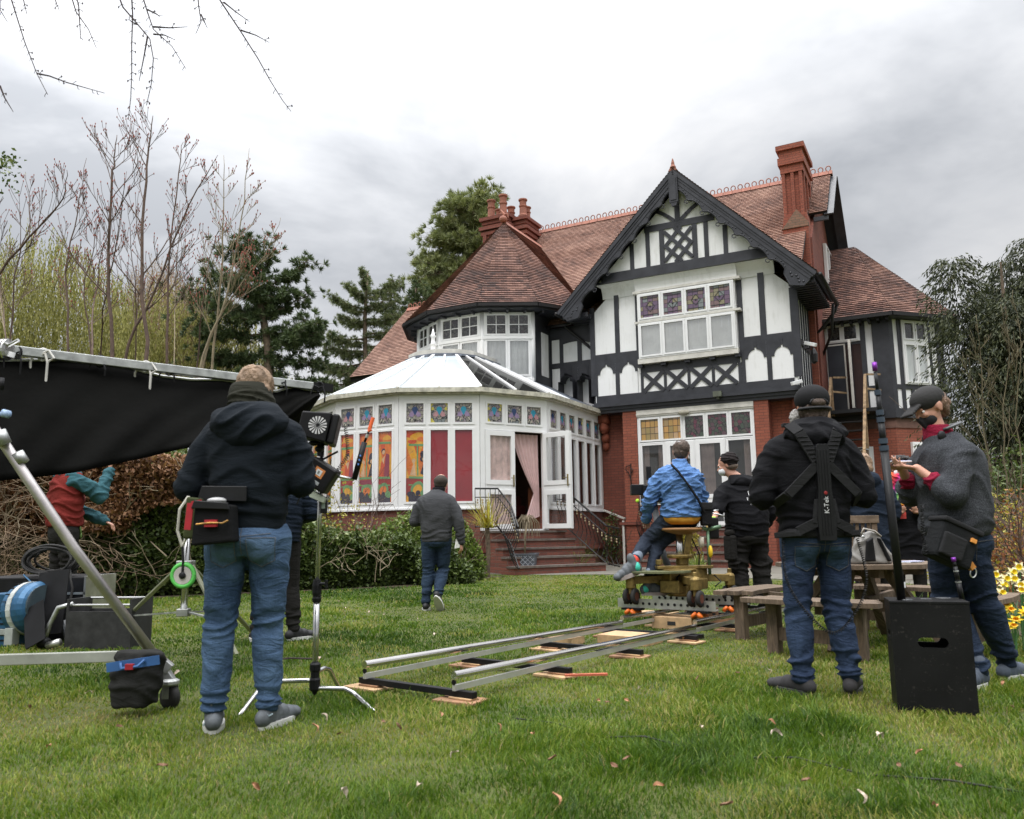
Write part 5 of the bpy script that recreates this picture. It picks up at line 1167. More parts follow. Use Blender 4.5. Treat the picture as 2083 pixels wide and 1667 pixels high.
for k_,p in enumerate(TW):
    Yt=4.6+.25*math.sin(k_*2.3); W=[at(x,y,Yt)-B for x,y in p]
    if p[0][1]<=-30: W=[W[0]+(W[0]-W[1]).normalized()*.5+Vector((0,0,.3))]+W
    n=len(W); b.tube(W,[max(.0018,.0060-.0042*i/(n-1)) for i in range(n)],5)
    for a,c in zip(W[:-1],W[1:]):
        m=max(1,int((c-a).length/.055))
        for j in range(m):
            q=a.lerp(c,(j+random.random())/m); d=(c-a).normalized(); sd=d.cross(Vector((0,1,0)))*random.choice((-1,1)); e=q+d*.014+sd*random.uniform(.010,.026); b.tube([q,e,e+d*.010],[.0022,.002,.001],4)
            if random.random()<.5: e2=q+d*.02-sd*.015; b.tube([q,e2],[.002,.001],4); bd.ell(e,(.0045,.0045,.008),5,4)
b.build('twig',TWIG,t); bd.build('bud',TWIG,t,kind='stuff')
t=thing('holly_tree','dark holly sprig at the left edge under the birch twigs','tree',(-6.3,7.0,0)); b=Br(); b.limb((0,0,0),(0,0,1),3.6,.09,0,wob=.03); b.build('trunk',BARK,t)
c=[];
for k_ in range(60): 
    q=at(random.uniform(-120,30),random.uniform(308,392),7.6+random.uniform(-.4,.4))-Vector((-6.3,7,0)); c.append(q)
P=np.repeat(np.array(c),9,0)+rng.normal(0,.045,(540,3)); leaves('foliage',P,.045,.03,IVY,t,fold=.2)
# reflected world: bare trees standing behind the camera
for k_,(x,y) in enumerate([(-7,-14),(2,-17),(10,-13)]):
    t=thing('bare_tree',['large bare tree behind the camera on the left','large bare tree straight behind the camera','large bare tree behind the camera on the right'][k_],'tree',(x,y,0)); b=Br(); b.limb((0,0,0),(0,0,1),4,.25,0,wob=.03,n=5); b.build('trunk',BARK,t)
    b=Br()
    for j in range(9): b.limb((0,0,2.2+j*.25),(random.gauss(0,.8),random.gauss(0,.8),1),4.2,.09,3,up=.15,wob=.13,kids=4,n=5,minr=.016)
    b.build('branch',BARK,t)
# fallen leaves on the lawn
lf=[]
for nm,cols in (('pale',(.55,.45,.36)),('brown',(.22,.12,.07)),('orange',(.38,.19,.10))): lf.append(M('fallen_leaf_'+nm,cols,.8,var=.3,scale=40))
base_me={}
def leafmesh(k_):
    b=MB(); L_=.035; n=7; ed=[]
    for i in range(n+1):
        u=i/n; w_=math.sin(PI*u)**.8*.45*(1+.15*math.sin(u*20+k_)); ed.append((L_*(u*2-1),L_*w_,.012*math.sin(PI*u)+.008*math.sin(u*5+k_)))
    vs=[(x,y_,z+.01) for x,y_,z in ed]+[(x,0,z) for x,y_,z in ed]+[(x,-y_,z+.012) for x,y_,z in ed]; m=n+1
    b.add(vs,[(i,i+1,m+i+1,m+i) for i in range(n)]+[(m+i,m+i+1,2*m+i+1,2*m+i) for i in range(n)]); return b
spots=[(700,1615,0,1.3),(1250,1560,1,1.1),(1275,1545,1,.9),(1580,1495,0,1.6),(1790,1500,0,1.7),(1570,1470,2,1),(895,1455,2,1.2),(930,1395,2,1),(810,1480,1,1.2),(925,1535,0,1.1),(1085,1495,2,1.2),(1125,1545,1,1.2),(1500,1370,1,1),(1215,1425,2,1),(1235,1430,1,.8),(1275,1425,2,1),(1130,1625,2,1.3),(1425,1480,0,1),(1550,1350,0,1),(1565,1365,0,.8),(1830,1560,1,1),(1870,1530,2,.9),(1950,1560,1,1),(2040,1390,2,1),(2060,1440,1,1),(660,1460,0,1.2),(640,1480,2,1.2),(690,1495,1,1),(780,1470,1,.9),(610,1110+110,0,1),(1075,1228,0,.9),(885,1292,0,1),(850,1260,0,.8),(780,1250,0,.7),(750,1245,0,.8),(700,1238,0,1),(690,1225,0,.9),(650,1340,0,1.2),(360,1370,0,1.3),(350,1350,0,1.2),(60,1440,1,1),(180,1410,0,1),(240,1480,1,1.2),(100,1520,2,1.1),(330,1560,1,1.2),(520,1600,2,1.1),(1640,1590,1,1.1),(1480,1640,1,1.3),(1750,1620,0,1.2),(1900,1640,2,1),(980,1330,0,.8),(1180,1290,1,.7),(1390,1300,2,.8),(1000,1250,0,.7),(950,1215,2,.7),(1420,1380,1,.9),(1300,1400,0,.8),(1015,1480,2,.9),(850,1600,0,1.2),(1340,1600,2,1.1)]
protos=[]
for k_ in range(3):
    o=leafmesh(k_*2).build('fallen_leaf',lf[k_]); protos.append(o); o.location=(0,-3-k_*.2,0)
used=[False]*3
for i,(px,py,k_,s) in enumerate(spots):
    d=cam.rotation_quaternion.to_matrix()@Vector(((px-1041.5)/1667,-(py-833.5)/1667,-1)); tt=(.05-.89)/d.z; p=Vector((0,0,.89))+d*tt
    o=protos[k_] if not used[k_] else protos[k_].copy()
    if used[k_]: C.objects.link(o)
    used[k_]=True; o.location=p; sc_=s*(.50 if p.y<6 else .7); o.scale=(sc_,sc_,sc_); o.rotation_euler=(random.gauss(0,.5),random.gauss(0,.5),random.uniform(0,6))
    tag(o,['pale dry leaf lying on the lawn','dark brown leaf lying on the lawn','orange brown leaf lying on the lawn'][k_],'leaf','fallen leaves on the lawn')
# daffodils
STEM=M('daffodil_green',(.06,.16,.05),.5,var=.25); PALE=M('daffodil_cream',(.75,.70,.48),.5,var=.08); YEL2=M('daffodil_yellow',(.80,.62,.03),.5,var=.1); ORG=M('daffodil_trumpet',(.85,.45,.02),.5,var=.1)
def daff(kind):
    t=thing('daffodil','x','flower'); h=.42
    b=MB(); b.tube([(0,0,0),(.01,0,h*.6),(.02,-.01,h*.93),(.02,-.045,h)],.0045,5); b.build('stem',STEM,t)
    b=MB(); c=Vector((.02,-.05,h)); fr=Matrix.Translation(c)@Matrix.Rotation(R(78),4,'X'); b.M=fr
    for i in range(6):
        a=i*PI/3; ca,sa=math.cos(a),math.sin(a); b.add([(0,0,0),(.02*ca-.013*sa,.02*sa+.013*ca,.006),(.044*ca,.044*sa,-.002),(.02*ca+.013*sa,.02*sa-.013*ca,.006)],[(0,1,2,3)])
    b.build('petal',PALE if kind==0 else YEL2,t); b=MB(fr); b.lathe([(.008,0),(.012,.015),(.020,.030),(.016,.028),(.006,.008)],n=9); b.build('trumpet',YEL2 if kind==0 else ORG,t); return t
dp=[daff(0),daff(1)]; du=[0,0]
ds=[(2042,1165,0),(2015,1170,0),(2080,1150,0),(2075,1170,0),(2068,1155,0),(2052,1178,0),(2030,1178,0),(2020,1190,0),(2072,1190,0),(2080,1200,0),(2078,1215,0),(2020,1205,0),(2032,1228,1),(2038,1238,1),(2072,1225,1),(2060,1245,1),(2078,1240,1),(2058,1258,1),(2040,1270,1),(2045,1275,1),(2078,1228,1),(2005,1185,0),(2090,1180,0),(2095,1220,1),(2090,1260,1),(2100,1200,0),(2110,1240,1),(2120,1170,0)]
for i,(px,py,k_) in enumerate(ds):
    Yd=6.9-(py-1150)/130*1.5; p=at(px,py,Yd); o=dp[k_] if not du[k_] else copy_tree(dp[k_]); du[k_]=1; s=max(.5,p.z/.42); o.location=(p.x,p.y,0); o.scale=(1.15,1.15,s); o.rotation_euler=(0,0,random.uniform(-.9,.7))
    tag(o,['pale cream daffodil with yellow centre in the bed at the right edge','deep yellow daffodil low in the bed at the right edge'][k_],'flower','daffodils in the right hand bed')
V=[];F=[];rn=[]
for i in range(900):
    x=random.uniform(3.55,6.5); y=random.uniform(5.2,8.3)
    if x<3.5+(y-5)*.12: continue
    a=random.uniform(0,2*PI); ln=random.uniform(.2,.42); w_=.008; k0=len(V); lx,ly=math.cos(a),math.sin(a)
    for j in range(4):
        u=j/3; V+=[(x+lx*ln*.35*u*u-ly*w_*(1-u*.8),y+ly*ln*.35*u*u+lx*w_*(1-u*.8),ln*(u-.2*u*u)),(x+lx*ln*.35*u*u+ly*w_*(1-u*.8),y+ly*ln*.35*u*u-lx*w_*(1-u*.8),ln*(u-.2*u*u))]
    F+=[(k0+2*j,k0+2*j+1,k0+2*j+3,k0+2*j+2) for j in range(3)]; rn+=[random.random()]*3
o=np_mesh('daffodil_leaves',V,F,m_leaf('bulb_leaf',[(.1,(.05,.11,.04)),(.6,(.10,.19,.07)),(1,(.2,.28,.1))]),attrs={'rnd':('FACE',rn)}); o['kind']='stuff'
# =====================================================================  PEOPLE
SKIN=M('skin',(.52,.27,.19),.5,var=.12,scale=8,bump=.05); SKIND=M('skin_tan',(.40,.21,.14),.5,var=.12,scale=8,bump=.05)
def m_cloth(name,c,var=.25,wr=.5,ws=5,weave=260,rough=.9,fleck=None,stretch=(1,1,2.6)):
    t=NT(name); o=t.obj(); n=t.noise(t.map(o,stretch),ws,5,.6,1.2); n2=t.noise(o,weave,2,.5); n3=t.noise(o,2.2,3,.5)
    a=tuple(x*(1-var) for x in c); b=tuple(min(1,x*(1+var)) for x in c)
    col=t.ramp(t.math('ADD',t.math('MULTIPLY',n3,.6),t.math('MULTIPLY',n,.4)),[(.32,a),(.68,b)])
    if fleck: col=t.mixc(t.ramp(t.noise(t.map(o,(1,1,.6)),230,3,.7),[(.46,(0,0,0)),(.66,(1,1,1))]),col,fleck)
    t.bump(t.math('ADD',n,t.math('MULTIPLY',n2,.06)),wr,.03); return t.set(base=col,rough=rough,spec=.18)
def m_denim(name,c,light,fade=.5):
    t=NT(name); o=t.obj(); n=t.noise(t.map(o,(1,1,2.4)),6,5,.6,1.0); n3=t.noise(o,2.4,3,.5); w=t.noise(o,420,2,.5); v=t.noise(t.map(o,(60,60,3)),3,3,.6)
    f=t.math('MULTIPLY',t.math('ADD',t.math('MULTIPLY',n3,1.0),t.math('MULTIPLY',n,.5)),1)
    col=t.ramp(f,[(.5,c),(.95,light)]); col=t.mixc(.25,col,t.ramp(v,[(.3,(.3,.3,.3)),(.7,(.75,.75,.75))]),'OVERLAY')
    t.bump(t.math('ADD',n,t.math('MULTIPLY',w,.05)),.8,.03); return t.set(base=col,rough=.85,spec=.2)
def cap(mb,p,q,r0,r1,n=14,flat=1,side=None,m=0):
    """round cone with hemispherical ends; flat<1 squashes it perpendicular to `side`"""
    p=Vector(p);q=Vector(q);d=(q-p); L_=d.length; d=d.normalized() if L_>1e-6 else Vector((0,0,1))
    a=Vector(side) if side is not None else (d.cross(Vector((0,1,0))) if abs(d.y)<.9 else d.cross(Vector((1,0,0))))
    a=(a-d*a.dot(d)).normalized(); b=d.cross(a); rows=[]
    for i in range(4): an=-PI/2+PI/2*(i+.25)/4; rows.append((p+d*(r0*math.sin(an)),r0*math.cos(an)))
    for i in range(4): t=i/3; rows.append((p.lerp(q,t),r0+(r1-r0)*t))
    for i in range(4): an=PI/2*(i+.75)/4; rows.append((q+d*(r1*math.sin(an)),r1*math.cos(an)))
    vs=[c+a*(r_*math.cos(2*PI*j/n))+b*(r_*flat*math.sin(2*PI*j/n)) for c,r_ in rows for j in range(n)]; k=len(rows)
    mb.add(vs,[(i*n+j,i*n+(j+1)%n,(i+1)*n+(j+1)%n,(i+1)*n+j) for i in range(k-1) for j in range(n)]+[tuple(range(n-1,-1,-1)),tuple((k-1)*n+j for j in range(n))],m=m)
def loft(mb,rings,n=28,sub=3,yaw=0,pw=2.3):
    """rings: (x,y,z,rx,ry) stacked; smooth superellipse sections"""
    Rg=[]
    for i in range(len(rings)-1):
        a=rings[max(i-1,0)];b=rings[i];c=rings[i+1];d=rings[min(i+2,len(rings)-1)]
        for j in range(sub):
            u=j/sub; Rg.append([.5*((2*b[k])+(c[k]-a[k])*u+(2*a[k]-5*b[k]+4*c[k]-d[k])*u*u+(3*b[k]-a[k]-3*c[k]+d[k])*u**3) for k in range(5)])
    Rg.append(list(rings[-1])); vs=[]; cy,sy=math.cos(yaw),math.sin(yaw)
    for (x,y,z,rx,ry) in Rg:
        for j in range(n):
            t=2*PI*j/n; cx=abs(math.cos(t))**(2/pw)*math.copysign(1,math.cos(t))*rx; cz=abs(math.sin(t))**(2/pw)*math.copysign(1,math.sin(t))*ry
            vs.append((x+cx*cy-cz*sy,y+cx*sy+cz*cy,z))
    k=len(Rg); mb.add(vs,[(i*n+j,i*n+(j+1)%n,(i+1)*n+(j+1)%n,(i+1)*n+j) for i in range(k-1) for j in range(n)]+[tuple(range(n-1,-1,-1)),tuple((k-1)*n+j for j in range(n))])
def fuse(name,mb,mat,parent,voxel=.012,smooth=4,folds=None,noise_amp=.0,seed=0):
    """melt overlapping closed shapes into one continuous skin, then press cloth folds into it"""
    me=bpy.data.meshes.new('tmp'); me.from_pydata([tuple(v) for v in mb.v],[],mb.f); me.update(); ob=link(me,'tmp')
    r=ob.modifiers.new('r','REMESH'); r.mode='VOXEL'; r.voxel_size=voxel; r.adaptivity=0
    if smooth: s=ob.modifiers.new('s','SMOOTH'); s.iterations=smooth; s.factor=.5
    dg=bpy.context.evaluated_depsgraph_get(); ev=ob.evaluated_get(dg); nm=bpy.data.meshes.new_from_object(ev); bpy.data.objects.remove(ob); bpy.data.meshes.remove(me)
    nm.name=name
    if folds or noise_amp:
        n=len(nm.vertices); co=np.empty(n*3); nm.vertices.foreach_get('co',co); co=co.reshape(n,3); no=np.empty(n*3); nm.vertex_normals.foreach_get('vector',no); no=no.reshape(n,3); d=np.zeros(n)
        if folds:
            for (z0,z1,amp,fx,fz) in folds:
                w=np.clip((co[:,2]-z0)/.06,0,1)*np.clip((z1-co[:,2])/.06,0,1); idx=np.nonzero(w>0)[0]
                for i in idx:
                    x,y,z=co[i]; q=noise.noise(Vector((x*fx+seed,y*fx,z*fz+2.0*noise.noise(Vector((x*3,y*3,z*2+seed))))))
                    d[i]+=w[i]*amp*1.5*(.8-3.2*min(.5,abs(q)*1.6))
        co+=no*d[:,None]; nm.vertices.foreach_set('co',co.ravel())
    nm.update(); nm.polygons.foreach_set('use_smooth',[True]*len(nm.polygons)); nm.materials.clear()
    for m in (mat if isinstance(mat,(list,tuple)) else [mat]): nm.materials.append(m)
    return link(nm,name,parent)
def fingers(mb,w,d,pn,side,curl=.5,s=1.0,spread=.12,thumb=1):
    """hand from wrist w along d; pn palm normal (towards which the fingers curl); side = thumb side"""
    w=Vector(w);d=Vector(d).normalized();pn=Vector(pn);pn=(pn-d*pn.dot(d)).normalized();sd=d.cross(pn); sd*= 1 if sd.dot(Vector(side))>0 else -1
    pc=w+d*.045*s; cap(mb,w,w+d*.085*s,.024*s,.034*s,12,.42,sd)
    cap(mb,w+d*.03*s+sd*.012*s,w+d*.082*s+sd*.026*s,.018*s,.016*s,10,.7,sd); cap(mb,w+d*.03*s-sd*.012*s,w+d*.078*s-sd*.026*s,.018*s,.015*s,10,.7,sd)
    for k,(o,ln) in enumerate(((.030,.074),(.010,.082),(-.010,.076),(-.029,.060))):
        p=w+d*(.088-.004*abs(k-1))*s+sd*o*s; dd=(d+sd*(o*4*spread)).normalized(); an=curl*(.75+.12*k); r=.0092*s*(1-.06*k)
        for j,f in enumerate((.44,.30,.26)):
            dd=(dd*math.cos(an)+pn*math.sin(an)).normalized(); q=p+dd*ln*f*s; cap(mb,p,q,r,r*.9,8); p=q; r*=.9; an=curl*(.9+.2*j)
    p=w+d*.028*s+sd*.024*s; dd=(d*.55+sd*.75+pn*.35*thumb).normalized(); r=.0115*s
    for j,f in enumerate((.036,.030,.024)): q=p+dd*f*s; cap(mb,p,q,r,r*.9,8); p=q; r*=.88; dd=(dd+d*.45+pn*.25*thumb-sd*.15).normalized()
def head(mb,c,fw,up=(0,0,1),s=1.0,jaw=True):
    """skull, face, ears and nose; c = head centre, fw = facing"""
    c=Vector(c);fw=Vector(fw).normalized();u=Vector(up);u=(u-fw*u.dot(fw)).normalized();r=fw.cross(u)
    Q=Matrix((r,fw,u)).transposed()
    def E(o,rr,n=16,k=12): mb.ell(c+Q@Vector(o)*s,tuple(x*s for x in rr),n,k,Q)
    E((0,-.008,.030),(.076,.094,.088)); E((0,.030,-.035),(.060,.064,.078)); E((0,.055,-.080),(.036,.034,.028)); E((0,.030,-.070),(.052,.050,.035))
    E((0,.090,.018),(.050,.012,.016),10,8)   # brow
    for sx in (-1,1): E((sx*.030,.078,-.018),(.022,.018,.020),10,8); E((sx*.078,.000,-.008),(.010,.020,.032),10,8); E((sx*.084,-.008,.004),(.006,.016,.022),8,6)
    cap(mb,c+Q@Vector((0,.090,.010))*s,c+Q@Vector((0,.112,-.026))*s,.008*s,.014*s,8); E((0,.092,-.056),(.024,.010,.008),8,6); E((0,.090,-.068),(.020,.010,.007),8,6)
    return Q
EYEW=M('eye_white',(.75,.73,.70),.3,var=.02); EYED=M('eye_dark',(.03,.02,.015),.2)
def eyes(parent,c,Q,s=1.0):
    b=MB(); c=Vector(c)
    for sx in (-1,1): b.m=0; b.ell(c+Q@Vector((sx*.031,.082,.002))*s,(.0125*s,.010*s,.010*s),10,8,Q); b.m=1; b.ell(c+Q@Vector((sx*.031,.0895,.002))*s,(.006*s,.004*s,.006*s),8,6,Q)
    b.build('eyes',[EYEW,EYED],parent,smooth=True)
def shoe(mb,sole,ank,toe,L_=.27,w=.048,h=.0):
    """shoe from heel under the ankle towards toe direction; returns sole in its own builder"""
    a=Vector(ank); t=Vector(toe); t.z=0; t.normalize(); s=Vector((t.y,-t.x,0)); g=Vector((a.x,a.y,0)) if h==0 else Vector((a.x,a.y,a.z-.09))
    heel=g-t*.055
    for u,r_,zz_ in ((0,.039,.052),(.12,.041,.062),(.3,.043,.060),(.5,.045,.052),(.72,.048,.042),(.88,.042,.036)): mb.ell(heel+t*(L_*u+.02)+Vector((0,0,zz_)),(r_,.05,zz_*.85),12,8,Matrix((s,t,Vector((0,0,1)))).transposed())
    cap(mb,heel+t*.06+Vector((0,0,.05)),a+Vector((0,0,.03)),.042,.046,12)
    pts=[]; n=20
    for j in range(n):
        an=2*PI*j/n; x=.5-.5*math.cos(an); ww=(.044+.012*x)*math.sin(an); pts.append(heel+t*(L_*(x*1.02)-.012)+s*ww)
    sole.add([p+Vector((0,0,.002)) for p in pts]+[p+Vector((0,0,.030)) for p in pts],[tuple(range(n-1,-1,-1)),tuple(range(n,2*n))]+[(i,(i+1)%n,(i+1)%n+n,i+n) for i in range(n)])
def limb3(mb,a,b,c,r,n=14,flat=1):
    cap(mb,a,b,r[0],r[1],n,flat); cap(mb,b,c,r[1],r[2],n,flat)
def V_(*a): return Vector(a)
def sleeve(mb,sh,el,wr,r=(.075,.062,.048)):
    sh,el,wr=Vector(sh),Vector(el),Vector(wr); mid=sh.lerp(el,.5); s_=V_(sh.x*.86,sh.y*.86+(.0),sh.z-.045); cap(mb,V_(sh.x*.25,sh.y*.6,sh.z+.035),V_(sh.x*.78,sh.y*.8,sh.z-.015),r[0]*.62,r[0]*.72)
    if abs(sh.x)<.1: s_=V_(sh.x,sh.y*.9,sh.z-.05)
    cap(mb,s_,mid,r[0]*.95,r[0]*.93); cap(mb,mid,el,r[0]*.93,r[1]); cap(mb,el,wr,r[1]*1.02,r[2])
def legs(mb,hips,knees,anks,r=(.098,.066,.052),crotch=None):
    for h,k,a in zip(hips,knees,anks):
        h,k,a=Vector(h),Vector(k),Vector(a); cap(mb,h,h.lerp(k,.5),r[0],r[0]*.86); cap(mb,h.lerp(k,.5),k,r[0]*.86,r[1]); c_=k.lerp(a,.35); cap(mb,k,c_,r[1],r[1]*1.0); cap(mb,c_,a,r[1],r[2])
NAVY=m_cloth('navy_fleece',(.0055,.0085,.0125),wr=.4); NAVY2=m_cloth('navy_quilt',(.010,.016,.028)); JEAN1=m_denim('denim_mid',(.018,.038,.085),(.085,.145,.24)); JEAN2=m_denim('denim_dark',(.010,.017,.042),(.042,.068,.125)); JEAN3=m_denim('denim_navy',(.006,.011,.024),(.022,.036,.065))
BLKC=m_cloth('black_jersey',(.006,.006,.0075),wr=.4); BLKT=m_cloth('black_trousers',(.016,.015,.014),wr=.5); GREYK=m_cloth('charcoal_knit',(.030,.032,.037),wr=.3,fleck=(.085,.09,.10)); GREYJ=m_cloth('grey_jersey',(.045,.046,.050),wr=.4,fleck=(.065,.066,.07))
BLUJ=m_cloth('blue_cotton',(.10,.20,.42),wr=.9,ws=7); MUST=m_cloth('mustard',(.45,.22,.03)); REDJ=m_cloth('red_shell',(.17,.022,.018),wr=.5); TEAL=m_cloth('teal_shell',(.035,.10,.12),wr=.5); OLIVE=m_cloth('olive_black',(.020,.020,.014)); PLAID=m_cloth('plaid_red',(.22,.012,.035),var=.7,ws=14)
CAPG=m_cloth('cap_grey',(.035,.034,.034),wr=.2); HAIRB=M('hair_dark_blond',(.24,.155,.095),.6,var=.35,scale=18,bump=.9,bscale=90,bdist=.01); HAIRD=M('hair_dark_brown',(.07,.045,.032),.6,var=.35,scale=18,bump=.9,bscale=90,bdist=.01); HAIRK=M('hair_black',(.02,.015,.014),.6,var=.3,scale=18,bump=.9,bscale=70,bdist=.01)
SHG=M('shoe_grey',(.09,.10,.11),.7,var=.35,scale=20); SOLW=M('sole_white',(.55,.55,.52),.6); SHB=M('shoe_black',(.015,.015,.017),.6); SOLD=M('sole_dark',(.04,.04,.042),.7); MASKB=M('mask_black',(.008,.008,.010),.8); MASKW=M('mask_white',(.72,.74,.76),.8); PLAS=M('black_plastic',(.008,.008,.009),.45,var=.4,spec=.3); PLAG=M('grey_plastic',(.08,.085,.09),.4)
def rot2(v,a): v=Vector(v); return Vector((v.x*math.cos(a)-v.y*math.sin(a),v.x*math.sin(a)+v.y*math.cos(a),v.z))
def person(label,loc,rz,group=None): return thing('person',label,'person',loc,rz,group)
def basebody(p,tors,sh,el,wr,hips,kn,an,hc,fw,neck,hands=None,skin=SKIN,voxel=.0075,hs=1.0,up=(0,0,1)):
    """one continuous body under the clothes; fingers and face modelled"""
    b=MB(); loft(b,tors,24); 
    for i in (0,1): 
        sleeve(b,sh[i],el[i],wr[i],(.047,.037,.026)); legs(b,[hips[i]],[kn[i]],[an[i]],(.072,.05,.036)); cap(b,Vector(an[i]),Vector(an[i])+Vector((0,0,-.05)),.035,.03)
    hc=Vector(hc); nk=Vector(neck); cap(b,nk,hc-Vector((0,0,.06)),.062,.055); Q=head(b,hc,fw,up,hs)
    for h in (hands or []): fingers(b,*h)
    o=fuse('body',b,skin,p,voxel,2); eyes(p,hc,Q,hs); return o,Q
# ------------------------------------------------------------------ 1: man in the navy hoodie
p=person('person seen from behind in navy hoodie and faded blue jeans, head bowed, belt pouches',(-1.28,4.0,0),R(4))
hip=[(-.10,0,.88),(.10,.01,.88)]; kn=[(-.115,-.01,.47),(.10,.03,.48)]; an=[(-.125,-.02,.12),(.115,.02,.12)]
sh=[(-.19,.03,1.44),(.20,.03,1.43)]; el=[(-.285,-.01,1.13),(.24,.02,1.15)]; wr=[(-.17,.20,1.16),(.14,.22,1.18)]
T0=[(0,0,.86,.15,.10),(0,0,1.0,.145,.10),(0,.0,1.15,.15,.10),(.0,.02,1.35,.17,.11),(0,.04,1.47,.12,.08),(0,.05,1.52,.06,.06)]
basebody(p,T0,sh,el,wr,hip,kn,an,(-.03,.165,1.60),(.20,.70,-.68),(0,.06,1.48),[((-.17,.20,1.16),(.6,.6,.1),(0,0,1),(0,1,0),.7),((.15,.22,1.18),(-.6,.6,.1),(0,0,1),(0,1,0),.7)],up=(.1,.55,.8))
b=MB(); loft(b,[(.0,.0,.90,.165,.12),(0,0,.94,.178,.130),(0,-.005,1.02,.18,.135),(0,-.01,1.15,.185,.14),(0,0,1.30,.205,.145),(0,.01,1.40,.215,.14),(0,.03,1.465,.17,.11),(0,.05,1.52,.09,.08)]); [sleeve(b,sh[i],el[i],wr[i],(.083,.074,.056)) for i in (0,1)]
o=fuse('hoodie',b,NAVY,p,.010,4,folds=[(.93,1.10,.008,3,22),(1.1,1.44,.005,5,10)],seed=3)
b=MB(); loft(b,[(.0,-.09,1.30,.05,.03),(0,-.105,1.34,.12,.05),(0,-.10,1.40,.175,.075),(0,-.07,1.46,.185,.10),(0,-.01,1.51,.15,.115),(0,.03,1.545,.11,.10)],pw=2.1); fuse('hood',b,NAVY,p,.008,4,folds=[(1.30,1.56,.007,6,9)],seed=9)
b=MB(); loft(b,[(0,.0,.885,.160,.118),(0,0,.92,.168,.123),(0,0,.945,.165,.120)]); b.box(-.16,.16,-.0,.01,.89,.9); fuse('undershirt',b,OLIVE,p,.01,2)
b=MB(); loft(b,[(-.01,.05,1.48,.11,.10),(-.02,.07,1.53,.115,.105),(-.035,.085,1.585,.112,.105),(-.04,.095,1.635,.098,.095),(-.04,.10,1.66,.08,.08)]); fuse('neck_gaiter',b,OLIVE,p,.007,2,folds=[(1.48,1.64,.006,4,30)])
b=MB(); b.ell((-.025,.13,1.665),(.092,.108,.092),20,14,Matrix.Rotation(-.5,3,'X')); b.ell((-.02,.09,1.615),(.088,.07,.08),16,12); fuse('hair',b,HAIRB,p,.005,1,folds=[(1.5,1.8,.0035,30,9)])
b=MB(); legs(b,hip,kn,an,(.107,.074,.058)); loft(b,[(0,0,.80,.14,.11),(0,-.015,.86,.178,.135),(0,-.01,.92,.168,.125),(0,0,.95,.158,.115)]); b.ell((-.075,-.06,.85),(.085,.08,.09)); b.ell((.075,-.06,.85),(.085,.08,.09))
J=fuse('jeans',b,JEAN1,p,.009,3,folds=[(.06,.22,.009,4,26),(.40,.58,.008,5,20),(.70,.80,.005,4,14),(.1,.8,.003,9,7)],seed=1)

from mathutils.bvhtree import BVHTree
def skin_hit(J,fr=(0,-1,0)):
    me=J.data; T=BVHTree.FromPolygons([v.co.copy() for v in me.vertices],[tuple(q.vertices) for q in me.polygons]); d=Vector(fr)
    def hit(a,z,off=.004):
        s_=Vector((-d.y,d.x,0)); o_=s_*a+d*1.0+Vector((0,0,z)); r=T.ray_cast(o_,-d)
        return (r[0]+d*off) if r[0] is not None else None
    return hit
def denim_details(J,cx,zt,w,mat,fr=(0,-1,0),seam=True,pk=((-1,1))):
    """patch pockets, yoke, waistband and centre seam laid on the jeans"""
    hit=skin_hit(J,fr); th=M('denim_thread',(.10,.095,.085),.8)
    def line(pts,r=.0013,n=10):
        P=[]
        for (a,z),(a2,z2) in zip(pts[:-1],pts[1:]):
            for j in range(n): q=hit(a+(a2-a)*j/n,z+(z2-z)*j/n,.0035); 
            P+= [q for q in [hit(a+(a2-a)*j/n,z+(z2-z)*j/n,.0035) for j in range(n+1)] if q is not None]
        if len(P)>2: b=MB(); b.tube(P,r,4); return b
    for s in pk:
        c=cx+s*w; h=.135; ww=.062
        def edge(v): return ww*(1-.10*v) if v<.78 else ww*(1-.10*v)*(1-(v-.78)/.22*.98)
        b=MB(); vs=[]; n=12
        for i in range(n+1):
            v=i/n; e=edge(v)
            for j in range(9): q=hit(c+e*(j/4-1),zt-h*v-.012*s*0,.0055); vs.append(q if q is not None else Vector((0,0,-1)))
        if any(v.z<-.5 for v in vs): continue
        b.add(vs,[(i*9+j,i*9+j+1,(i+1)*9+j+1,(i+1)*9+j) for i in range(n) for j in range(8)]); pkt=b.build('back_pocket',mat,J,smooth=True)
        l=line([(c-ww,zt),(c+ww,zt),(c+edge(.78),zt-h*.78),(c,zt-h),(c-edge(.78),zt-h*.78),(c-ww,zt)])
        if l: [setattr(l,'v',[q+Vector(fr)*.003 for q in l.v])]; l.build('stitching',th,pkt)
    if seam:
        l=line([(cx,zt+.045),(cx,zt-.10)]); l and l.build('centre_seam',th,J); l=line([(cx-.13,zt+.020),(cx,zt+.008),(cx+.13,zt+.020)]); l and l.build('yoke_seam',th,J)
def pockets(J,y,xs,z,w=.07,h=.11,mat=None):
    b=MB()
    for x in xs:
        q=[(x-w,z),(x-w*.9,z-h*.75),(x,z-h*1.1),(x+w*.9,z-h*.75),(x+w,z),(x-w,z)]
        b.tube([(a,y-.004*0,c) for a,c in q],.0022,4)
    b.build('pocket_seam',mat or M('denim_thread',(.10,.12,.16),.8),J)
denim_details(J,0,.885,.088,m_denim('denim_pocket_mid',(.035,.065,.12),(.10,.165,.26)),pk=(1,-1))
b=MB(); sl=MB(); shoe(b,sl,(an[0][0],an[0][1],.10),(-.25,1,0)); shoe(b,sl,(an[1][0],an[1][1],.10),(.35,1,0))
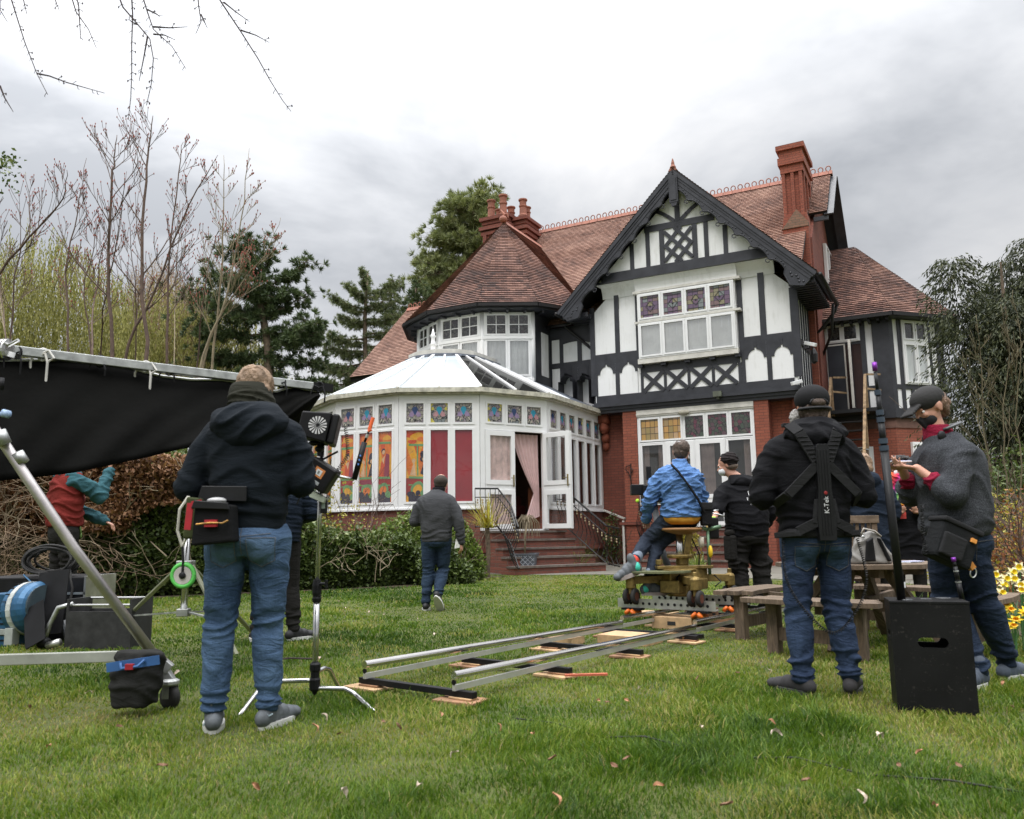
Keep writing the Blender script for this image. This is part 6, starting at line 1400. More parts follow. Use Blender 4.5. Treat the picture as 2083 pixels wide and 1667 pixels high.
for i,(x,y) in enumerate(((-.15,.0),(.15,.03))):
    b2=MB(); s2=MB(); shoe(b2,s2,(an[i][0],an[i][1],.10),((-.25,1,0),(.4,1,0))[i]); q=fuse('trainer',b2,SHG,p,.006,2); s2.build('sole',SOLW,q); w_=MB(); [w_.beam((an[i][0]-.03+.02*k_,an[i][1]-.05,.04+.012*k_),(an[i][0]-.01+.02*k_,an[i][1]-.052,.075),.012,.006) for k_ in range(3)]; w_.build('heel_panel',M('trainer_blue_grey',(.30,.38,.42),.6),q)
# tool pouches on his belt
t=thing('tool_pouch','black tool pouch with red strap hanging on the back of the hooded man','bag',(-1.365,3.84,.965)); t.scale=(.92,1,.80)
b=MB(); b.prism([(-.10,-.14),(.10,-.12),(.085,.09),(-.09,.10)],-.10,.02); b.build('pouch',m_cloth('black_canvas',(.008,.008,.009),wr=.2),t,bevel=.012)
b=MB(); b.prism([(-.10,.07),(.09,.06),(.08,.10),(-.085,.115)],-.118,-.102); b.prism([(-.12,.12),(.13,.11),(.13,.20),(-.10,.205)],.0,.012); b.build('flap',PLAS,t,bevel=.004)
b=MB(); b.beam((-.105,-.108,.10),(-.115,-.108,-.05),.032,.006,up=(0,1,0)); b.beam((-.10,-.108,.095),(-.05,-.11,.105),.03,.006,up=(0,1,0)); b.box(-.03,.03,-.118,-.10,-.035,.005); b.build('red_strap',M('red_webbing',(.35,.01,.02),.7),t)
b=MB(); 
b.tube([(-.07,-.116,-.02),(0,-.1215,-.012),(.06,-.119,-.015),(.085,-.114,.0)],.005,5)
b.build('coloured_tape',M('pencil_colours',(.5,.25,.05),.6,var=.8,scale=40),t)
b=MB(); b.ell((0,-.05,.115),(.05,.03,.02)); b.build('tape_roll',M('clear_tape',(.45,.45,.45),.3),t,smooth=True)
b=MB(); b.prism([(-.16,-.10),(-.095,-.10),(-.085,.13),(-.15,.14)],-.06,.02); b.build('olive_pouch',m_cloth('olive_canvas',(.05,.06,.025),wr=.3),t,bevel=.01)
t=thing('lanyard_wheel','green wheel on a lanyard hanging from the pouch of the hooded man','keyring',(-1.515,3.82,.72))
b=MB(); n=26; b.tube([(.05*math.cos(2*PI*i/n),0,.05*math.sin(2*PI*i/n)) for i in range(n+1)],.0105,8,caps=False); b.build('green_tyre',M('lime_rubber',(.10,.50,.09),.5,var=.1),t,smooth=True)
b=MB(); b.lathe([(.0,-.008),(.041,-.008),(.041,.008),(.0,.008)],n=18,axis=(0,1,0)); b.build('hub',M('wheel_hub',(.45,.42,.40),.5),t); b=MB(); b.ell((0,-.012,0),(.016,.008,.016)); b.tube([(0,-.012,0),(.0,-.008,.06),(-.01,0,.14)],.006,6); b.build('clip',PLAS,t)
b=MB(); b.tube([(-.01,0,.13),(-.035,0,.2),(-.03,0,.3),(0,.02,.36)],.007,6); b.tube([(-.01,0,.13),(.02,0,.2),(.015,0,.3),(0,.02,.36)],.007,6); b.build('cord',M('cream_cord',(.5,.48,.42),.8),t)
# ------------------------------------------------------------------ 2: man with the boom harness
p=person('person seen from behind in black hoodie, cap and back harness, standing beside the black box',(1.69,4.65,0),R(0))
hip=[(-.095,0,.86),(.095,0,.86)]; kn=[(-.115,.03,.46),(.10,.02,.46)]; an=[(-.125,-.01,.11),(.135,-.01,.11)]
sh=[(-.205,.0,1.38),(.205,.0,1.38)]; el=[(-.285,-.01,1.08),(.285,.0,1.08)]; wr=[(-.17,.20,1.12),(.17,.20,1.12)]
basebody(p,[(0,0,.84,.15,.10),(0,0,1.0,.15,.11),(0,0,1.2,.16,.12),(0,0,1.36,.17,.11),(0,.01,1.44,.10,.08),(0,.02,1.49,.06,.06)],sh,el,wr,hip,kn,an,(.05,.055,1.60),(-.08,1,-.12),(.03,.03,1.46),[(wr[0],(.5,.8,.1),(0,0,1),(1,0,0),.8),(wr[1],(-.5,.8,.1),(0,0,1),(-1,0,0),.8)])
b=MB(); loft(b,[(0,.01,.83,.175,.135),(0,.01,.90,.195,.15),(0,0,1.05,.205,.155),(0,-.005,1.20,.215,.16),(0,-.005,1.32,.22,.15),(0,.0,1.39,.205,.13),(.01,.02,1.45,.13,.10),(.02,.03,1.50,.085,.085)]); [sleeve(b,sh[i],el[i],wr[i],(.086,.078,.056)) for i in (0,1)]
fuse('hoodie',b,BLKC,p,.010,4,folds=[(.82,1.05,.007,3,20),(1.05,1.4,.005,5,10)],seed=5)
b=MB(); loft(b,[(.01,-.085,1.33,.09,.03),(.01,-.10,1.37,.15,.06),(.01,-.07,1.42,.18,.10),(.02,-.02,1.47,.15,.11),(.03,.02,1.52,.095,.09)]); fuse('hood',b,BLKC,p,.008,3,folds=[(1.3,1.54,.007,7,12)])
b=MB(); legs(b,hip,kn,an,(.105,.076,.062)); loft(b,[(0,0,.76,.14,.11),(0,-.01,.82,.178,.135),(0,-.005,.88,.182,.135),(0,0,.92,.17,.12)]); b.ell((-.08,-.05,.80),(.085,.08,.09)); b.ell((.08,-.05,.80),(.085,.08,.09))
J=fuse('jeans',b,JEAN2,p,.009,3,folds=[(.05,.26,.010,4,22),(.36,.55,.007,5,17),(.66,.78,.004,4,14),(.1,.75,.003,9,7)],seed=2); denim_details(J,0,.800,.088,m_denim('denim_pocket_dark',(.014,.027,.052),(.05,.088,.14)))
for i in (0,1): b2=MB(); s2=MB(); shoe(b2,s2,(an[i][0],an[i][1],.10),((-.55,1,0),(.55,1,0))[i]); q=fuse('shoe',b2,M('shoe_suede',(.035,.033,.035),.9),p,.006,2); s2.build('sole',SOLD,q)
b=MB(); b.ell((.05,.03,1.57),(.083,.088,.075),18,12); b.ell((.05,-.005,1.535),(.072,.05,.05)); fuse('hair',b,HAIRD,p,.005,2,folds=[(1.4,1.64,.004,34,6)])
b=MB(); b.ell((.05,.045,1.635),(.098,.112,.088),24,16); cp_=fuse('cap',b,CAPG if False else m_cloth('cap_black',(.014,.014,.015),wr=.15),p,.006,2)
b=MB(); b.ell((.05,-.05,1.605),(.045,.022,.026),16,10); b.build('hair_gap',HAIRD,cp_,smooth=True); b=MB(); b.tube([(.05+.095*math.sin(a),.04-.108*math.cos(a),1.572) for a in [-1.3+2.6*i/14 for i in range(15)]],.010,6); b.tube([(.05+.05*math.cos(a),-.062+.006*math.sin(a),1.595+.034*math.sin(a)) for a in [PI*i/10 for i in range(11)]],.005,5); b.build('cap_band',PLAS,cp_,smooth=True)
b=MB(); b.ell((-.015,.11,1.54),(.050,.045,.050)); fuse('beard',b,M('grey_beard',(.42,.40,.38),.9,var=.4,scale=60,bump=1,bscale=120,bdist=.01),p,.006,1,folds=[(1.4,1.65,.004,40,40)])
b=MB(); b.tube([(.135,.03,1.60),(.14,.07,1.59),(.13,.12,1.565)],.006,5); b.ell((.135,.10,1.545),(.02,.03,.035)); b.build('headset',PLAS,p,smooth=True)
# harness (worn: part of him)
WEB=m_cloth('webbing_black',(.020,.020,.021),wr=.3,weave=500); b=MB(); y=-.178
b.prism([(-.045,.83),(.045,.83),(.05,.95),(.036,1.10),(.036,1.335),(.026,1.352),(-.026,1.352),(-.036,1.335),(-.036,1.10),(-.05,.95)],y-.018,y+.03); 
for k_ in range(4): b.box(-.028+.016*k_,-.022+.016*k_,y-.022,y-.0185,.86,1.32)
hz=b.build('back_plate',PLAS,p,bevel=.005)
b=MB()
for s in (-1,1):
    b.beam((s*.03,y-.002,1.26),(s*.105,y+.03,1.42),.06,.02,up=(0,1,0)); b.beam((s*.105,y+.03,1.42),(s*.135,y+.10,1.475),.06,.02,up=(0,1,0)); b.beam((s*.135,y+.10,1.475),(s*.125,-.01,1.478),.06,.02)
    b.beam((s*.03,y-.002,1.24),(s*.19,y+.02,1.08),.05,.018,up=(0,1,0)); b.beam((s*.19,y+.02,1.08),(s*.225,-.02,1.03),.05,.018,up=(0,1,0)); b.beam((s*.03,y-.0,1.05),(s*.05,y+.0,.92),.05,.02,up=(0,1,0)); b.beam((s*.05,y,.93),(s*.15,y+.02,.88),.05,.02,up=(0,1,0))
    b.beam((s*.14,y+.01,.87),(s*.21,-.02,.86),.07,.03)
    for q in range(6): t_=q/6; b.box(s*(.035+.07*t_)-.03,s*(.035+.07*t_)+.03,y-.016+.03*t_,y-.010+.03*t_,1.275+.14*t_,1.280+.14*t_)
b.build('harness_strap',WEB,p,bevel=.003)
b=MB(); loft(b,[(0,0,.845,.19,.155),(0,0,.87,.20,.165),(0,0,.895,.19,.155)],sub=2); b.build('waist_belt',WEB,p,smooth=True)
def text(body,size,mat,parent,loc,rot,name='lettering',ext=.0008,align='CENTER',shear=0):
    c=bpy.data.curves.new(name,'FONT'); c.body=body; c.size=size; c.extrude=ext; c.align_x=align; c.align_y='CENTER'; c.shear=shear; ob=bpy.data.objects.new(name,c); C.objects.link(ob)
    dg=bpy.context.evaluated_depsgraph_get(); me=bpy.data.meshes.new_from_object(ob.evaluated_get(dg)); bpy.data.objects.remove(ob); me.materials.clear(); me.materials.append(mat); me.name=name
    o=link(me,name,parent); o.location=loc; o.rotation_euler=rot; return o
PRINT=M('white_print',(.60,.60,.60),.7,var=.1)
text('K-Tek',.036,PRINT,hz,(0,y-.0235,1.02),(PI/2,-PI/2,0)); b=MB(); b.ell((0,y-.022,1.085),(.010,.003,.010),8,6); b.build('emblem',M('red_print',(.25,.01,.01),.7),hz)
# coiled cables from his belt
def coil(name,label,cat,path,r,pitch,wr_,mat,parent=None,loc=(0,0,0)):
    P=[Vector(q) for q in path]; Q=[]
    for i in range(len(P)-1):
        a=P[max(i-1,0)];b_=P[i];c=P[i+1];d=P[min(i+2,len(P)-1)]
        for j in range(10): u=j/10; Q.append(.5*((2*b_)+(c-a)*u+(2*a-5*b_+4*c-d)*u*u+(3*b_-a-3*c+d)*u**3))
    Q.append(P[-1]); L_=[0]
    for a,c in zip(Q[:-1],Q[1:]): L_.append(L_[-1]+(c-a).length)
    n=int(L_[-1]/pitch*8); out=[]
    for k_ in range(n):
        s=L_[-1]*k_/n; i=max(j for j in range(len(L_)) if L_[j]<=s); i=min(i,len(Q)-2); t_=(s-L_[i])/max(1e-9,L_[i+1]-L_[i]); c=Q[i].lerp(Q[i+1],t_); d=(Q[i+1]-Q[i]).normalized(); a=d.cross(Vector((0,1,.1))).normalized(); b_=d.cross(a); an=2*PI*k_/8; out.append(c+a*(r*math.cos(an))+b_*(r*math.sin(an)))
    b=MB(); b.tube(out,wr_,4); o=b.build(name,mat,parent,loc=loc)
    if label: tag(o,label,cat)
    return o
coil('coiled_cable','black coiled cable looping behind the thighs of the man with the harness','cable',[(-.20,-.06,.84),(-.215,-.13,.62),(-.13,-.16,.45),(.0,-.17,.345),(.13,-.16,.45),(.215,-.13,.62),(.21,-.06,.84)],.0075,.012,.0028,PLAS,loc=(1.69,4.65,0))
# ------------------------------------------------------------------ 3: bearded-mask person in the charcoal jumper, cap, side on
p=person('person in charcoal jumper, dark cap and black mask looking down at a phone',(2.63,4.95,0),R(0))
hip=[(-.02,.06,.86),(.03,-.05,.86)]; kn=[(-.03,.10,.47),(.12,-.02,.48)]; an=[(-.02,-.16,.11),(.27,.06,.12)]
sh=[(-.05,.16,1.37),(.02,-.14,1.37)]; el=[(-.14,.20,1.10),(-.10,-.20,1.08)]; wr=[(-.25,.06,1.25),(-.24,-.10,1.24)]
basebody(p,[(0,0,.84,.11,.15),(0,0,1.0,.12,.15),(0,0,1.2,.13,.16),(-.01,0,1.34,.12,.17),(-.03,0,1.42,.08,.10),(-.05,0,1.47,.06,.06)],sh,el,wr,hip,kn,an,(-.075,0,1.615),(-.90,-.16,-.42),(-.05,0,1.45),[(wr[0],(-1,-.15,.12),(0,0,1),(0,-1,0),.55),(wr[1],(-1,.10,.15),(.1,0,1),(0,1,0),.6)],up=(-.3,0,1))
b=MB(); loft(b,[(.01,0,.84,.165,.175),(.01,0,.88,.195,.195),(.02,0,.98,.20,.20),(.02,0,1.12,.20,.20),(.02,0,1.25,.195,.205),(.01,0,1.34,.175,.19),(-.01,0,1.40,.12,.14),(-.04,0,1.45,.075,.08)],yaw=R(-15)); [sleeve(b,sh[i],el[i],Vector(el[i]).lerp(Vector(wr[i]),.25),(.090,.082,.078)) for i in (0,1)]
fuse('jumper',b,GREYK,p,.010,4,folds=[(.84,1.0,.006,3,18),(1.0,1.4,.006,5,9)],seed=8)
for i in (0,1): b=MB(); cap(b,Vector(el[i]).lerp(Vector(wr[i]),.2),Vector(el[i]).lerp(Vector(wr[i]),.55),.060,.048); fuse('rolled_shirt_cuff',b,PLAID,p,.007,1,folds=[(1,1.3,.006,9,20)])
b=MB(); legs(b,hip,kn,an,(.118,.085,.060)); loft(b,[(0,0,.76,.14,.15),(.01,0,.82,.165,.165),(.01,0,.90,.165,.165)]); b.ell((.10,-.05,.80),(.09,.10,.10))
J=fuse('jeans',b,JEAN3,p,.009,3,folds=[(.05,.25,.009,4,22),(.36,.56,.007,4,16),(.6,.8,.004,4,12)],seed=6); denim_details(J,.04,.80,.085,m_denim('denim_pocket_navy',(.008,.014,.028),(.028,.044,.075)),pk=(1,))
for i in (0,1): b2=MB(); s2=MB(); shoe(b2,s2,(an[i][0],an[i][1],.105),((-.5,-.4,0),(.75,.35,0))[i]); q=fuse('shoe',b2,M('plimsoll',(.06,.075,.10),.8),p,.006,2); s2.build('sole',SOLW,q)
b=MB(); loft(b,[(-.04,0,1.42,.085,.088),(-.045,0,1.47,.080,.082),(-.055,0,1.505,.070,.072)],sub=2); fuse('shirt_collar',b,PLAID,p,.007,1)
hc=Vector((-.075,0,1.615)); fw=Vector((-.90,-.16,-.42)).normalized(); u=Vector((-.3,0,1)); u=(u-fw*u.dot(fw)).normalized(); r_=fw.cross(u); Q=Matrix((r_,fw,u)).transposed()
b=MB(); b.ell(hc+Q@V_(0,-.03,.02),(.083,.085,.085),18,12,Q); b.ell(hc+Q@V_(0,-.065,-.03),(.06,.045,.06),14,10,Q); b.ell(hc+Q@V_(0,-.105,.03),(.030,.030,.030),12,8,Q); b.ell(hc+Q@V_(0,-.10,-.01),(.05,.025,.04),12,8,Q); fuse('hair',b,M('hair_brown',(.16,.095,.06),.6,var=.35,scale=18,bump=.9,bscale=90,bdist=.01),p,.005,1,folds=[(1.3,1.8,.004,30,8)])
b=MB(); b.ell(hc+Q@V_(0,-.005,.055),(.092,.108,.082),22,14,Q); 
for k_ in range(5): cap(b,hc+Q@V_(-.05,.10+.018*k_,.045-.006*k_),hc+Q@V_(.05,.10+.018*k_,.045-.006*k_),.010,.010)
fuse('cap',b,CAPG,p,.005,2)
b=MB(); b.ell(hc+Q@V_(0,.050,-.055),(.059,.050,.056),16,12,Q); cap(b,hc+Q@V_(0,.085,-.010),hc+Q@V_(0,.112,-.032),.012,.016,8); cap(b,hc+Q@V_(0,.112,-.032),hc+Q@V_(0,.085,-.085),.016,.022,8); cap(b,hc+Q@V_(0,.06,-.09),hc+Q@V_(0,.085,-.06),.03,.02); mk=fuse('face_mask',b,MASKB,p,.005,1); b=MB(); b.tube([hc+Q@V_(.062,.04,-.02),hc+Q@V_(.078,.0,.01),hc+Q@V_(.074,-.01,-.03),hc+Q@V_(.06,.03,-.07)],.003,5); b.build('ear_loop',MASKB,mk)
t=thing('headphones','grey headphones resting round the neck of the person in the charcoal jumper','headphones',(2.61,4.94,1.475))
b=MB(); b.tube([(.085*math.cos(a)+.01,.085*math.sin(a),.03*math.cos(a)+.01) for a in [-2.1+4.2*i/16 for i in range(17)]],.016,8,flat=.6); b.build('headband',PLAG,t,smooth=True); b=MB(); b.ell((-.055,-.09,-.045),(.026,.014,.032)); b.build('ear_cup',PLAS,t,smooth=True); b=MB(); b.ell((-.055,.085,-.045),(.03,.035,.04)); b.build('ear_cup',PLAS,t,smooth=True)
text('stagg' if False else '',.01,PRINT,t,(0,0,0),(0,0,0)) if False else None
t=thing('phone','white phone held up by the person in the charcoal jumper','phone',(2.31,4.93,1.285)); b=MB(); b.box(-.06,.075,-.04,.04,-.004,.005); b.build('case',M('phone_white',(.7,.72,.8),.3),t,bevel=.003); b=MB(); b.box(-.054,.069,-.035,.035,.0055,.0065); b.build('screen',M('phone_screen',(.12,.14,.45),.2),t)
t=thing('camera_pouch','black pouch with orange tabs hanging at the hip of the person in the charcoal jumper','bag',(2.47,4.70,.80),R(8))
b=MB(Matrix.Rotation(R(24),4,'Y')); b.box(-.13,.10,-.09,.05,-.12,.10); pb=b.build('pouch',m_cloth('black_nylon',(.013,.014,.015),wr=.3),t,bevel=.02)
b=MB(Matrix.Rotation(R(24),4,'Y')); b.box(-.14,.11,-.10,.06,.085,.115); b.box(-.12,.02,-.115,-.09,-.10,.03); b.build('flap',WEB,t,bevel=.01); b=MB(Matrix.Rotation(R(24),4,'Y')); b.box(.04,.075,-.105,-.092,.03,.055); b.beam((.10,-.02,-.05),(.155,-.02,-.085),.03,.035); b.build('orange_tab',M('orange_webbing',(.65,.26,.05),.6),t,bevel=.003)
b=MB(Matrix.Rotation(R(24),4,'Y')); b.tube([(.165+.018*math.cos(a),-.02,-.105+.026*math.sin(a)) for a in [2*PI*i/14 for i in range(15)]],.0035,6,caps=False); b.build('ring',M('steel_ring',(.5,.5,.48),.3,1),t)
coil('coiled_cable','short coiled cable hanging in front of the hip pouch on the right','cable',[(-.02,0,.22),(-.03,0,.08),(-.02,0,-.06)],.009,.014,.003,PLAS,loc=(2.33,4.66,.80))
# ------------------------------------------------------------------ 4: walking man
p=person('person walking away across the lawn in grey jumper and dark jeans, woolly hat',(-.93,9.98,0),R(-4))
hip=[(-.09,0,.84),(.09,0,.84)]; kn=[(-.10,.02,.45),(.07,.08,.46)]; an=[(-.12,-.04,.11),(.045,-.16,.22)]
sh=[(-.19,.02,1.33),(.19,.02,1.33)]; el=[(-.27,.0,1.05),(.27,-.02,1.04)]; wr=[(-.20,.20,1.05),(.30,.0,.80)]
basebody(p,[(0,0,.82,.14,.10),(0,0,1.0,.15,.11),(0,0,1.2,.16,.12),(0,0,1.32,.16,.11),(0,.02,1.39,.10,.08),(0,.04,1.43,.06,.06)],sh,el,wr,hip,kn,an,(.04,.10,1.50),(.15,.9,-.4),(.01,.04,1.40),[(wr[0],(.3,.8,.2),(0,0,1),(1,0,0),.8),(wr[1],(.05,.1,-1),(-1,.2,0),(0,1,0),.5)],voxel=.0085)
b=MB(); loft(b,[(0,-.01,.80,.165,.13),(0,0,.86,.185,.15),(0,0,1.0,.19,.155),(0,-.005,1.15,.20,.155),(0,-.005,1.27,.205,.145),(0,.01,1.345,.18,.12),(0,.03,1.40,.10,.09),(0,.04,1.43,.07,.07)]); [sleeve(b,sh[i],el[i],wr[i],(.080,.070,.050)) for i in (0,1)]
fuse('jumper',b,GREYJ,p,.012,4,folds=[(.78,1.0,.007,3,16),(1.0,1.35,.005,5,9)],seed=4)
b=MB(); loft(b,[(.01,.045,1.39,.075,.075),(.02,.055,1.44,.078,.078),(.02,.06,1.46,.07,.07)],sub=2); b.build('collar',BLKC,p,smooth=True)
b=MB(); legs(b,hip,kn,an,(.102,.075,.060)); loft(b,[(0,0,.74,.13,.11),(0,-.01,.80,.168,.13),(0,0,.88,.16,.12)]); fuse('jeans',b,m_denim('denim_ink',(.007,.014,.030),(.035,.06,.10)),p,.012,3,folds=[(.1,.3,.009,4,24),(.36,.56,.008,4,18)],seed=7)
b2=MB(); s2=MB(); shoe(b2,s2,(an[0][0],an[0][1],.10),(-.1,1,0)); q=fuse('shoe',b2,SHB,p,.008,1); s2.build('sole',SOLW,q)
b2=MB(); s2=MB(); b2.M=Matrix.Translation((.045,-.16,.20))@Matrix.Rotation(R(-48),4,'X')@Matrix.Translation((0,0,-.10)); s2.M=b2.M; shoe(b2,s2,(0,0,.10),(.15,1,0)); q=fuse('shoe',b2,SHB,p,.008,1); s2.build('sole',SOLW,q)
b=MB(); b.ell((.04,.085,1.53),(.088,.108,.082),20,14); b.ell((.035,.05,1.49),(.075,.06,.05)); fuse('woolly_hat',b,m_cloth('hat_brown',(.05,.042,.035),wr=.3),p,.007,2)
t=tag((lambda b:(b.prism([(-.03,-.06),(.03,-.05),(.04,.05),(-.01,.07)],-.01,.01),b.build('crumpled_paper',M('white_paper',(.7,.7,.68),.8,bump=.8,bscale=20,bdist=.02),loc=(-.68,9.94,.78)))[1])(MB()),'crumpled white paper in the hip pocket of the walking man','paper')
# ------------------------------------------------------------------ 5: operator seated on the dolly
DC=Vector((1.62,8.12,0)); SA=R(4)
p=person('person seated on the dolly in blue cotton jacket with shoulder strap, seen from behind',(DC.x+.03,DC.y,0),SA)
hip=[(-.11,.02,1.02),(.10,.03,1.02)]; kn=[(-.32,.24,.88),(-.18,.34,.84)]; an=[(-.47,-.08,.62),(-.30,.02,.38)]
sh=[(-.19,.03,1.48),(.19,.03,1.47)]; el=[(-.29,.05,1.20),(.24,.10,1.18)]; wr=[(-.30,.22,1.02),(.12,.28,1.12)]
kn=[(-.30,.22,.80),(-.20,.20,.76)]; an=[(-.47,-.02,.64),(-.34,.0,.46)]
basebody(p,[(0,0,.98,.15,.12),(0,0,1.1,.14,.11),(0,0,1.25,.15,.11),(0,.01,1.44,.16,.11),(0,.03,1.52,.10,.08),(0,.04,1.57,.06,.06)],sh,el,wr,hip,kn,an,(.05,.08,1.68),(.55,.75,-.15),(.01,.04,1.53),[(wr[0],(.2,.8,-.3),(0,0,-1),(1,0,0),.8),(wr[1],(-.3,.8,.2),(0,0,-1),(-1,0,0),.8)],voxel=.0085)
b=MB(); loft(b,[(0,-.005,1.02,.195,.155),(0,-.005,1.07,.205,.165),(0,-.005,1.20,.20,.15),(0,-.01,1.34,.21,.15),(0,0,1.43,.205,.14),(0,.015,1.50,.165,.115),(.01,.03,1.56,.08,.08),(.015,.035,1.60,.075,.075)]); [sleeve(b,sh[i],el[i],wr[i],(.082,.076,.056)) for i in (0,1)]
fuse('jacket',b,BLUJ,p,.010,3,folds=[(1.0,1.5,.010,5,17),(1.0,1.62,.005,9,26)],seed=12)
b=MB(); loft(b,[(0,0,.955,.12,.12),(0,0,.985,.175,.15),(0,0,1.03,.195,.15)],sub=2); fuse('mustard_shirt',b,MUST,p,.010,1)
b=MB()
for i in (0,1): cap(b,hip[i],kn[i],.095,.072); cap(b,kn[i],an[i],.072,.055)
fuse('trousers',b,m_denim('denim_black',(.012,.016,.028),(.03,.04,.06)),p,.011,2,folds=[(.4,1,.006,6,12)])
for i in (0,1):
    a_=Vector(an[i]); d=(a_-Vector(kn[i])).normalized()
    b=MB(); cap(b,a_-d*.04,a_-d*.012,.057,.055); fuse('turn_up',b,M('denim_inside',(.20,.24,.30),.9),p,.008,0); b=MB(); cap(b,a_,a_+d*.075,.047,.043); fuse('red_sock',b,M('sock_red',(.50,.05,.03),.9,var=.4,scale=60),p,.008,0)
    b2=MB(); s2=MB(); tr=a_+d*.10; tilt=(R(22),R(5))[i]; toe=((-1,-.15,0),(1,.0,0))[i]
    Mq=Matrix.Translation(tr)@(Matrix.Rotation(R(-18),4,'Y') if i==0 else Matrix.Identity(4))@Matrix.Diagonal((.92,1.1,1.30 if i==0 else 1.1,1))@Matrix.Translation((0,0,-.09)); b2.M=Mq; s2.M=Mq; shoe(b2,s2,(0,0,.09),toe,h=0); b2.ell((0,0,.075),(.050,.050,.055)); b2.ell((.07*toe[0],0,.062),(.06,.044,.045)); q=fuse('trainer',b2,M('trainer_grey_soft',(.09,.10,.11),.7,var=.3,scale=20),p,.007,1); s2.build('sole',M('sole_red_grey',(.35,.30,.28),.6),q)
    w_=MB(Mq); w_.ell((-.022*toe[0],0,.058),(.046,.052,.040)); w_.build('teal_panel',M('teal_panel',(.06,.55,.42),.6),q,smooth=True)
b=MB(); b.ell((.045,.055,1.715),(.086,.098,.083),18,12); b.ell((.03,.035,1.67),(.074,.07,.07)); fuse('hair',b,HAIRD,p,.006,1,folds=[(1.5,1.85,.003,30,12)])
hc=Vector((.05,.08,1.68)); fw=Vector((.55,.75,-.15)).normalized(); u=V_(0,0,1)-fw*fw.z; u.normalize(); Q=Matrix((fw.cross(u),fw,u)).transposed()
b=MB(); b.ell(hc+Q@V_(0,.065,-.05),(.060,.052,.05),14,10,Q); mk=fuse('face_mask',b,MASKW,p,.006,1); b=MB(); b.tube([hc+Q@V_(.06,.05,-.03),hc+Q@V_(.088,-.02,.03),hc+Q@V_(.06,-.085,.07),hc+Q@V_(0,-.105,.08)],.0035,5); b.build('mask_strap',MASKW,mk)
b=MB(); b.ell(hc+Q@V_(0,.045,-.07),(.066,.055,.04),12,8,Q); fuse('beard',b,HAIRD,p,.006,1)
b=MB(); 
pth=[(-.10,-.10,1.53),(-.06,-.155,1.47),(.04,-.178,1.32),(.12,-.17,1.20),(.19,-.12,1.08)]
for a,c in zip(pth[:-1],pth[1:]): b.beam(a,c,.012,.042,up=(0,1,0),ext=.006)
b.build('shoulder_strap',WEB,p)
t=thing('shoulder_bag','small black bag on the strap at the right hip of the seated operator','bag',(DC.x+.26,DC.y-.06,.96)); b=MB(); b.box(-.05,.05,-.05,.08,-.02,.20); b.build('bag_body',m_cloth('bag_black',(.01,.01,.011)),t,bevel=.02); b=MB(); b.box(-.054,.054,-.06,.085,.13,.205); b.build('flap',WEB,t,bevel=.01)
# ------------------------------------------------------------------ 6: grip in the beanie
p=person('person in printed black hoodie, beanie and cargo trousers reaching to the dolly',(2.50,8.85,0),R(16))
hip=[(-.10,0,.84),(.10,0,.84)]; kn=[(-.12,.03,.44),(.13,.0,.44)]; an=[(-.13,-.02,.11),(.16,-.02,.11)]
sh=[(-.20,.10,1.38),(.20,.06,1.38)]; el=[(-.33,.00,1.14),(.30,.0,1.08)]; wr=[(-.46,-.10,1.00),(.26,.12,.90)]
basebody(p,[(0,0,.82,.15,.12),(0,.02,1.0,.16,.14),(0,.04,1.2,.17,.14),(0,.07,1.36,.17,.12),(-.01,.09,1.43,.10,.08),(-.02,.11,1.47,.06,.06)],sh,el,wr,hip,kn,an,(-.11,.16,1.60),(-.80,.5,-.30),(-.03,.10,1.45),[(wr[0],(-.55,-.2,-.55),(0,.2,-1),(0,-1,0),.9),(wr[1],(0,.5,-.8),(-1,0,0),(0,1,0),.7)],voxel=.0085)
b=MB(); loft(b,[(0,.0,.80,.20,.17),(0,.0,.88,.225,.20),(0,.01,1.0,.23,.21),(0,.02,1.14,.235,.20),(0,.05,1.28,.23,.175),(0,.07,1.37,.20,.14),(-.02,.09,1.43,.12,.10),(-.03,.10,1.49,.09,.09)]); sleeve(b,sh[0],el[0],Vector(el[0]).lerp(Vector(wr[0]),.25),(.090,.078,.068)); sleeve(b,sh[1],el[1],wr[1],(.090,.076,.055)); 
hd=fuse('hoodie',b,BLKC,p,.011,4,folds=[(.8,1.0,.008,3,18),(1.0,1.4,.006,5,9)],seed=15)
b=MB(); loft(b,[(.0,.0,1.33,.12,.05),(0,.0,1.38,.17,.09),(0,.02,1.43,.16,.11),(-.02,.07,1.48,.11,.10)]); fuse('hood',b,BLKC,p,.009,3,folds=[(1.3,1.5,.006,7,12)])
hit_=skin_hit(hd)
def print_on(hit,tx,size,mat,parent,a0,z0,arc=0,name='lettering'):
    c=bpy.data.curves.new(name,'FONT'); c.body=tx; c.size=size; c.align_x='CENTER'; c.align_y='CENTER'; ob=bpy.data.objects.new(name,c); C.objects.link(ob)
    me=bpy.data.meshes.new_from_object(ob.evaluated_get(bpy.context.evaluated_depsgraph_get())); bpy.data.objects.remove(ob); bm=bmesh.new(); bm.from_mesh(me); bmesh.ops.triangulate(bm,faces=bm.faces); bmesh.ops.subdivide_edges(bm,edges=bm.edges,cuts=1); 
    for v in bm.verts:
        q=hit(a0+v.co.x,z0+v.co.y-arc*v.co.x**2,.006); v.co=q if q is not None else v.co
    bm.to_mesh(me); bm.free(); me.materials.clear(); me.materials.append(mat); me.name=name; return link(me,name,parent)
for i,(tx,sz,z,ar) in enumerate((('F.S.S.',.070,1.285,2.5),('FILM & TV',.046,1.215,0),('RIGGING',.036,1.165,0))): print_on(hit_,tx,sz,PRINT,hd,.02,z,ar)
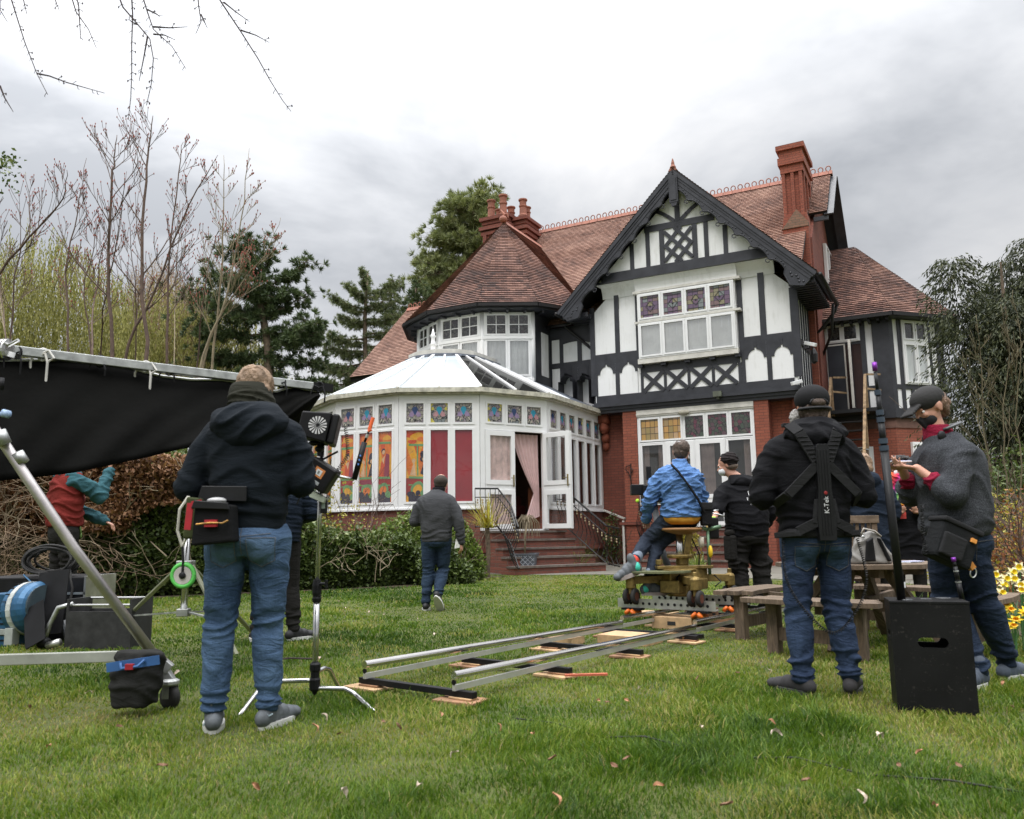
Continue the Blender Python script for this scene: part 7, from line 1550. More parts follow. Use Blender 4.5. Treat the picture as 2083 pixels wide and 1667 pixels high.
b=MB(); legs(b,hip,kn,an,(.125,.10,.078)); loft(b,[(0,0,.74,.16,.14),(0,-.01,.80,.20,.17),(0,0,.88,.205,.17)]); b.ell((-.20,-.02,.55),(.05,.08,.09)); b.ell((.20,-.02,.55),(.05,.08,.09)); fuse('cargo_trousers',b,BLKT,p,.011,2,folds=[(.05,.35,.011,4,20),(.35,.8,.008,4,14)],seed=16)
for i in (0,1): b2=MB(); s2=MB(); shoe(b2,s2,(an[i][0],an[i][1],.10),((-.2,1,0),(.3,1,0))[i]); q=fuse('boot',b2,SHB,p,.008,1); s2.build('sole',SOLD,q)
b=MB(); b.ell((-.10,.135,1.655),(.096,.112,.088),20,14,Matrix.Rotation(.15,3,'Y')); bn=fuse('beanie',b,m_cloth('beanie',(.022,.018,.018),wr=.5),p,.007,1,folds=[(1.5,1.8,.005,5,34)])
b=MB(); b.ell((-.085,.12,1.59),(.074,.08,.05)); fuse('hair',b,M('hair_grey',(.20,.15,.12),.7,bump=.6),p,.007,0)
hc=Vector((-.11,.16,1.60)); fw=Vector((-.80,.5,-.30)).normalized(); u=V_(0,0,1)-fw*fw.z; u.normalize(); Q=Matrix((fw.cross(u),fw,u)).transposed()
b=MB(); b.ell(hc+Q@V_(0,.065,-.05),(.060,.052,.05),14,10,Q); mk=fuse('face_mask',b,MASKW,p,.006,1)
b=MB(); cap(b,(-.447,-.088,1.012),(-.452,-.092,1.006),.032,.032); b.build('green_wristband',M('lime_band',(.45,.75,.05),.6),p,smooth=True); b=MB(); fingers(b,wr[0],(-.55,-.2,-.55),(0,.2,-1),(0,-1,0),.9,1.12); fuse('work_glove',b,M('tan_glove',(.34,.24,.07),.8),p,.006,1)
b=MB(); b.box(-.27,-.19,-.10,.06,.58,.84); b.prism([(-.28,.84),(-.18,.84),(-.18,.9),(-.27,.9)],-.08,.03); b.build('hip_pouch',BLKT,p,bevel=.02)
# ------------------------------------------------------------------ 7: person in navy coat by the slatted chair
p=person('person in long dark navy hooded coat standing behind the slatted wooden chair',(3.56,8.3,0),R(-8))
hip=[(-.09,0,.82),(.09,0,.82)]; kn=[(-.10,.0,.44),(.10,.0,.44)]; an=[(-.10,0,.11),(.12,-.0,.11)]; sh=[(-.18,0,1.33),(.18,0,1.33)]; el=[(-.25,.0,1.05),(.25,.0,1.05)]; wr=[(-.15,.18,.98),(.15,.18,.98)]
basebody(p,[(0,0,.8,.14,.1),(0,0,1.1,.14,.11),(0,0,1.3,.15,.1),(0,0,1.4,.07,.07)],sh,el,wr,hip,kn,an,(.0,.05,1.53),(-.2,1,-.1),(0,.02,1.38),[(wr[0],(.5,.8,.1),(0,0,1),(1,0,0),.8),(wr[1],(-.5,.8,.1),(0,0,1),(-1,0,0),.8)],voxel=.011)
b=MB(); loft(b,[(0,0,.50,.20,.17),(0,0,.7,.215,.175),(0,0,.95,.215,.165),(0,0,1.15,.21,.155),(0,0,1.30,.20,.14),(0,0,1.37,.15,.11),(0,.02,1.42,.08,.08)]); [sleeve(b,sh[i],el[i],wr[i],(.085,.08,.06)) for i in (0,1)]; b.ell((0,-.08,1.37),(.13,.10,.09)); b.ell((0,-.02,1.40),(.14,.11,.07))
fuse('coat',b,NAVY2,p,.012,3,folds=[(.5,1.4,.007,4,9)],seed=20)
b=MB(); legs(b,hip,kn,an,(.09,.07,.055)); fuse('trousers',b,BLKT,p,.012,2)
for i in (0,1): b2=MB(); s2=MB(); shoe(b2,s2,(an[i][0],an[i][1],.10),(0,1,0)); q=fuse('boot',b2,SHB,p,.009,1); s2.build('sole',SOLD,q)
b=MB(); b.ell((0,.03,1.555),(.088,.10,.10)); b.ell((0,-.03,1.49),(.075,.06,.08)); fuse('hair',b,HAIRB,p,.007,1,folds=[(1.4,1.7,.005,25,6)])
# ------------------------------------------------------------------ 8: person with the rainbow scarf
p=person('person with dark curly hair, white mask, rainbow scarf and black coat, facing the camera',(4.42,9.35,0.0),R(165)); p.scale=(1.07,1.07,1.07)
hip=[(-.09,0,.82),(.09,0,.82)]; kn=[(-.10,.0,.44),(.10,.0,.44)]; an=[(-.10,0,.11),(.12,-.0,.11)]; sh=[(-.18,0,1.27),(.18,0,1.27)]; el=[(-.25,.0,1.0),(.25,.0,1.0)]; wr=[(-.12,.18,.98),(.12,.18,.98)]
basebody(p,[(0,0,.8,.14,.1),(0,0,1.1,.14,.11),(0,0,1.25,.15,.1),(0,0,1.34,.07,.07)],sh,el,wr,hip,kn,an,(.0,.03,1.46),(.45,1,-.05),(0,.0,1.32),[(wr[0],(.5,.8,.1),(0,0,1),(1,0,0),.8),(wr[1],(-.5,.8,.1),(0,0,1),(-1,0,0),.8)],skin=SKIND,voxel=.009)
b=MB(); loft(b,[(0,0,.45,.21,.17),(0,0,.7,.215,.175),(0,0,.95,.22,.165),(0,0,1.12,.225,.16),(0,0,1.25,.20,.14),(0,0,1.32,.13,.11)]); [sleeve(b,sh[i],el[i],wr[i],(.09,.085,.06)) for i in (0,1)]; fuse('coat',b,BLKC,p,.012,3,folds=[(.5,1.3,.007,4,9)],seed=21)
b=MB(); legs(b,hip,kn,an,(.09,.07,.055)); fuse('trousers',b,BLKT,p,.012,2)
for i in (0,1): b2=MB(); s2=MB(); shoe(b2,s2,(an[i][0],an[i][1],.10),(0,1,0)); q=fuse('boot',b2,SHB,p,.009,1); s2.build('sole',SOLD,q)
hc=Vector((0,.03,1.46)); fw=Vector((.45,1,-.05)).normalized(); u=V_(0,0,1)-fw*fw.z; u.normalize(); Q=Matrix((fw.cross(u),fw,u)).transposed()
b=MB(); b.ell(hc+Q@V_(0,-.04,.04),(.095,.085,.095),16,12,Q); b.ell(hc+Q@V_(0,.02,.10),(.08,.08,.04),14,10,Q); 
for k_ in range(14): a=k_*.9; b.ell(hc+Q@V_(.075*math.cos(a),-.02+.05*math.sin(a),.085+.035*math.sin(k_*2.2)),(.03,.03,.028),8,6)
fuse('curly_hair',b,HAIRK,p,.006,1,folds=[(1.3,1.7,.006,28,28)])
b=MB(); b.ell(hc+Q@V_(0,.062,-.045),(.062,.050,.052),14,10,Q); mk=fuse('face_mask',b,MASKW,p,.006,1)
t_=NT('rainbow_knit'); o_=t_.obj(); s_=t_.n('SeparateXYZ'); t_.l(o_,s_.inputs[0]); f_=t_.math('FRACT',t_.math('ADD',t_.math('MULTIPLY',s_.outputs[0],4.2),t_.math('MULTIPLY',s_.outputs[2],2.0)))
RB=t_.set(base=t_.ramp(f_,[(0,(.5,.02,.08)),(.2,(.55,.06,.03)),(.38,(.62,.28,.03)),(.55,(.25,.42,.04)),(.72,(.08,.25,.10)),(.86,(.28,.03,.28)),(1,(.5,.02,.1))]),rough=.9)
b=MB(); n=22
b.tube([(.125*math.cos(2*PI*i/n),.02+.115*math.sin(2*PI*i/n),1.335+.035*math.cos(2*PI*i/n)) for i in range(n+1)],.05,10); cap(b,(.08,.12,1.31),(.06,.19,1.10),.05,.04,12,.5); fuse('rainbow_scarf',b,RB,p,.008,1,folds=[(1.0,1.5,.008,14,20)])
b=MB(); b.tube([(.05,.19,1.15),(.05,.20,.98)],.01,5); b.box(.02,.08,.195,.21,.93,1.0); b.build('lanyard',M('lanyard_red',(.5,.05,.04),.7),p)
# ------------------------------------------------------------------ 9: person in the red and teal jacket
p=person('person in red and teal shell jacket under the black cloth, one hand raised',(-5.08,9.35,0),R(-40)); p.scale=(1.08,1.08,1.12)
hip=[(-.10,0,.86),(.10,0,.86)]; kn=[(-.11,.02,.46),(.12,.03,.46)]; an=[(-.11,-.02,.11),(.13,-.03,.11)]; sh=[(-.19,0,1.42),(.19,0,1.42)]; el=[(-.27,.05,1.14),(.27,.20,1.24)]; wr=[(-.20,.22,1.0),(.16,.30,1.50)]
el=[(-.25,.10,1.16),(.24,.24,1.22)]; wr=[(.10,.36,.98),(.16,.36,1.48)]
basebody(p,[(0,0,.84,.15,.11),(0,0,1.1,.15,.12),(0,0,1.38,.16,.11),(0,0,1.48,.07,.07)],sh,el,wr,hip,kn,an,(.0,.06,1.66),(.1,1,.1),(0,.02,1.48),[(wr[0],(.5,.6,-.4),(0,0,-1),(0,1,0),.5),(wr[1],(0,.1,1),(0,1,0),(-1,0,0),1.0)],voxel=.009)
b=MB(); loft(b,[(0,0,.92,.19,.15),(0,0,.97,.205,.165),(0,0,1.12,.205,.165),(0,0,1.3,.21,.16),(0,0,1.42,.19,.13),(0,.01,1.50,.10,.09)]); fuse('jacket',b,REDJ,p,.011,3,folds=[(.9,1.5,.008,5,12)],seed=25)
b=MB(); [sleeve(b,sh[i],el[i],wr[i],(.088,.078,.056)) for i in (0,1)]; b.ell((0,0,1.44),(.19,.125,.07)); fuse('teal_sleeves',b,TEAL,p,.011,2,folds=[(.9,1.6,.008,7,14)],seed=26)
b=MB(); legs(b,hip,kn,an,(.11,.085,.068)); loft(b,[(0,0,.76,.15,.12),(0,0,.84,.175,.14),(0,0,.94,.17,.13)]); fuse('trousers',b,BLKT,p,.011,2,folds=[(.1,.8,.008,4,16)],seed=27)
for i in (0,1): b2=MB(); s2=MB(); shoe(b2,s2,(an[i][0],an[i][1],.10),(0.2,1,0)); q=fuse('boot',b2,SHB,p,.008,1); s2.build('sole',SOLD,q)
b=MB(); b.ell((0,.04,1.69),(.088,.10,.09)); fuse('hair',b,HAIRD,p,.008,1)
b=MB(); b.tube([(.14,.10,.93),(.15,.11,.85)],.012,5); b.ell((.15,.11,.83),(.02,.01,.03)); b.build('belt_tag',M('leaf_tag',(.12,.2,.05),.6),p,smooth=True)
# ------------------------------------------------------------------ 10: person behind the hooded man
p=person('person in dark quilted jacket and black trousers mostly hidden behind the hooded man',(-2.06,7.25,0),R(20))
hip=[(-.10,0,.84),(.10,0,.84)]; kn=[(-.12,.02,.45),(.12,.03,.45)]; an=[(-.15,-.0,.11),(.15,-.02,.11)]; sh=[(-.18,0,1.36),(.19,0,1.36)]; el=[(-.26,.04,1.08),(.28,.0,1.10)]; wr=[(-.16,.22,1.08),(.20,.20,1.05)]
basebody(p,[(0,0,.84,.15,.11),(0,0,1.1,.15,.12),(0,0,1.34,.16,.11),(0,0,1.44,.07,.07)],sh,el,wr,hip,kn,an,(.0,.08,1.58),(-.1,1,-.3),(0,.02,1.42),[(wr[0],(.5,.8,.1),(0,0,1),(1,0,0),.8),(wr[1],(-.5,.8,.1),(0,0,1),(-1,0,0),.8)],voxel=.010)
b=MB(); loft(b,[(0,0,.84,.19,.15),(0,0,.95,.20,.16),(0,0,1.15,.205,.16),(0,0,1.3,.20,.14),(0,0,1.40,.12,.10),(0,.02,1.45,.08,.08)]); [sleeve(b,sh[i],el[i],wr[i],(.09,.082,.06)) for i in (0,1)]; fuse('quilted_jacket',b,NAVY2,p,.011,2,folds=[(.8,1.45,.006,1.2,26)],seed=30)
b=MB(); legs(b,hip,kn,an,(.10,.075,.055)); loft(b,[(0,0,.76,.15,.12),(0,0,.88,.165,.13)]); fuse('trousers',b,BLKT,p,.011,2,folds=[(.08,.3,.010,4,26)],seed=31)
for i in (0,1): b2=MB(); s2=MB(); shoe(b2,s2,(an[i][0],an[i][1],.10),((-.1,1,0),(.9,.5,0))[i]); q=fuse('trainer',b2,SHB,p,.008,1); s2.build('sole',SOLW,q)
b=MB(); b.ell((0,.05,1.61),(.088,.10,.09)); fuse('hair',b,HAIRK,p,.008,1)
# =====================================================================  EQUIPMENT AND GARDEN THINGS
CHR=M('chrome_tube',(.55,.55,.54),.22,1,var=.12,scale=8,bump=.02); ALU=M('aluminium_dull',(.50,.50,.47),.42,.9,var=.2,scale=9,bump=.1); GALV=M('galvanised',(.42,.43,.42),.45,.8,var=.3,scale=14)
BPW=M('black_powder_coat',(.007,.007,.008),.5,var=.5,spec=.25); RUB=M('rubber',(.018,.017,.016),.8); BLU_=M('lamp_blue',(.025,.10,.20),.4,.3,var=.25,scale=10); GOLD=M('gold_anodised',(.25,.175,.06),.40,.65,var=.5,scale=16,bump=.2)
WOODP=M('plywood_pale',(.46,.30,.16),.75,var=.25,scale=14,bump=.3); WOODR=M('plywood_brown',(.28,.15,.08),.8,var=.3,scale=12,bump=.3); ORNG=M('orange_urethane',(.75,.16,.02),.4,var=.1)
WG=NT('weathered_teak'); o_=WG.obj(); n_=WG.noise(WG.map(o_,(3,26,3)),2.2,6,.65,.6); WG.set(base=WG.ramp(n_,[(.3,(.06,.045,.032)),(.55,(.15,.105,.07)),(.75,(.28,.215,.155))]),rough=.85); WG.bump(n_,.5,.01); WG=WG.m
# ---- black cloth on an aluminium frame
A=at(-60,703,4.75); Bq=at(672,791,6.0)
t=thing('cloth_frame','large black cloth tied along a pale aluminium bar, slung across the left side','frame',(A.x,A.y,0)); B0=Vector((A.x,A.y,0))
b=MB(); b.beam(A-B0,Bq-B0,.055,.055); b.build('aluminium_bar',GALV,t,bevel=.004); b=MB(); d=(Bq-A).normalized(); b.beam(Bq-B0-d*.14,Bq-B0+d*.012,.060,.060); b.build('corner_joint',BPW,t)
def ipl(pts,x):
    for (x0,y0),(x1,y1) in zip(pts[:-1],pts[1:]):
        if x<=x1: return y0+(y1-y0)*(x-x0)/(x1-x0)
    return pts[-1][1]
top=[(-60,733),(0,736),(120,735),(200,741),(260,750),(330,768),(390,775),(450,775),(500,782),(560,800),(585,792),(600,790),(650,800)]; bot=[(-60,990),(0,978),(150,962),(300,930),(395,905),(470,880),(560,852),(585,850),(615,826),(650,803)]
vs=[]; nx,ny=90,16
for i in range(nx+1):
    px=-60+710*i/nx; Yt=4.75+1.25*(px+60)/732; ty,by=ipl(top,px),ipl(bot,px)
    for j in range(ny+1):
        s=j/ny; py=ty+(by-ty)*s; Yd=Yt-.10*math.sin(PI*s*.5)-.30*s*min(1,(650-px)/300)+.03*math.sin(px*.03+s*5)*s+.018*math.sin((px+s*260)*.055)*s
        vs.append(at(px,py,Yd)-B0)
m_=len(vs)
for i in range(nx+1):   # far side of the belly, back up to the rear tube
    px=-60+710*i/nx; Yt=4.75+1.25*(px+60)/732
    for j in (1,2,3):
        k0=vs[i*(ny+1)+ny]; vs.append(k0+Vector((0,.45*j*min(1,(655-px)/250),.10*j*max(0,min(1,(560-px)/250))-.002)))
fs=[(i*(ny+1)+j,(i+1)*(ny+1)+j,(i+1)*(ny+1)+j+1,i*(ny+1)+j+1) for i in range(nx) for j in range(ny)]
fs+=[(i*(ny+1)+ny,(i+1)*(ny+1)+ny,m_+(i+1)*3,m_+i*3) for i in range(nx)]+[(m_+i*3+j,m_+(i+1)*3+j,m_+(i+1)*3+j+1,m_+i*3+j+1) for i in range(nx) for j in range(2)]
b=MB(); b.add(vs,fs); o=b.build('black_cloth',M('black_drape',(.0040,.0040,.0036),.95,var=.35,scale=1.5,bump=.35,bscale=5,bdist=.03,spec=.06),t,smooth=True); sl=o.modifiers.new('s','SOLIDIFY'); sl.thickness=.004
b=MB(); b.tube([vs[i*(ny+1)]+Vector((0,-.01,.008)) for i in range(nx+1)],.009,4,flat=1); b.build('white_hem',M('white_tape',(.6,.6,.6),.8),t)
def tie(px,py,white,drop):
    q=at(px,py,4.75+1.25*(px+60)/732-.04)-B0; b=MB(); r=.0075 if white else .006
    b.tube([q+V_(.03*math.cos(a),-.005,.038*math.sin(a)) for a in [2*PI*i/12 for i in range(13)]],r,6,caps=False)
    b.tube([q+V_(0,-.02,-.01),q+V_(-.03,-.03,.01),q+V_(-.055,-.035,-.05),q+V_(-.055,-.03,-.10)],r,6); b.tube([q+V_(0,-.02,-.01),q+V_(.03,-.03,.0),q+V_(.05,-.035,-.06),q+V_(.045,-.03,-drop)],r,6)
    if white: b.tube([q+V_(0,-.02,0),q+V_(.05,-.03,.02),q+V_(.085,-.03,-.03),q+V_(.05,-.03,-.05)],r,6)
    b.build('rope_tie',M('rope_white',(.6,.58,.54),.9) if white else BPW,t)
for px,py,w_,dr in ((88,722,1,.20),(205,736,0,.10),(297,747,1,.26),(345,753,0,.09),(573,779,0,.10),(650,788,0,.12),(35,718,0,.14)): tie(px,py,w_,dr)
# ---- big roller stand on the left
t=thing('roller_stand','heavy wheeled lighting stand with slanting steel leg at the left edge','stand',(-2.95,4.25,0)); B0=Vector((-2.95,4.25,0))
b=MB(); b.tube([(0,0,.18),(0,0,1.1)],.032,12); b.tube([(0,0,1.1),(0,.05,1.75),(0,.1,2.05)],.025,12); b.build('mast',CHR,t,smooth=True)
foot=Vector((-1.86,4.5,.20)); tp=at(-30,845,4.15)
b=MB(); b.tube([(0,0,1.75),tp-B0,at(150,1115,4.25)-B0,foot-B0],.026,14); b.build('slanting_leg',M('worn_steel_tube',(.46,.43,.42),.38,.85,var=.15,scale=10),t,smooth=True)
b=MB(); p_=at(35,922,4.18)-B0; p2_=at(48,942,4.19)-B0; b.tube([p_,p2_],.030,14); p_=at(-5,878,4.12)-B0; p2_=at(8,905,4.14)-B0; b.tube([p_,p2_],.038,12); b.build('leg_collar',GALV,t,smooth=True)
b=MB(); b.beam((0,0,.29),foot-B0+V_(-.05,0,.075),.03,.055); b.build('lower_brace',M('painted_bar',(.36,.37,.33),.5,.3,var=.2),t,bevel=.004)
b=MB(); q=foot-B0; b.beam(q+V_(-.10,-.02,.11),q+V_(.03,.0,.0),.05,.055); b.ell(q+V_(-.075,-.035,.085),(.03,.02,.03)); b.beam(q+V_(.0,0,-.01),q+V_(.035,0,-.06),.045,.05); b.lathe([(.03,0),(.05,.01),(.05,.03),(.03,.04)],tuple(q+V_(.03,0,-.085)),14); b.build('foot_casting',GALV,t,bevel=.004)
w_=foot-B0+V_(.035,0,-.14); b=MB(); b.lathe([(.02,-.018),(.058,-.018),(.062,0),(.058,.018),(.02,.018)],tuple(w_),20,axis=(.5,1,0)); cs=b.build('castor_wheel',RUB,t,smooth=True); b=MB(); 
for s in (-1,1): b.beam(w_+V_(.013*s,.03*s,.06),w_+V_(.013*s,.03*s,-.005),.035,.006,up=(0,1,0))
b.beam(w_+V_(-.02,-.03,.062),w_+V_(.02,.03,.062),.03,.008); b.build('fork',GALV,cs)
for nm,px,py,mt,L_ in (('clamp_handle',8,783,BPW,.07),('blue_knob',10,843,BLU_,.07)):
    q=at(px-10,py,4.3)-B0; b=MB(); b.tube([q+V_(-.15,.0,0),q+V_(.02,-.01,.0)],.009,8); b.tube([q+V_(.02,-.01,-.03),q+V_(.02,-.01,.035)] if nm=='clamp_handle' else [q+V_(.02,-.01,.004),q+V_(.055,-.01,-.004)],.012 if nm=='clamp_handle' else .022,10); b.build(nm,mt if nm!='blue_knob' else M('knob_blue_white',(.30,.42,.60),.4,var=.5,scale=30),t,smooth=True)
q=at(-6,712,4.55)-B0; b=MB(); 
for k_ in range(5): b.lathe([(.04,0),(.062,.004),(.062,.014),(.04,.018)],tuple(q+V_(-.03+.02*k_,0,0)),18,axis=(1,0,-.1))
b.tube([q+V_(.04,0,.01),q+V_(.13,-.02,.05)],.010,8); b.beam(q+V_(.05,0,-.02),q+V_(.12,.0,-.04),.05,.03); b.build('grip_head',CHR,t,smooth=False)
t=thing('sandbag','black sandbag with blue handle strap hanging on the brace of the wheeled stand','bag',(-1.93,4.33,.05))
b=MB(); loft(b,[(-.01,0,.0,.10,.05),(-.01,0,.04,.125,.07),(0,0,.13,.13,.075),(.01,0,.22,.13,.06),(.02,0,.27,.12,.045)]); fuse('bag_body',b,m_cloth('sandbag_black',(.022,.022,.021),wr=.5),t,.012,2,folds=[(-.1,.4,.007,6,14)])
b=MB(); b.beam((-.12,-.075,.20),(.14,-.07,.235),.008,.045,up=(0,0,1)); b.tube([(-.05,-.08,.22),(-.03,-.11,.20),(.05,-.11,.21),(.07,-.08,.235)],.008,6); b.build('blue_strap',M('blue_webbing',(.03,.11,.30),.7),t); b=MB(); b.box(-.01,.03,-.118,-.10,.195,.222); b.build('red_tab',M('red_webbing',(.35,.01,.02),.7),t)
# ---- second stand behind
t=thing('light_stand','chrome folding stand with flat strap legs behind the slanting leg','stand',(-2.60,6.6,0))
b=MB(); b.tube([(0,0,.30),(0,0,1.0)],.026,12); b.tube([(0,0,.9),(-.01,0,1.7)],.019,10); b.build('mast',CHR,t,smooth=True)
b=MB(); b.box(-.06,.06,-.05,.05,.66,.71); b.box(-.045,.045,-.04,.04,.28,.34); b.build('collar',GALV,t,bevel=.006)
for f in ((-.92,.52,0),(.46,-.10,0),(.25,1.05,0)):
    f=Vector(f); c_=f.normalized()*.05+V_(0,0,.68); b=MB(); b.beam(c_,f,.045,.012,up=(0,0,1)); b.build('leg',M('leg_strap_olive',(.30,.31,.22),.5,.3,var=.3),t); md=c_.lerp(f,.62); b=MB(); b.beam((f.normalized()*.04)+V_(0,0,.31),md,.03,.012); b.build('brace',GALV,t)
# ---- blue lamp, cable coil, case and crate
t=thing('film_lamp','blue finned film lamp lying on the grass at the left edge','lamp',(-4.25,7.25,0),R(-12))
b=MB(); b.box(-.26,.06,-.16,.16,.0,.30); b.prism([(-.26,.30),(.06,.30),(.02,.44),(-.20,.44)],-.15,.15); b.lathe([(.19,-.05),(.215,-.03),(.22,.16),(.20,.20),(.17,.22)],(.03,0,.30),28,axis=(1,-.15,.1)); b.build('housing',BLU_,t,bevel=.01)
b=MB(); 
for k_ in range(6): b.box(-.265,.02,-.166,-.158,.05+.045*k_,.062+.045*k_)
for k_ in range(9): a=R(20+k_*17); b.box(.0,.03,-.235*math.cos(a)-.012,-.235*math.cos(a)+.012,.30+.22*math.sin(a),.30+.235*math.sin(a))
b.build('cooling_fin',BPW,t); b=MB(); b.lathe([(.222,0),(.226,.0),(.226,.05),(.222,.05)],(.07,-.005,.305),28,axis=(1,-.15,.1)); b.build('pale_band',M('lamp_band',(.45,.47,.45),.5,var=.3),t); b=MB(); b.lathe([(.0,0),(.18,0),(.18,.02),(0,.02)],(.235,-.03,.325),24,axis=(1,-.15,.1)); b.build('lens',M('lamp_lens',(.05,.07,.08),.1),t)
b=MB(); b.beam((.28,.02,.62),(.34,-.1,.1),.30,.01,up=(0,1,0)); b.beam((.27,-.18,.35),(.42,-.30,.05),.2,.01,up=(0,1,0)); b.build('barn_door',BPW,t)
b=MB(); b.box(.02,.10,-.20,-.12,.02,.16); b.box(-.06,.0,-.175,-.165,.10,.15); b.build('switch_box',M('switch_grey',(.3,.32,.3),.5),t,bevel=.006)
t=thing('flight_case','black flight case standing behind the blue lamp','case',(-4.30,7.75,0)); b=MB(); b.box(-.5,.45,-.25,.3,0,.56); b.build('case_body',BPW,t,bevel=.015); b=MB(); b.box(-.505,.455,-.256,-.24,.40,.42); b.box(.44,.458,-.256,.306,0,.56); b.build('edge_trim',ALU,t)
t=thing('cable_coil','thick coil of black cable resting on the case by the blue lamp','cable',(-4.22,7.6,.60)); b=MB()
for k_ in range(9):
    rr=.19+.02*math.sin(k_*2.1); n=26; b.tube([(rr*1.15*math.cos(2*PI*i/n)+.02*math.sin(k_),-.09+.018*k_+.02*math.sin(i*.7+k_),.10+rr*.62*math.sin(2*PI*i/n)+.012*math.sin(k_*1.7)) for i in range(n+1)],.011,6,caps=False)
b.tube([(.2,-.08,.05),(.26,-.10,-.15),(.24,-.15,-.45),(.35,-.25,-.58)],.013,6); b.tube([(-.05,-.1,.0),(-.02,-.12,-.12),(.02,-.14,-.15)],.010,6); b.build('cable',RUB,t,smooth=True); b=MB(); b.tube([(.24,-.18,-.43),(.33,-.26,-.56)],.028,10); b.build('plug',PLAG,t); b=MB(); b.tube([(-.18,-.12,-.02),(-.1,-.14,-.08),(-.12,-.13,-.16)],.008,6); b.build('blue_tie',BLU_,t)
t=thing('equipment_crate','open black wooden crate with steel rails on the grass by the slanting leg','crate',(-3.40,7.05,0),R(-6))
b=MB(); b.box(-.26,.27,-.16,-.14,0,.30); b.box(-.26,.27,.14,.16,0,.30); b.box(-.28,-.26,-.16,.16,0,.40); b.box(.27,.29,-.16,.16,0,.40); b.box(-.26,.27,-.14,.14,.0,.02); b.build('crate_body',M('scuffed_black_ply',(.022,.022,.022),.7,var=.6,scale=12),t)
b=MB(); b.tube([(-.26,-.13,.35),(.27,-.13,.35)],.009,8); b.build('rail',CHR,t); b=MB(); b.tube([(-.26,.13,.39),(.27,.13,.39)],.009,8); b.build('rail',CHR,t)
b=MB(); b.box(-.20,.20,-.10,.10,.03,.24); b.build('contents',RUB,t)
t=thing('clamp_arm','grey clamp and hose leaning on the black crate','clamp',(-3.78,6.95,0)); b=MB(); b.tube([(.12,0,.36),(.0,0,.33),(-.06,0,.2),(-.10,0,.06)],.02,8); b.build('arm',GALV,t,smooth=True); b=MB(); b.ell((-.10,0,.05),(.06,.05,.05)); b.build('jaw',BPW,t,smooth=True); b=MB(); b.tube([(-.05,-.03,.03),(.06,-.05,.06)],.03,10); b.build('socket',ALU,t,smooth=True)
# ---- C-stand with monitor
CS=Vector((-1.09,4.62,0)); t=thing('c_stand','chrome stand with sprawling legs carrying the monitor, right of the hooded man','stand',CS)
b=MB(); b.tube([(0,0,.10),(0,0,.58)],.0175,14); b.tube([(0,0,.58),(.012,0,1.44)],.0135,12); b.build('mast',CHR,t,smooth=True)
b=MB(); b.lathe([(.022,.0),(.030,.01),(.030,.06),(.024,.07),(.024,.10),(.030,.11),(.030,.14),(.02,.15)],(0,0,.06),14); b.lathe([(.0,0),(.012,.01),(.024,.05)],(0,0,.035),12); b.build('hub',BPW,t); b=MB(); b.lathe([(.024,0),(.026,.02),(.022,.03),(.026,.05),(.026,.09),(.020,.12)],(0,0,.53),14); b.build('locking_collar',BPW,t,smooth=False)
b=MB(); b.tube([(0,-.01,.63),(.05,-.015,.628)],.008,8); b.tube([(.055,-.015,.605),(.055,-.015,.65)],.009,8); b.tube([(0,-.01,.57),(.03,-.02,.565)],.004,6); b.build('tightening_knob',BPW,t)
for pts in ([(0,0,.115),(-.22,-.02,.115),(-.27,-.05,.10),(-.30,-.32,.0)],[(.0,0,.075),(.17,-.04,.075),(.225,-.06,.055),(.37,-.27,.0)],[(.0,0,.155),(.03,.08,.165),(.05,.13,.15),(.075,.32,.0)]):
    P=[Vector(q) for q in pts]; Q=[]
    for i in range(len(P)-1):
        for j in range(5): u=j/5; a=P[max(i-1,0)];b_=P[i];c=P[i+1];d=P[min(i+2,3)]; Q.append(.5*((2*b_)+(c-a)*u+(2*a-5*b_+4*c-d)*u*u*.6+(3*b_-a-3*c+d)*u**3*.6+ (0 if True else 0)*b_) if False else b_.lerp(c,u))
    Q.append(P[-1]); b=MB(); b.tube(Q,.0125,12); o=b.build('leg',CHR,t,smooth=True)
t=thing('monitor','black hooded field monitor with white sunburst mark on top of the chrome stand','monitor',CS+V_(.0,-.02,1.495),R(8))
fr=Matrix.Rotation(R(12),4,'Y'); b=MB(fr); b.prism([(-.10,-.075),(.06,-.085),(.06,.085),(-.10,.06)],-.12,.10); b.build('hood',BPW,t,bevel=.008); b=MB(fr); b.box(.065,.105,-.11,.10,-.085,.085); b.build('screen_body',PLAS,t,bevel=.01)
b=MB(fr); 
for k_ in range(16):
    a=2*PI*k_/16; r0=.008; r1=.050
    b.add([(-.0+r0*math.cos(a),-.1215,r0*math.sin(a)),(-.0+r1*math.cos(a-.11),-.1215,r1*math.sin(a-.11)),(-.0+r1*math.cos(a+.11),-.1215,r1*math.sin(a+.11))],[(0,1,2)])
b.build('sunburst_mark',PRINT,t)
b=MB(); b.tube([(0,0,-.08),(0,0,-.16)],.012,8); b.ell((0,0,-.12),(.025,.025,.02)); b.ell((-.03,-.02,-.09),(.03,.03,.015)); b.build('mount',PLAS,t)
t=thing('receiver','black battery box with orange and white badge clamped under the monitor','battery',CS+V_(.015,-.05,1.225),R(-6)); fr=Matrix.Rotation(R(33),4,'Y'); b=MB(fr); b.box(-.085,.085,-.04,.05,-.075,.075); b.build('box_body',PLAS,t,bevel=.012)
b=MB(fr); b.box(-.03,.03,-.0425,-.0405,-.012,.04); b.build('badge',M('badge_orange',(.55,.20,.06),.5),t); b=MB(fr); b.box(-.017,.017,-.0445,-.0428,-.002,.030); b.build('badge_white',M('badge_white',(.6,.62,.62),.5),t)
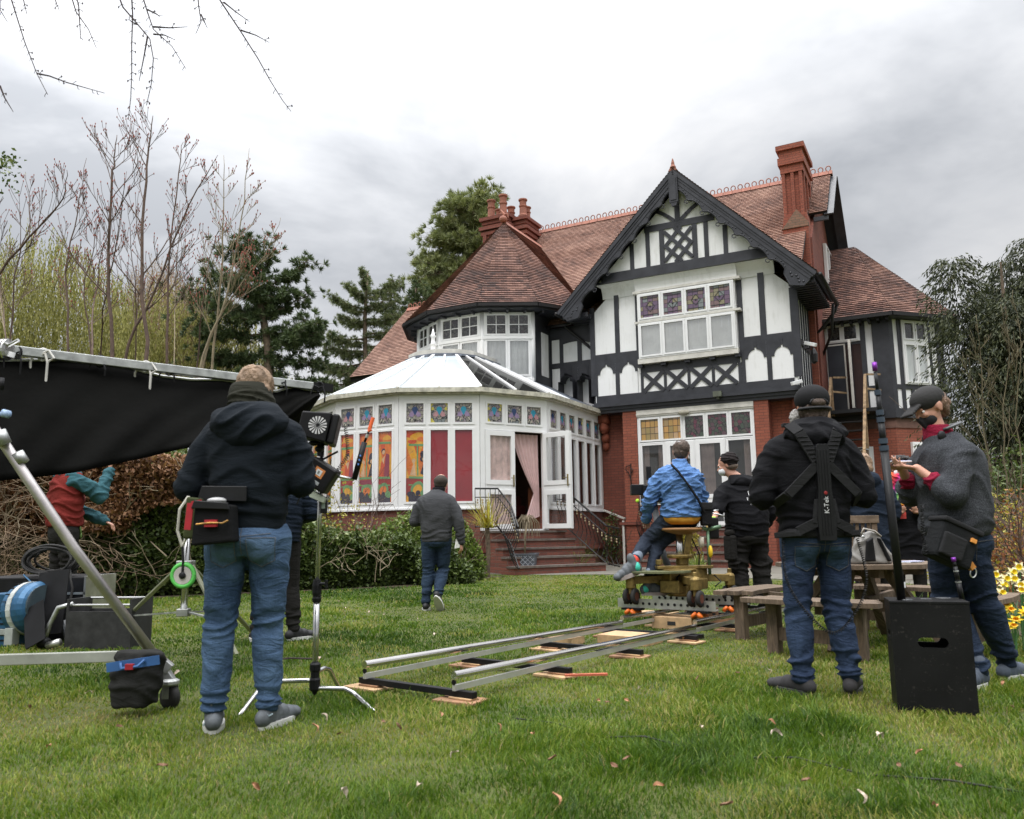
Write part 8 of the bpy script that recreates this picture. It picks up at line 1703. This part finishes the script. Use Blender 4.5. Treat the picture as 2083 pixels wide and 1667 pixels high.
text('E',.022,PLAS,t,tuple(fr@V_(0,-.0462,.014)),(PI/2,R(33),0)); b=MB(fr); b.box(.0,.035,-.0425,-.0405,-.05,-.032); b.build('small_label',M('label_grey',(.3,.32,.33),.5),t)
b=MB(); b.tube([(-.02,0,.07),(-.08,-.02,.12)],.004,5); b.tube([(.0,0,.08),(.10,.0,.13)],.006,5); b.tube([(-.09,0,-.06),(-.13,.0,-.16)],.004,5); b.build('antenna',PLAS,t); b=MB(); b.prism([(-.08,-.06),(.04,-.13),(.03,-.155),(-.05,-.12)],-.02,.04); b.build('cloth_scrap',M('pale_green_cloth',(.40,.44,.36),.9),t)
t=thing('transmitter','tiny black transmitter strapped to the chrome stand below the battery box','radio',CS+V_(.035,-.03,1.06)); b=MB(); b.box(-.015,.02,-.02,.01,-.045,.045); b.build('unit',PLAS,t,bevel=.004); b=MB(); b.box(-.008,.012,-.0215,-.0203,-.02,.025); b.build('screen',M('lcd_grey',(.25,.30,.27),.4),t)
t=thing('boom_stick','black stick with orange tip angled up from the monitor arm','antenna',CS+V_(.20,-.02,1.22)); b=MB(); b.tube([(.0,0,-.02),(.055,0,.19)],.016,10); b.tube([(.055,0,.19),(.085,0,.27)],.007,8); b.build('stick',BPW,t,smooth=True); b=MB(); b.tube([(.064,0,.215),(.072,0,.235)],.0095,8); b.build('steel_ferrule',ALU,t); b=MB(); b.tube([(.082,0,.262),(.102,0,.33)],.011,8); b.tube([(.074,0,.252),(.094,0,.262)],.010,8); b.build('orange_tip',M('hot_orange',(.85,.14,.04),.5),t); b=MB(); b.tube([(-.20,0,.02),(-.09,0,.0),(0,0,-.02)],.0085,8); b.build('arm',CHR,t,smooth=True)
for k_ in range(3): b=MB(); b.box(.021+.0055*k_,.029+.0055*k_,-.0178,-.0165,.060+.024*k_,.070+.024*k_); b.build('blue_mark',M('blue_print',(.10,.25,.65),.5),t)
coil('coiled_cable','thin coiled cable hanging beside the monitor on the chrome stand','cable',[(.02,0,.20),(.035,0,.05),(.0,0,-.02),(-.03,0,-.06)],.010,.012,.0022,PLAS,loc=CS+V_(.13,-.04,1.30))
# ---- dolly track
TA=Vector((-.88,4.95,0)); TB=Vector((-.33,4.54,0)); td=Vector((.6,.8,0)).normalized(); ts=Vector((.8,-.6,0)); TL=6.6
t=thing('dolly_track','pair of chrome rails on black sleepers running across the lawn to the dolly','track',TA); 
for o_ in (TA,TB):
    b=MB()
    for s0,s1 in ((0,3.02),(3.03,TL)):
        b.tube([o_-TA+td*s0+V_(0,0,.145),o_-TA+td*s1+V_(0,0,.108)],.021,14); b.m=1; b.beam(o_-TA+td*s0+V_(0,0,.079),o_-TA+td*s1+V_(0,0,.079),.020,.030); b.m=0
    b.build('rail',[M('polished_rail',(.66,.64,.61),.16,1,var=.1,scale=3),M('rail_foot',(.62,.62,.60),.4,.6,var=.1)],t,smooth=False)
    b=MB(); b.lathe([(.0,-.012),(.012,-.01),(.015,0)],tuple(o_-TA+td*(-.001)+V_(0,0,.108)),12,axis=tuple(-td)); b.build('rail_end',BPW,t)
for k_ in range(8):
    s=.04+.93*k_; 
    for q in ((0,),(0,.1))[1 if k_ in (3,) else 0]:
        b=MB(); c=td*(s+q); b.beam(c+ts*(-.07)+V_(0,0,.048),c+ts*.80+V_(0,0,.048),.042,.034); b.build('sleeper',BPW,t,bevel=.003); b=MB(); b.ell(c+ts*.15+V_(0,0,.067),(.008,.008,.01),6,5); b.ell(c+ts*.52+V_(0,0,.067),(.008,.008,.01),6,5)
def wedge(lab,p,rz,sx,sy,h,mat,name='wooden_wedge',grp='wooden packing under the track',kind=0):
    b=MB()
    if kind==0: b.box(-sx,sx,-sy,sy,0,h)
    else: b.prism([(-sx,0),(sx,0),(sx,h)],-sy,sy)
    o=b.build(name,mat,None,bevel=.003); o.location=p; o.rotation_euler=(0,0,rz); return tag(o,lab,'wood block',grp)
ra=math.atan2(ts.y,ts.x)
for k_ in range(8):
    s=.04+.93*k_
    for side,(of) in enumerate((-.0,.70)):
        c=TA+td*s+ts*of; sd=('left','right')[side]; nth=('nearest','second','third','fourth','fifth','sixth','seventh','farthest')[k_]
        if k_<5:
            wedge(f'flat plywood pad under the {sd} rail, {nth} sleeper from the camera',c+V_(0,0,.004),ra+R(8*math.sin(k_*3+side)),.13,.085,.016,(WOODP,WOODR)[(k_+side)%2],'plywood_pad'); wedge(f'small timber wedge on the pad under the {sd} rail, {nth} sleeper from the camera',c+ts*.02+V_(0,0,.021),ra,.075,.035,.010,(WOODR,WOODP)[(k_+side)%2])
for nm,lab,(px,py),sx,sy,h,mat in (('apple_box','wide pale plywood box under the right rail, nearest of the row of boxes',(1282,1308),.22,.15,.07,WOODP),('apple_box','pale plywood box with hand hole under the right rail by the dolly',(1380,1278),.20,.14,.11,WOODP),('apple_box','brown plywood box with dark hand hole at the far end of the track',(1428,1262),.13,.12,.12,WOODR),('plywood_board','red brown board stack by the bench at the far end of the track',(1476,1268),.10,.16,.07,WOODR),('plywood_board','pale board between the rails in front of the dolly',(1335,1255),.20,.14,.05,WOODP),('plywood_board','plywood board under the left rail halfway along the track',(1130,1308),.22,.10,.055,WOODP)):
    p=at(px,py,1); dd=p-V_(0,0,.89); p=V_(0,0,.89)+dd*(-.89/dd.z); o=wedge(lab,(p.x,p.y,.0),ra,sx,sy,h,mat,nm)
    if 'hole' in lab: b=MB(); b.box(sx-.0,sx+.003,-.035,.035,h*.35,h*.65); b.box(-.04,.04,-sy-.003,-sy,h*.35,h*.65); b.build('hand_hole',RUB,o)
b=MB(); b.beam((0,0,0),(.26,.02,.0),.03,.012); o=b.build('timber_batten',M('red_batten',(.42,.10,.05),.7),loc=(.30,5.16,.035)); tag(o,'thin red batten lying in the grass right of the nearest rail end','batten')
# ---- dolly
D=Vector((1.62,8.12,-.028)); t=thing('camera_dolly','gold and black film dolly with round seat and orange track wheels','dolly',D)
def tr(s,o_,z=0): return td*s+ts*o_+V_(0,0,z)
for s in (-.36,.36):
    b=MB(); b.beam(tr(s,-.50,.245),tr(s,.50,.245),.012,.085); b.beam(tr(s+.045,-.50,.207),tr(s+.045,.50,.207),.09,.008); b.m=1
    for k_ in range(14): b.lathe([(.0,0),(.014,0),(.014,.002),(0,.002)],tuple(tr(s-.0085,-.42+.065*k_,.245)),10,axis=tuple(-td))
    b.build('cross_channel',[ALU,BPW],t)
for s in (-.36,.36):
    for o_ in (-.34,.34):
        b=MB(); b.beam(tr(s,o_-.10,.193),tr(s,o_+.10,.193),.10,.02); b.build('wheel_plate',BPW,t)
        for q in (-.055,.055):
            for r_ in (-.03,.03): b=MB(); b.lathe([(.012,-.016),(.03,-.014),(.034,0),(.03,.014),(.012,.016)],tuple(tr(s+q,o_+r_,.165)),12,axis=tuple(ts+V_(0,0,(1 if r_>0 else -1)*.9))); b.build('track_wheel',ORNG,t,smooth=True)
for s in (-.40,.40):
    for o_ in (-.33,.33):
        arm=tr(s,o_,.42); b=MB(); b.beam(tr(s*.35,o_*.3,.47),tr(s,o_,.46),.085,.07); b.lathe([(.04,0),(.05,.01),(.05,.10),(.04,.12),(.022,.125),(.02,.17)],tuple(tr(s,o_,.38)),14); b.beam(tr(s,o_,.40),tr(s,o_,.33),.05,.05,up=(1,0,0)); b.build('leg_arm',GOLD,t,bevel=.006)
        for q in (-.042,.042): b=MB(); b.lathe([(.03,-.016),(.068,-.018),(.078,0),(.068,.018),(.03,.016)],tuple(tr(s,o_+q,.312)),20,axis=tuple(ts)); wh=b.build('tyre',RUB,t,smooth=True); b=MB(); b.lathe([(0,-.017),(.04,-.017),(.04,.017),(0,.017)],tuple(tr(s,o_+q,.312)),14,axis=tuple(ts)); b.build('rim',M('rim_maroon',(.12,.035,.02),.5),wh)
b=MB(); b.lathe([(.13,0),(.15,.01),(.15,.13),(.11,.17),(.11,.22),(.16,.24),(.16,.26),(.06,.28)],tuple(tr(0,0,.30)),20); b.beam(tr(-.2,-.1,.48),tr(.2,.1,.48),.26,.16); b.beam(tr(-.26,0,.40),tr(.26,0,.40),.20,.12); b.beam(tr(0,-.24,.42),tr(0,.24,.42),.18,.10); b.build('chassis',GOLD,t,bevel=.01)
b=MB(); b.lathe([(.035,0),(.035,.34)],tuple(V_(0,0,.56)),14); b.build('lift_tube',CHR,t,smooth=True); b=MB(); b.lathe([(.05,0),(.06,.02),(.06,.10),(.045,.12)],tuple(V_(.02,0,.58)),14); b.beam((.045,0,.62),(.10,0,.90),.05,.06); b.beam((-.25,-.05,.575),(.30,0,.575),.13,.03); b.lathe([(.12,0),(.13,.01),(.13,.03),(.12,.035)],(.0,0,.66),16); b.lathe([(.03,0),(.035,.01),(.035,.05)],(-.22,-.08,.60),10); b.build('seat_arm',GOLD,t,bevel=.005)
b=MB(); b.lathe([(.05,0),(.16,.03),(.20,.045),(.195,.065),(.0,.07)],(.03,0,.885),24); b.build('seat',M('seat_tan',(.25,.12,.04),.6),t,smooth=True)
b=MB(); b.lathe([(.0,0),(.30,0),(.30,.018),(0,.018)],tuple(V_(-.22,-.08,.53)),22); b.build('foot_plate',M('plate_green',(.16,.17,.09),.5,.4),t)
b=MB(); b.tube([(.27,-.05,.50),(.27,-.05,.93)],.016,10); b.tube([(.27,-.05,.93),(.40,-.05,.96)],.02,10); b.tube([(.27,-.05,.93),(.22,-.05,.95)],.018,10); b.build('push_handle',M('handle_green',(.10,.17,.10),.4,.5),t,smooth=True); b=MB(); b.tube([(.20,-.06,.86),(.20,-.06,.76)],.028,10); b.build('pale_grip',M('grip_white',(.55,.5,.4),.6),t,smooth=True); b=MB(); b.ell((.28,-.08,.72),(.022,.03,.06)); b.build('yellow_tensioner',M('tensioner_yellow',(.75,.50,.02),.5),t,smooth=True)
b=MB(); b.tube([(.0,-.12,.55),(-.08,-.2,.48),(-.05,-.18,.40),(.1,-.22,.44)],.007,5); b.tube([(.3,-.1,.50),(.35,-.15,.44),(.28,-.2,.40)],.006,5); b.tube([(.12,.1,.9),(.20,.05,.7),(.18,0,.58)],.007,5); b.build('loose_cables',BPW,t,smooth=True)
t=thing('film_camera','black film camera beyond the seated operator, left of his head','camera',D+V_(-.16,.55,1.30)); b=MB(); b.box(-.10,.16,-.10,.14,-.08,.10); b.box(-.22,-.06,-.05,.06,.0,.11); b.lathe([(.05,0),(.06,.02),(.06,.16),(.05,.17)],(.0,.14,0),14,axis=(0,1,0)); b.build('camera_body',PLAS,t,bevel=.01); b=MB(); b.box(-.05,.0,-.02,.03,.16,.30); b.tube([(.0,0,.1),(.0,0,.18)],.012,8); b.tube([(.02,-.1,.12),(.10,-.15,.16),(.12,-.1,.10)],.02,8); b.build('viewfinder',PLAS,t,bevel=.006)
b=MB(); b.lathe([(.03,0),(.055,.01),(.055,.03),(.03,.04)],(.06,-.12,.16),14,axis=(1,-.6,0)); b.build('cream_ring',M('follow_focus_cream',(.55,.47,.30),.6),t); b=MB(); b.ell((-.16,-.05,-.06),(.02,.015,.02)); b.build('lime_tape',M('lime_tape',(.45,.75,.04),.6),t); b=MB(); b.tube([(.02,0,-.08),(.06,-.1,-.55),(.10,-.25,-.75)],.035,8); b.build('camera_arm',PLAG,t,smooth=True)
t=thing('focus_monitor','small arm with handles and dark bag beside the right hip of the operator','rig',D+V_(.34,.05,1.08)); b=MB(); b.tube([(-.05,0,.02),(.06,0,.0),(.12,-.02,-.02)],.008,6); b.tube([(0,0,.03),(.07,0,.04)],.008,6); b.build('chrome_arm',CHR,t,smooth=True); b=MB(); b.box(-.04,.06,-.03,.03,-.24,-.03); b.build('bag_body',PLAS,t,bevel=.015)
# ---- round picnic table with four benches
TC_=Vector((2.72,6.62,0)); t=thing('picnic_table','weathered wooden round picnic table with attached curved benches','table',TC_)
b=MB(); a8=[(.62*math.cos(R(22.5+45*i)),.62*math.sin(R(22.5+45*i))) for i in range(8)]
for k_ in range(9):
    y0=-.60+.134*k_; y1=y0+.126; pts=clip([Vector((x,y,0)) for x,y in a8],lambda p:p.y-y0,True); pts=clip(pts,lambda p:y1-p.y,True)
    if len(pts)>2: b.prismz([(p.x,p.y) for p in pts],.595,.63)
b.build('tabletop',WG,t,bevel=.003)
b=MB(); b.box(-.5,.5,-.05,-.01,.53,.594); b.box(-.05,-.01,-.5,-.051,.53,.594); b.box(-.05,-.01,.0,.5,.53,.594); b.build('top_bearer',WG,t)
for k_ in range(4):
    a=R(45+90*k_)+R(2); c=V_(math.cos(a),math.sin(a),0); s=V_(-c.y,c.x,0)
    b=MB()
    for q in range(3):
        r0=.70+.105*q; n=8
        ra_=[(r0+.0)*1.0,(r0+.098)]; w_=[.56+.09*q*.4,.56+.09*q*.4]
        vs_2=[];m=n+1
        for i in range(n+1):
            u=-.40+.80*i/n; bow=.05*(1-(u/.40)**2)
            for r_ in ra_: 
                p=c*(r_+bow)+s*(u*(1.0+.12*q)); vs_2+=[p+V_(0,0,.365),p+V_(0,0,.40)]
        fs_2=[]
        for i in range(n): o4=4*i; fs_2+=[(o4+1,o4+5,o4+7,o4+3),(o4,o4+2,o4+6,o4+4),(o4,o4+4,o4+5,o4+1),(o4+2,o4+3,o4+7,o4+6)]
        fs_2+=[(0,1,3,2),(4*n,4*n+2,4*n+3,4*n+1)]; b.add(vs_2,fs_2)
    be=b.build('bench_seat',WG,t,bevel=.002)
    for u in (-.31,.31): b=MB(); p=c*.86+s*u; b.beam(p+V_(0,0,0),p+V_(0,0,.364),.085,.085,up=tuple(c)); b.build('bench_leg',WG,t,bevel=.003)
    b=MB(); b.beam(c*.86+s*-.31+V_(0,0,.14),c*.86+s*.31+V_(0,0,.14),.04,.09); b.build('stretcher',WG,t); b=MB(); b.beam(c*.15+V_(0,0,.30),c*.80+V_(0,0,.33),.045,.09); b.build('bench_bearer',WG,t)
    b=MB(); b.beam(c*.20+s*.02+V_(0,0,.59),c*.62+s*.02+V_(0,0,.0),.07,.07,up=tuple(s)); b.build('table_leg',WG,t)
# ---- slatted chair
t=thing('slatted_chair','old grey wooden garden chair with upright slats, its back to the camera','chair',(3.14,7.62,0),R(-6))
for x in (-.15,.15): b=MB(); b.beam((x,0,0),(x,-.06,1.0),.045,.045,up=(0,1,0)); b.build('back_post',WG,t)
for x in (-.15,.15): b=MB(); b.beam((x,.42,0),(x,.42,.60),.045,.045,up=(0,1,0)); b.build('front_leg',WG,t)
b=MB(); b.box(-.19,.19,-.09,-.045,.94,1.01); b.build('back_rail',WG,t,bevel=.004); b=MB(); b.box(-.15,.15,-.06,-.02,.46,.51); b.build('lower_rail',WG,t,bevel=.004)
for k_ in range(5): b=MB(); b.beam((-.10+.05*k_,-.035,.51),(-.10+.05*k_,-.065,.94),.028,.014,up=(0,1,0)); b.build('slat',WG,t)
b=MB(); [b.box(-.17,.17,.0+.075*k_,.065+.075*k_,.42,.44) for k_ in range(6)]; b.build('seat',WG,t); 
for x in (-.17,.17): b=MB(); b.box(x-.025,x+.025,-.03,.46,.61,.64); b.build('armrest',WG,t)
# ---- handbag and papers
t=thing('handbag','slouchy grey and black leather handbag standing on the picnic table','bag',(2.66,6.22,.632)); b=MB(); loft(b,[(0,0,.0,.155,.07),(0,0,.03,.16,.075),(0,0,.12,.13,.06),(.0,0,.19,.095,.035),(0,0,.235,.075,.015)]); fuse('bag_body',b,M('bag_grey',(.19,.18,.165),.55,var=.2,scale=8),t,.009,1,folds=[(0,.3,.008,9,6)])
b=MB(); b.prism([(-.07,.02),(.01,.02),(.0,.20),(-.05,.17)],-.082,-.055); b.prism([(.10,.02),(.13,.02),(.06,.19),(.04,.19)],-.075,-.03); b.build('black_panel',BPW,t,bevel=.01); b=MB(); b.tube([(-.07,-.03,.21),(-.05,-.04,.26),(.03,-.04,.24),(.08,-.03,.20)],.008,6); b.build('strap',M('strap_cream',(.35,.32,.28),.6),t,smooth=True); b=MB(); b.ell((-.06,-.045,.20),(.012,.008,.012)); b.build('clasp',GALV,t)
t=thing('papers','small stack of white papers near the right end of the picnic table','paper',(3.02,6.35,.632),R(20)); b=MB(); b.box(-.07,.07,-.05,.05,0,.006); b.build('sheet',MASKW,t); b=MB(); b.box(-.05,.08,-.055,.045,.007,.012); b.build('sheet',M('paper_blue_white',(.5,.52,.7),.8),t)
t=thing('gift_tag','white tag on a black cord hanging over the front of the picnic table','tag',(2.77,5.98,.52)); b=MB(); b.box(-.022,.022,-.004,.004,-.05,-.01); b.build('tag_card',MASKW,t); b=MB(); b.tube([(.0,0,-.01),(.01,0,.05),(-.005,.02,.13)],.007,5); b.build('cord',BPW,t)
# ---- black box with hand holes, and the poles standing in it
BX=Vector((2.035,4.135,0)); bz=math.atan2(4.08-4.19,2.20-1.87); t=thing('black_box','tall black plywood box with rounded hand holes on the grass','box',(1.87,4.19,0),bz)
W_,Dp,Hh=.355,.245,.52
def slot_panel(b,fr,w,h,cx,cz,sw,sh,th=.014):
    n=10; r=sh; inner=[]
    for j in range(n+1): a=-PI/2+PI*j/n; inner.append((cx+sw-r+r*math.cos(a),cz+r*math.sin(a)))
    for j in range(n+1): a=PI/2+PI*j/n; inner.append((cx-sw+r+r*math.cos(a),cz+r*math.sin(a)))
    outer=[]; N_=len(inner)
    for (x,z) in inner:
        dx,dz=x-cx,z-cz; k=min((w-cx)/dx if dx>1e-9 else 1e9,(0-cx)/dx if dx<-1e-9 else 1e9,(h-cz)/dz if dz>1e-9 else 1e9,(0-cz)/dz if dz<-1e-9 else 1e9); outer.append((cx+dx*k,cz+dz*k))
    # make sure the four corners are in the outline
    for (X,Z) in ((0,0),(w,0),(w,h),(0,h)):
        i=min(range(N_),key=lambda i:abs(math.atan2(inner[i][1]-cz,inner[i][0]-cx)-math.atan2(Z-cz,X-cx))); outer[i]=(X,Z)
    for y in (0,th):
        vs=[(x,y,z) for x,z in inner]+[(x,y,z) for x,z in outer]; b.add([fr@Vector(v) for v in vs],[(i,(i+1)%N_,N_+(i+1)%N_,N_+i) if y else (i,N_+i,N_+(i+1)%N_,(i+1)%N_) for i in range(N_)])
    vs=[(x,0,z) for x,z in inner]+[(x,th,z) for x,z in inner]; b.add([fr@Vector(v) for v in vs],[(i,(i+1)%N_,N_+(i+1)%N_,N_+i) for i in range(N_)])
t_=NT('black_paint_ply'); o_=t_.obj(); n1=t_.noise(t_.map(o_,(1,1,2.5)),9,6,.75); n2=t_.noise(o_,70,4,.7); n3=t_.noise(o_,3,4,.6)
BXM=t_.set(base=t_.mixc(t_.ramp(t_.math('MULTIPLY',n1,n2),[(.31,(0,0,0)),(.40,(.8,.8,.8))]),t_.ramp(n3,[(.3,(.004,.004,.0045)),(.7,(.009,.009,.009))]),(.05,.045,.04)),rough=t_.math('ADD',.35,t_.math('MULTIPLY',n3,.35)),spec=.22); t_.bump(n2,.12,.002)
b=MB(); I4=Matrix.Identity(4); slot_panel(b,I4,W_,Hh,.182,.335,.068,.024); slot_panel(b,Matrix.Translation((0,Dp-.014,0)),W_,Hh,.182,.335,.068,.024)
fs_=Matrix.Translation((W_,.0,0))@Matrix.Rotation(PI/2,4,'Z'); slot_panel(b,fs_,Dp,Hh,.12,.36,.045,.02); slot_panel(b,Matrix.Translation((.014,.0,0))@Matrix.Rotation(PI/2,4,'Z'),Dp,Hh,.12,.36,.045,.02)
b.build('side_panel',BXM,t); b=MB(); b.box(-.002,W_+.002,-.002,Dp+.002,Hh-.001,Hh+.014); b.build('lid',BXM,t,bevel=.003)
b=MB(); b.box(.16,.21,.12,.16,Hh+.0142,Hh+.0150); b.tube([(.08+.03*math.cos(a),.05+.02*math.sin(a),Hh+.016) for a in [2*PI*i/16 for i in range(17)]],.003,5,caps=False); b.tube([(.27+.035*math.cos(a),.18+.02*math.sin(a),Hh+.016) for a in [2*PI*i/16 for i in range(17)]],.003,5,caps=False); b.build('lid_cutouts',PLAG,t)
t=thing('boom_pole','long black boom pole with purple end standing in the black box','pole',(1.945,4.22,.53)); q0=V_(0,0,0); q1=at(1778,735,4.15)-V_(1.945,4.22,.53)
b=MB()
def seg(u0,u1,r): b.tube([q0.lerp(q1,u0),q0.lerp(q1,u1)],r,14)
seg(-.03,.62,.0205); seg(.64,.74,.0165); seg(.75,.86,.0125); seg(.86,.955,.009); b.build('tube',M('carbon_black',(.007,.007,.008),.4,var=.2,spec=.3),t,smooth=True)
b=MB()
for u in (.62,.65,.74,.77,.855): seg(u,u+.022,.0235-.013*(u-.6)*2.2)
b.build('locking_collar',M('collar_bluegrey',(.035,.05,.075),.45),t,smooth=False); b=MB(); seg(.958,.995,.0125); b.build('purple_end',M('purple_anodised',(.20,.03,.32),.35,.5),t,smooth=True)
t=thing('short_pole','short black telescopic pole with purple top in the back corner of the black box','pole',(2.265,4.25,.53)); q1=V_(-.025,0,.21); b=MB()
seg(-.03,.42,.0125); seg(.42,.78,.0105); seg(.78,.90,.008); b.build('tube',_mc['carbon_black'],t,smooth=True); b=MB(); seg(.40,.43,.0145); seg(.66,.69,.0125); b.build('locking_collar',GALV,t); b=MB(); seg(.90,1.0,.011); b.build('purple_end',_mc['purple_anodised'],t,smooth=True)
# ---- planter, cable
t=thing('planter','grey lattice patterned square planter with a dead weeping standard tree','planter',(.24,18.55,0),R(-10))
b=MB(); vs=[(-.24,-.24,0),(.24,-.24,0),(.24,.24,0),(-.24,.24,0),(-.28,-.28,.42),(.28,-.28,.42),(.28,.28,.42),(-.28,.28,.42)]; b.add(vs,[(0,1,5,4),(1,2,6,5),(2,3,7,6),(3,0,4,7),(0,3,2,1)]); b.box(-.29,.29,-.29,-.25,.42,.45); b.box(-.29,.29,.25,.29,.42,.45); b.box(-.29,-.25,-.25,.25,.42,.45); b.box(.25,.29,-.25,.25,.42,.45); pl=b.build('pot',M('slate_grey_pot',(.10,.11,.13),.5,var=.2),t)
b=MB()
for k_ in range(-3,4):
    for s in (-1,1):
        p0=[k_*.11-.2*s,0.02]; p1=[k_*.11+.2*s,.40]
        q=clip([V_(p0[0],0,p0[1]),V_(p1[0],0,p1[1]),V_(p1[0]+.001,0,p1[1])],lambda p:p.x+.25,True); q=clip(q,lambda p:.25-p.x,True) if len(q)>2 else q
        if len(q)>2:
            a_=q[0]; c_=max(q,key=lambda v:(v-a_).length); b.beam((a_.x,-.246-.095*a_.z,a_.z),(c_.x,-.246-.095*c_.z,c_.z),.008,.008); b.beam((-.246-.095*a_.z,a_.x,a_.z),(-.246-.095*c_.z,c_.x,c_.z),.008,.008)
b.build('lattice',M('lattice_silver',(.42,.45,.50),.5),pl); b=MB(); b.box(-.24,.24,-.24,.24,.38,.40); b.build('soil',SO.m,pl)
b=MB(); b.tube([(0,0,.38),(.02,0,.8),(.06,0,1.15)],.022,7); b.build('trunk',BARKP,t,smooth=True); b=Br()
for k_ in range(46):
    a=random.uniform(0,2*PI); r_=random.uniform(.08,.32); b.tube([(.06,0,1.15),(.06+r_*.5*math.cos(a),r_*.5*math.sin(a),1.24+random.random()*.08),(.06+r_*math.cos(a),r_*math.sin(a),1.12),(.06+r_*1.05*math.cos(a),r_*1.05*math.sin(a),random.uniform(.75,1.05))],.0045,4)
b.build('branch',BARKP,t)
P=[(1050,1462),(1130,1475),(1220,1495),(1310,1503),(1400,1520),(1500,1538),(1620,1548),(1760,1570),(1930,1590),(2083,1615),(2250,1650)]; b=MB(); Q=[]
for px,py in P: p=at(px,py,1); dd=p-V_(0,0,.89); Q.append(V_(0,0,.89)+dd*((.014-.89)/dd.z))
O0=Q[0]; b.tube([q-O0+V_(0,0,.012*math.sin(i*2.4)) for i,q in enumerate(Q)],.004,6); o=b.build('cable',RUB,loc=O0,smooth=True); tag(o,'thin dark cable snaking through the grass in the foreground','cable')
for s_,(x,y,a_,ln) in enumerate(((-1.75,5.9,.2,.35),(-3.0,6.2,2.6,.3),(.2,6.9,1.1,.2))):
    b=MB(); b.tube([(0,0,0),(ln*.5*math.cos(a_),ln*.5*math.sin(a_),.012),(ln*math.cos(a_),ln*math.sin(a_),0)],.006,5); o=b.build('fallen_twig',TWIG,loc=(x,y,.035)); tag(o,('dark twig on the grass between the stand and the hooded man','dark twig on the grass near the black crate','small twig on the lawn left of the track')[s_],'twig')
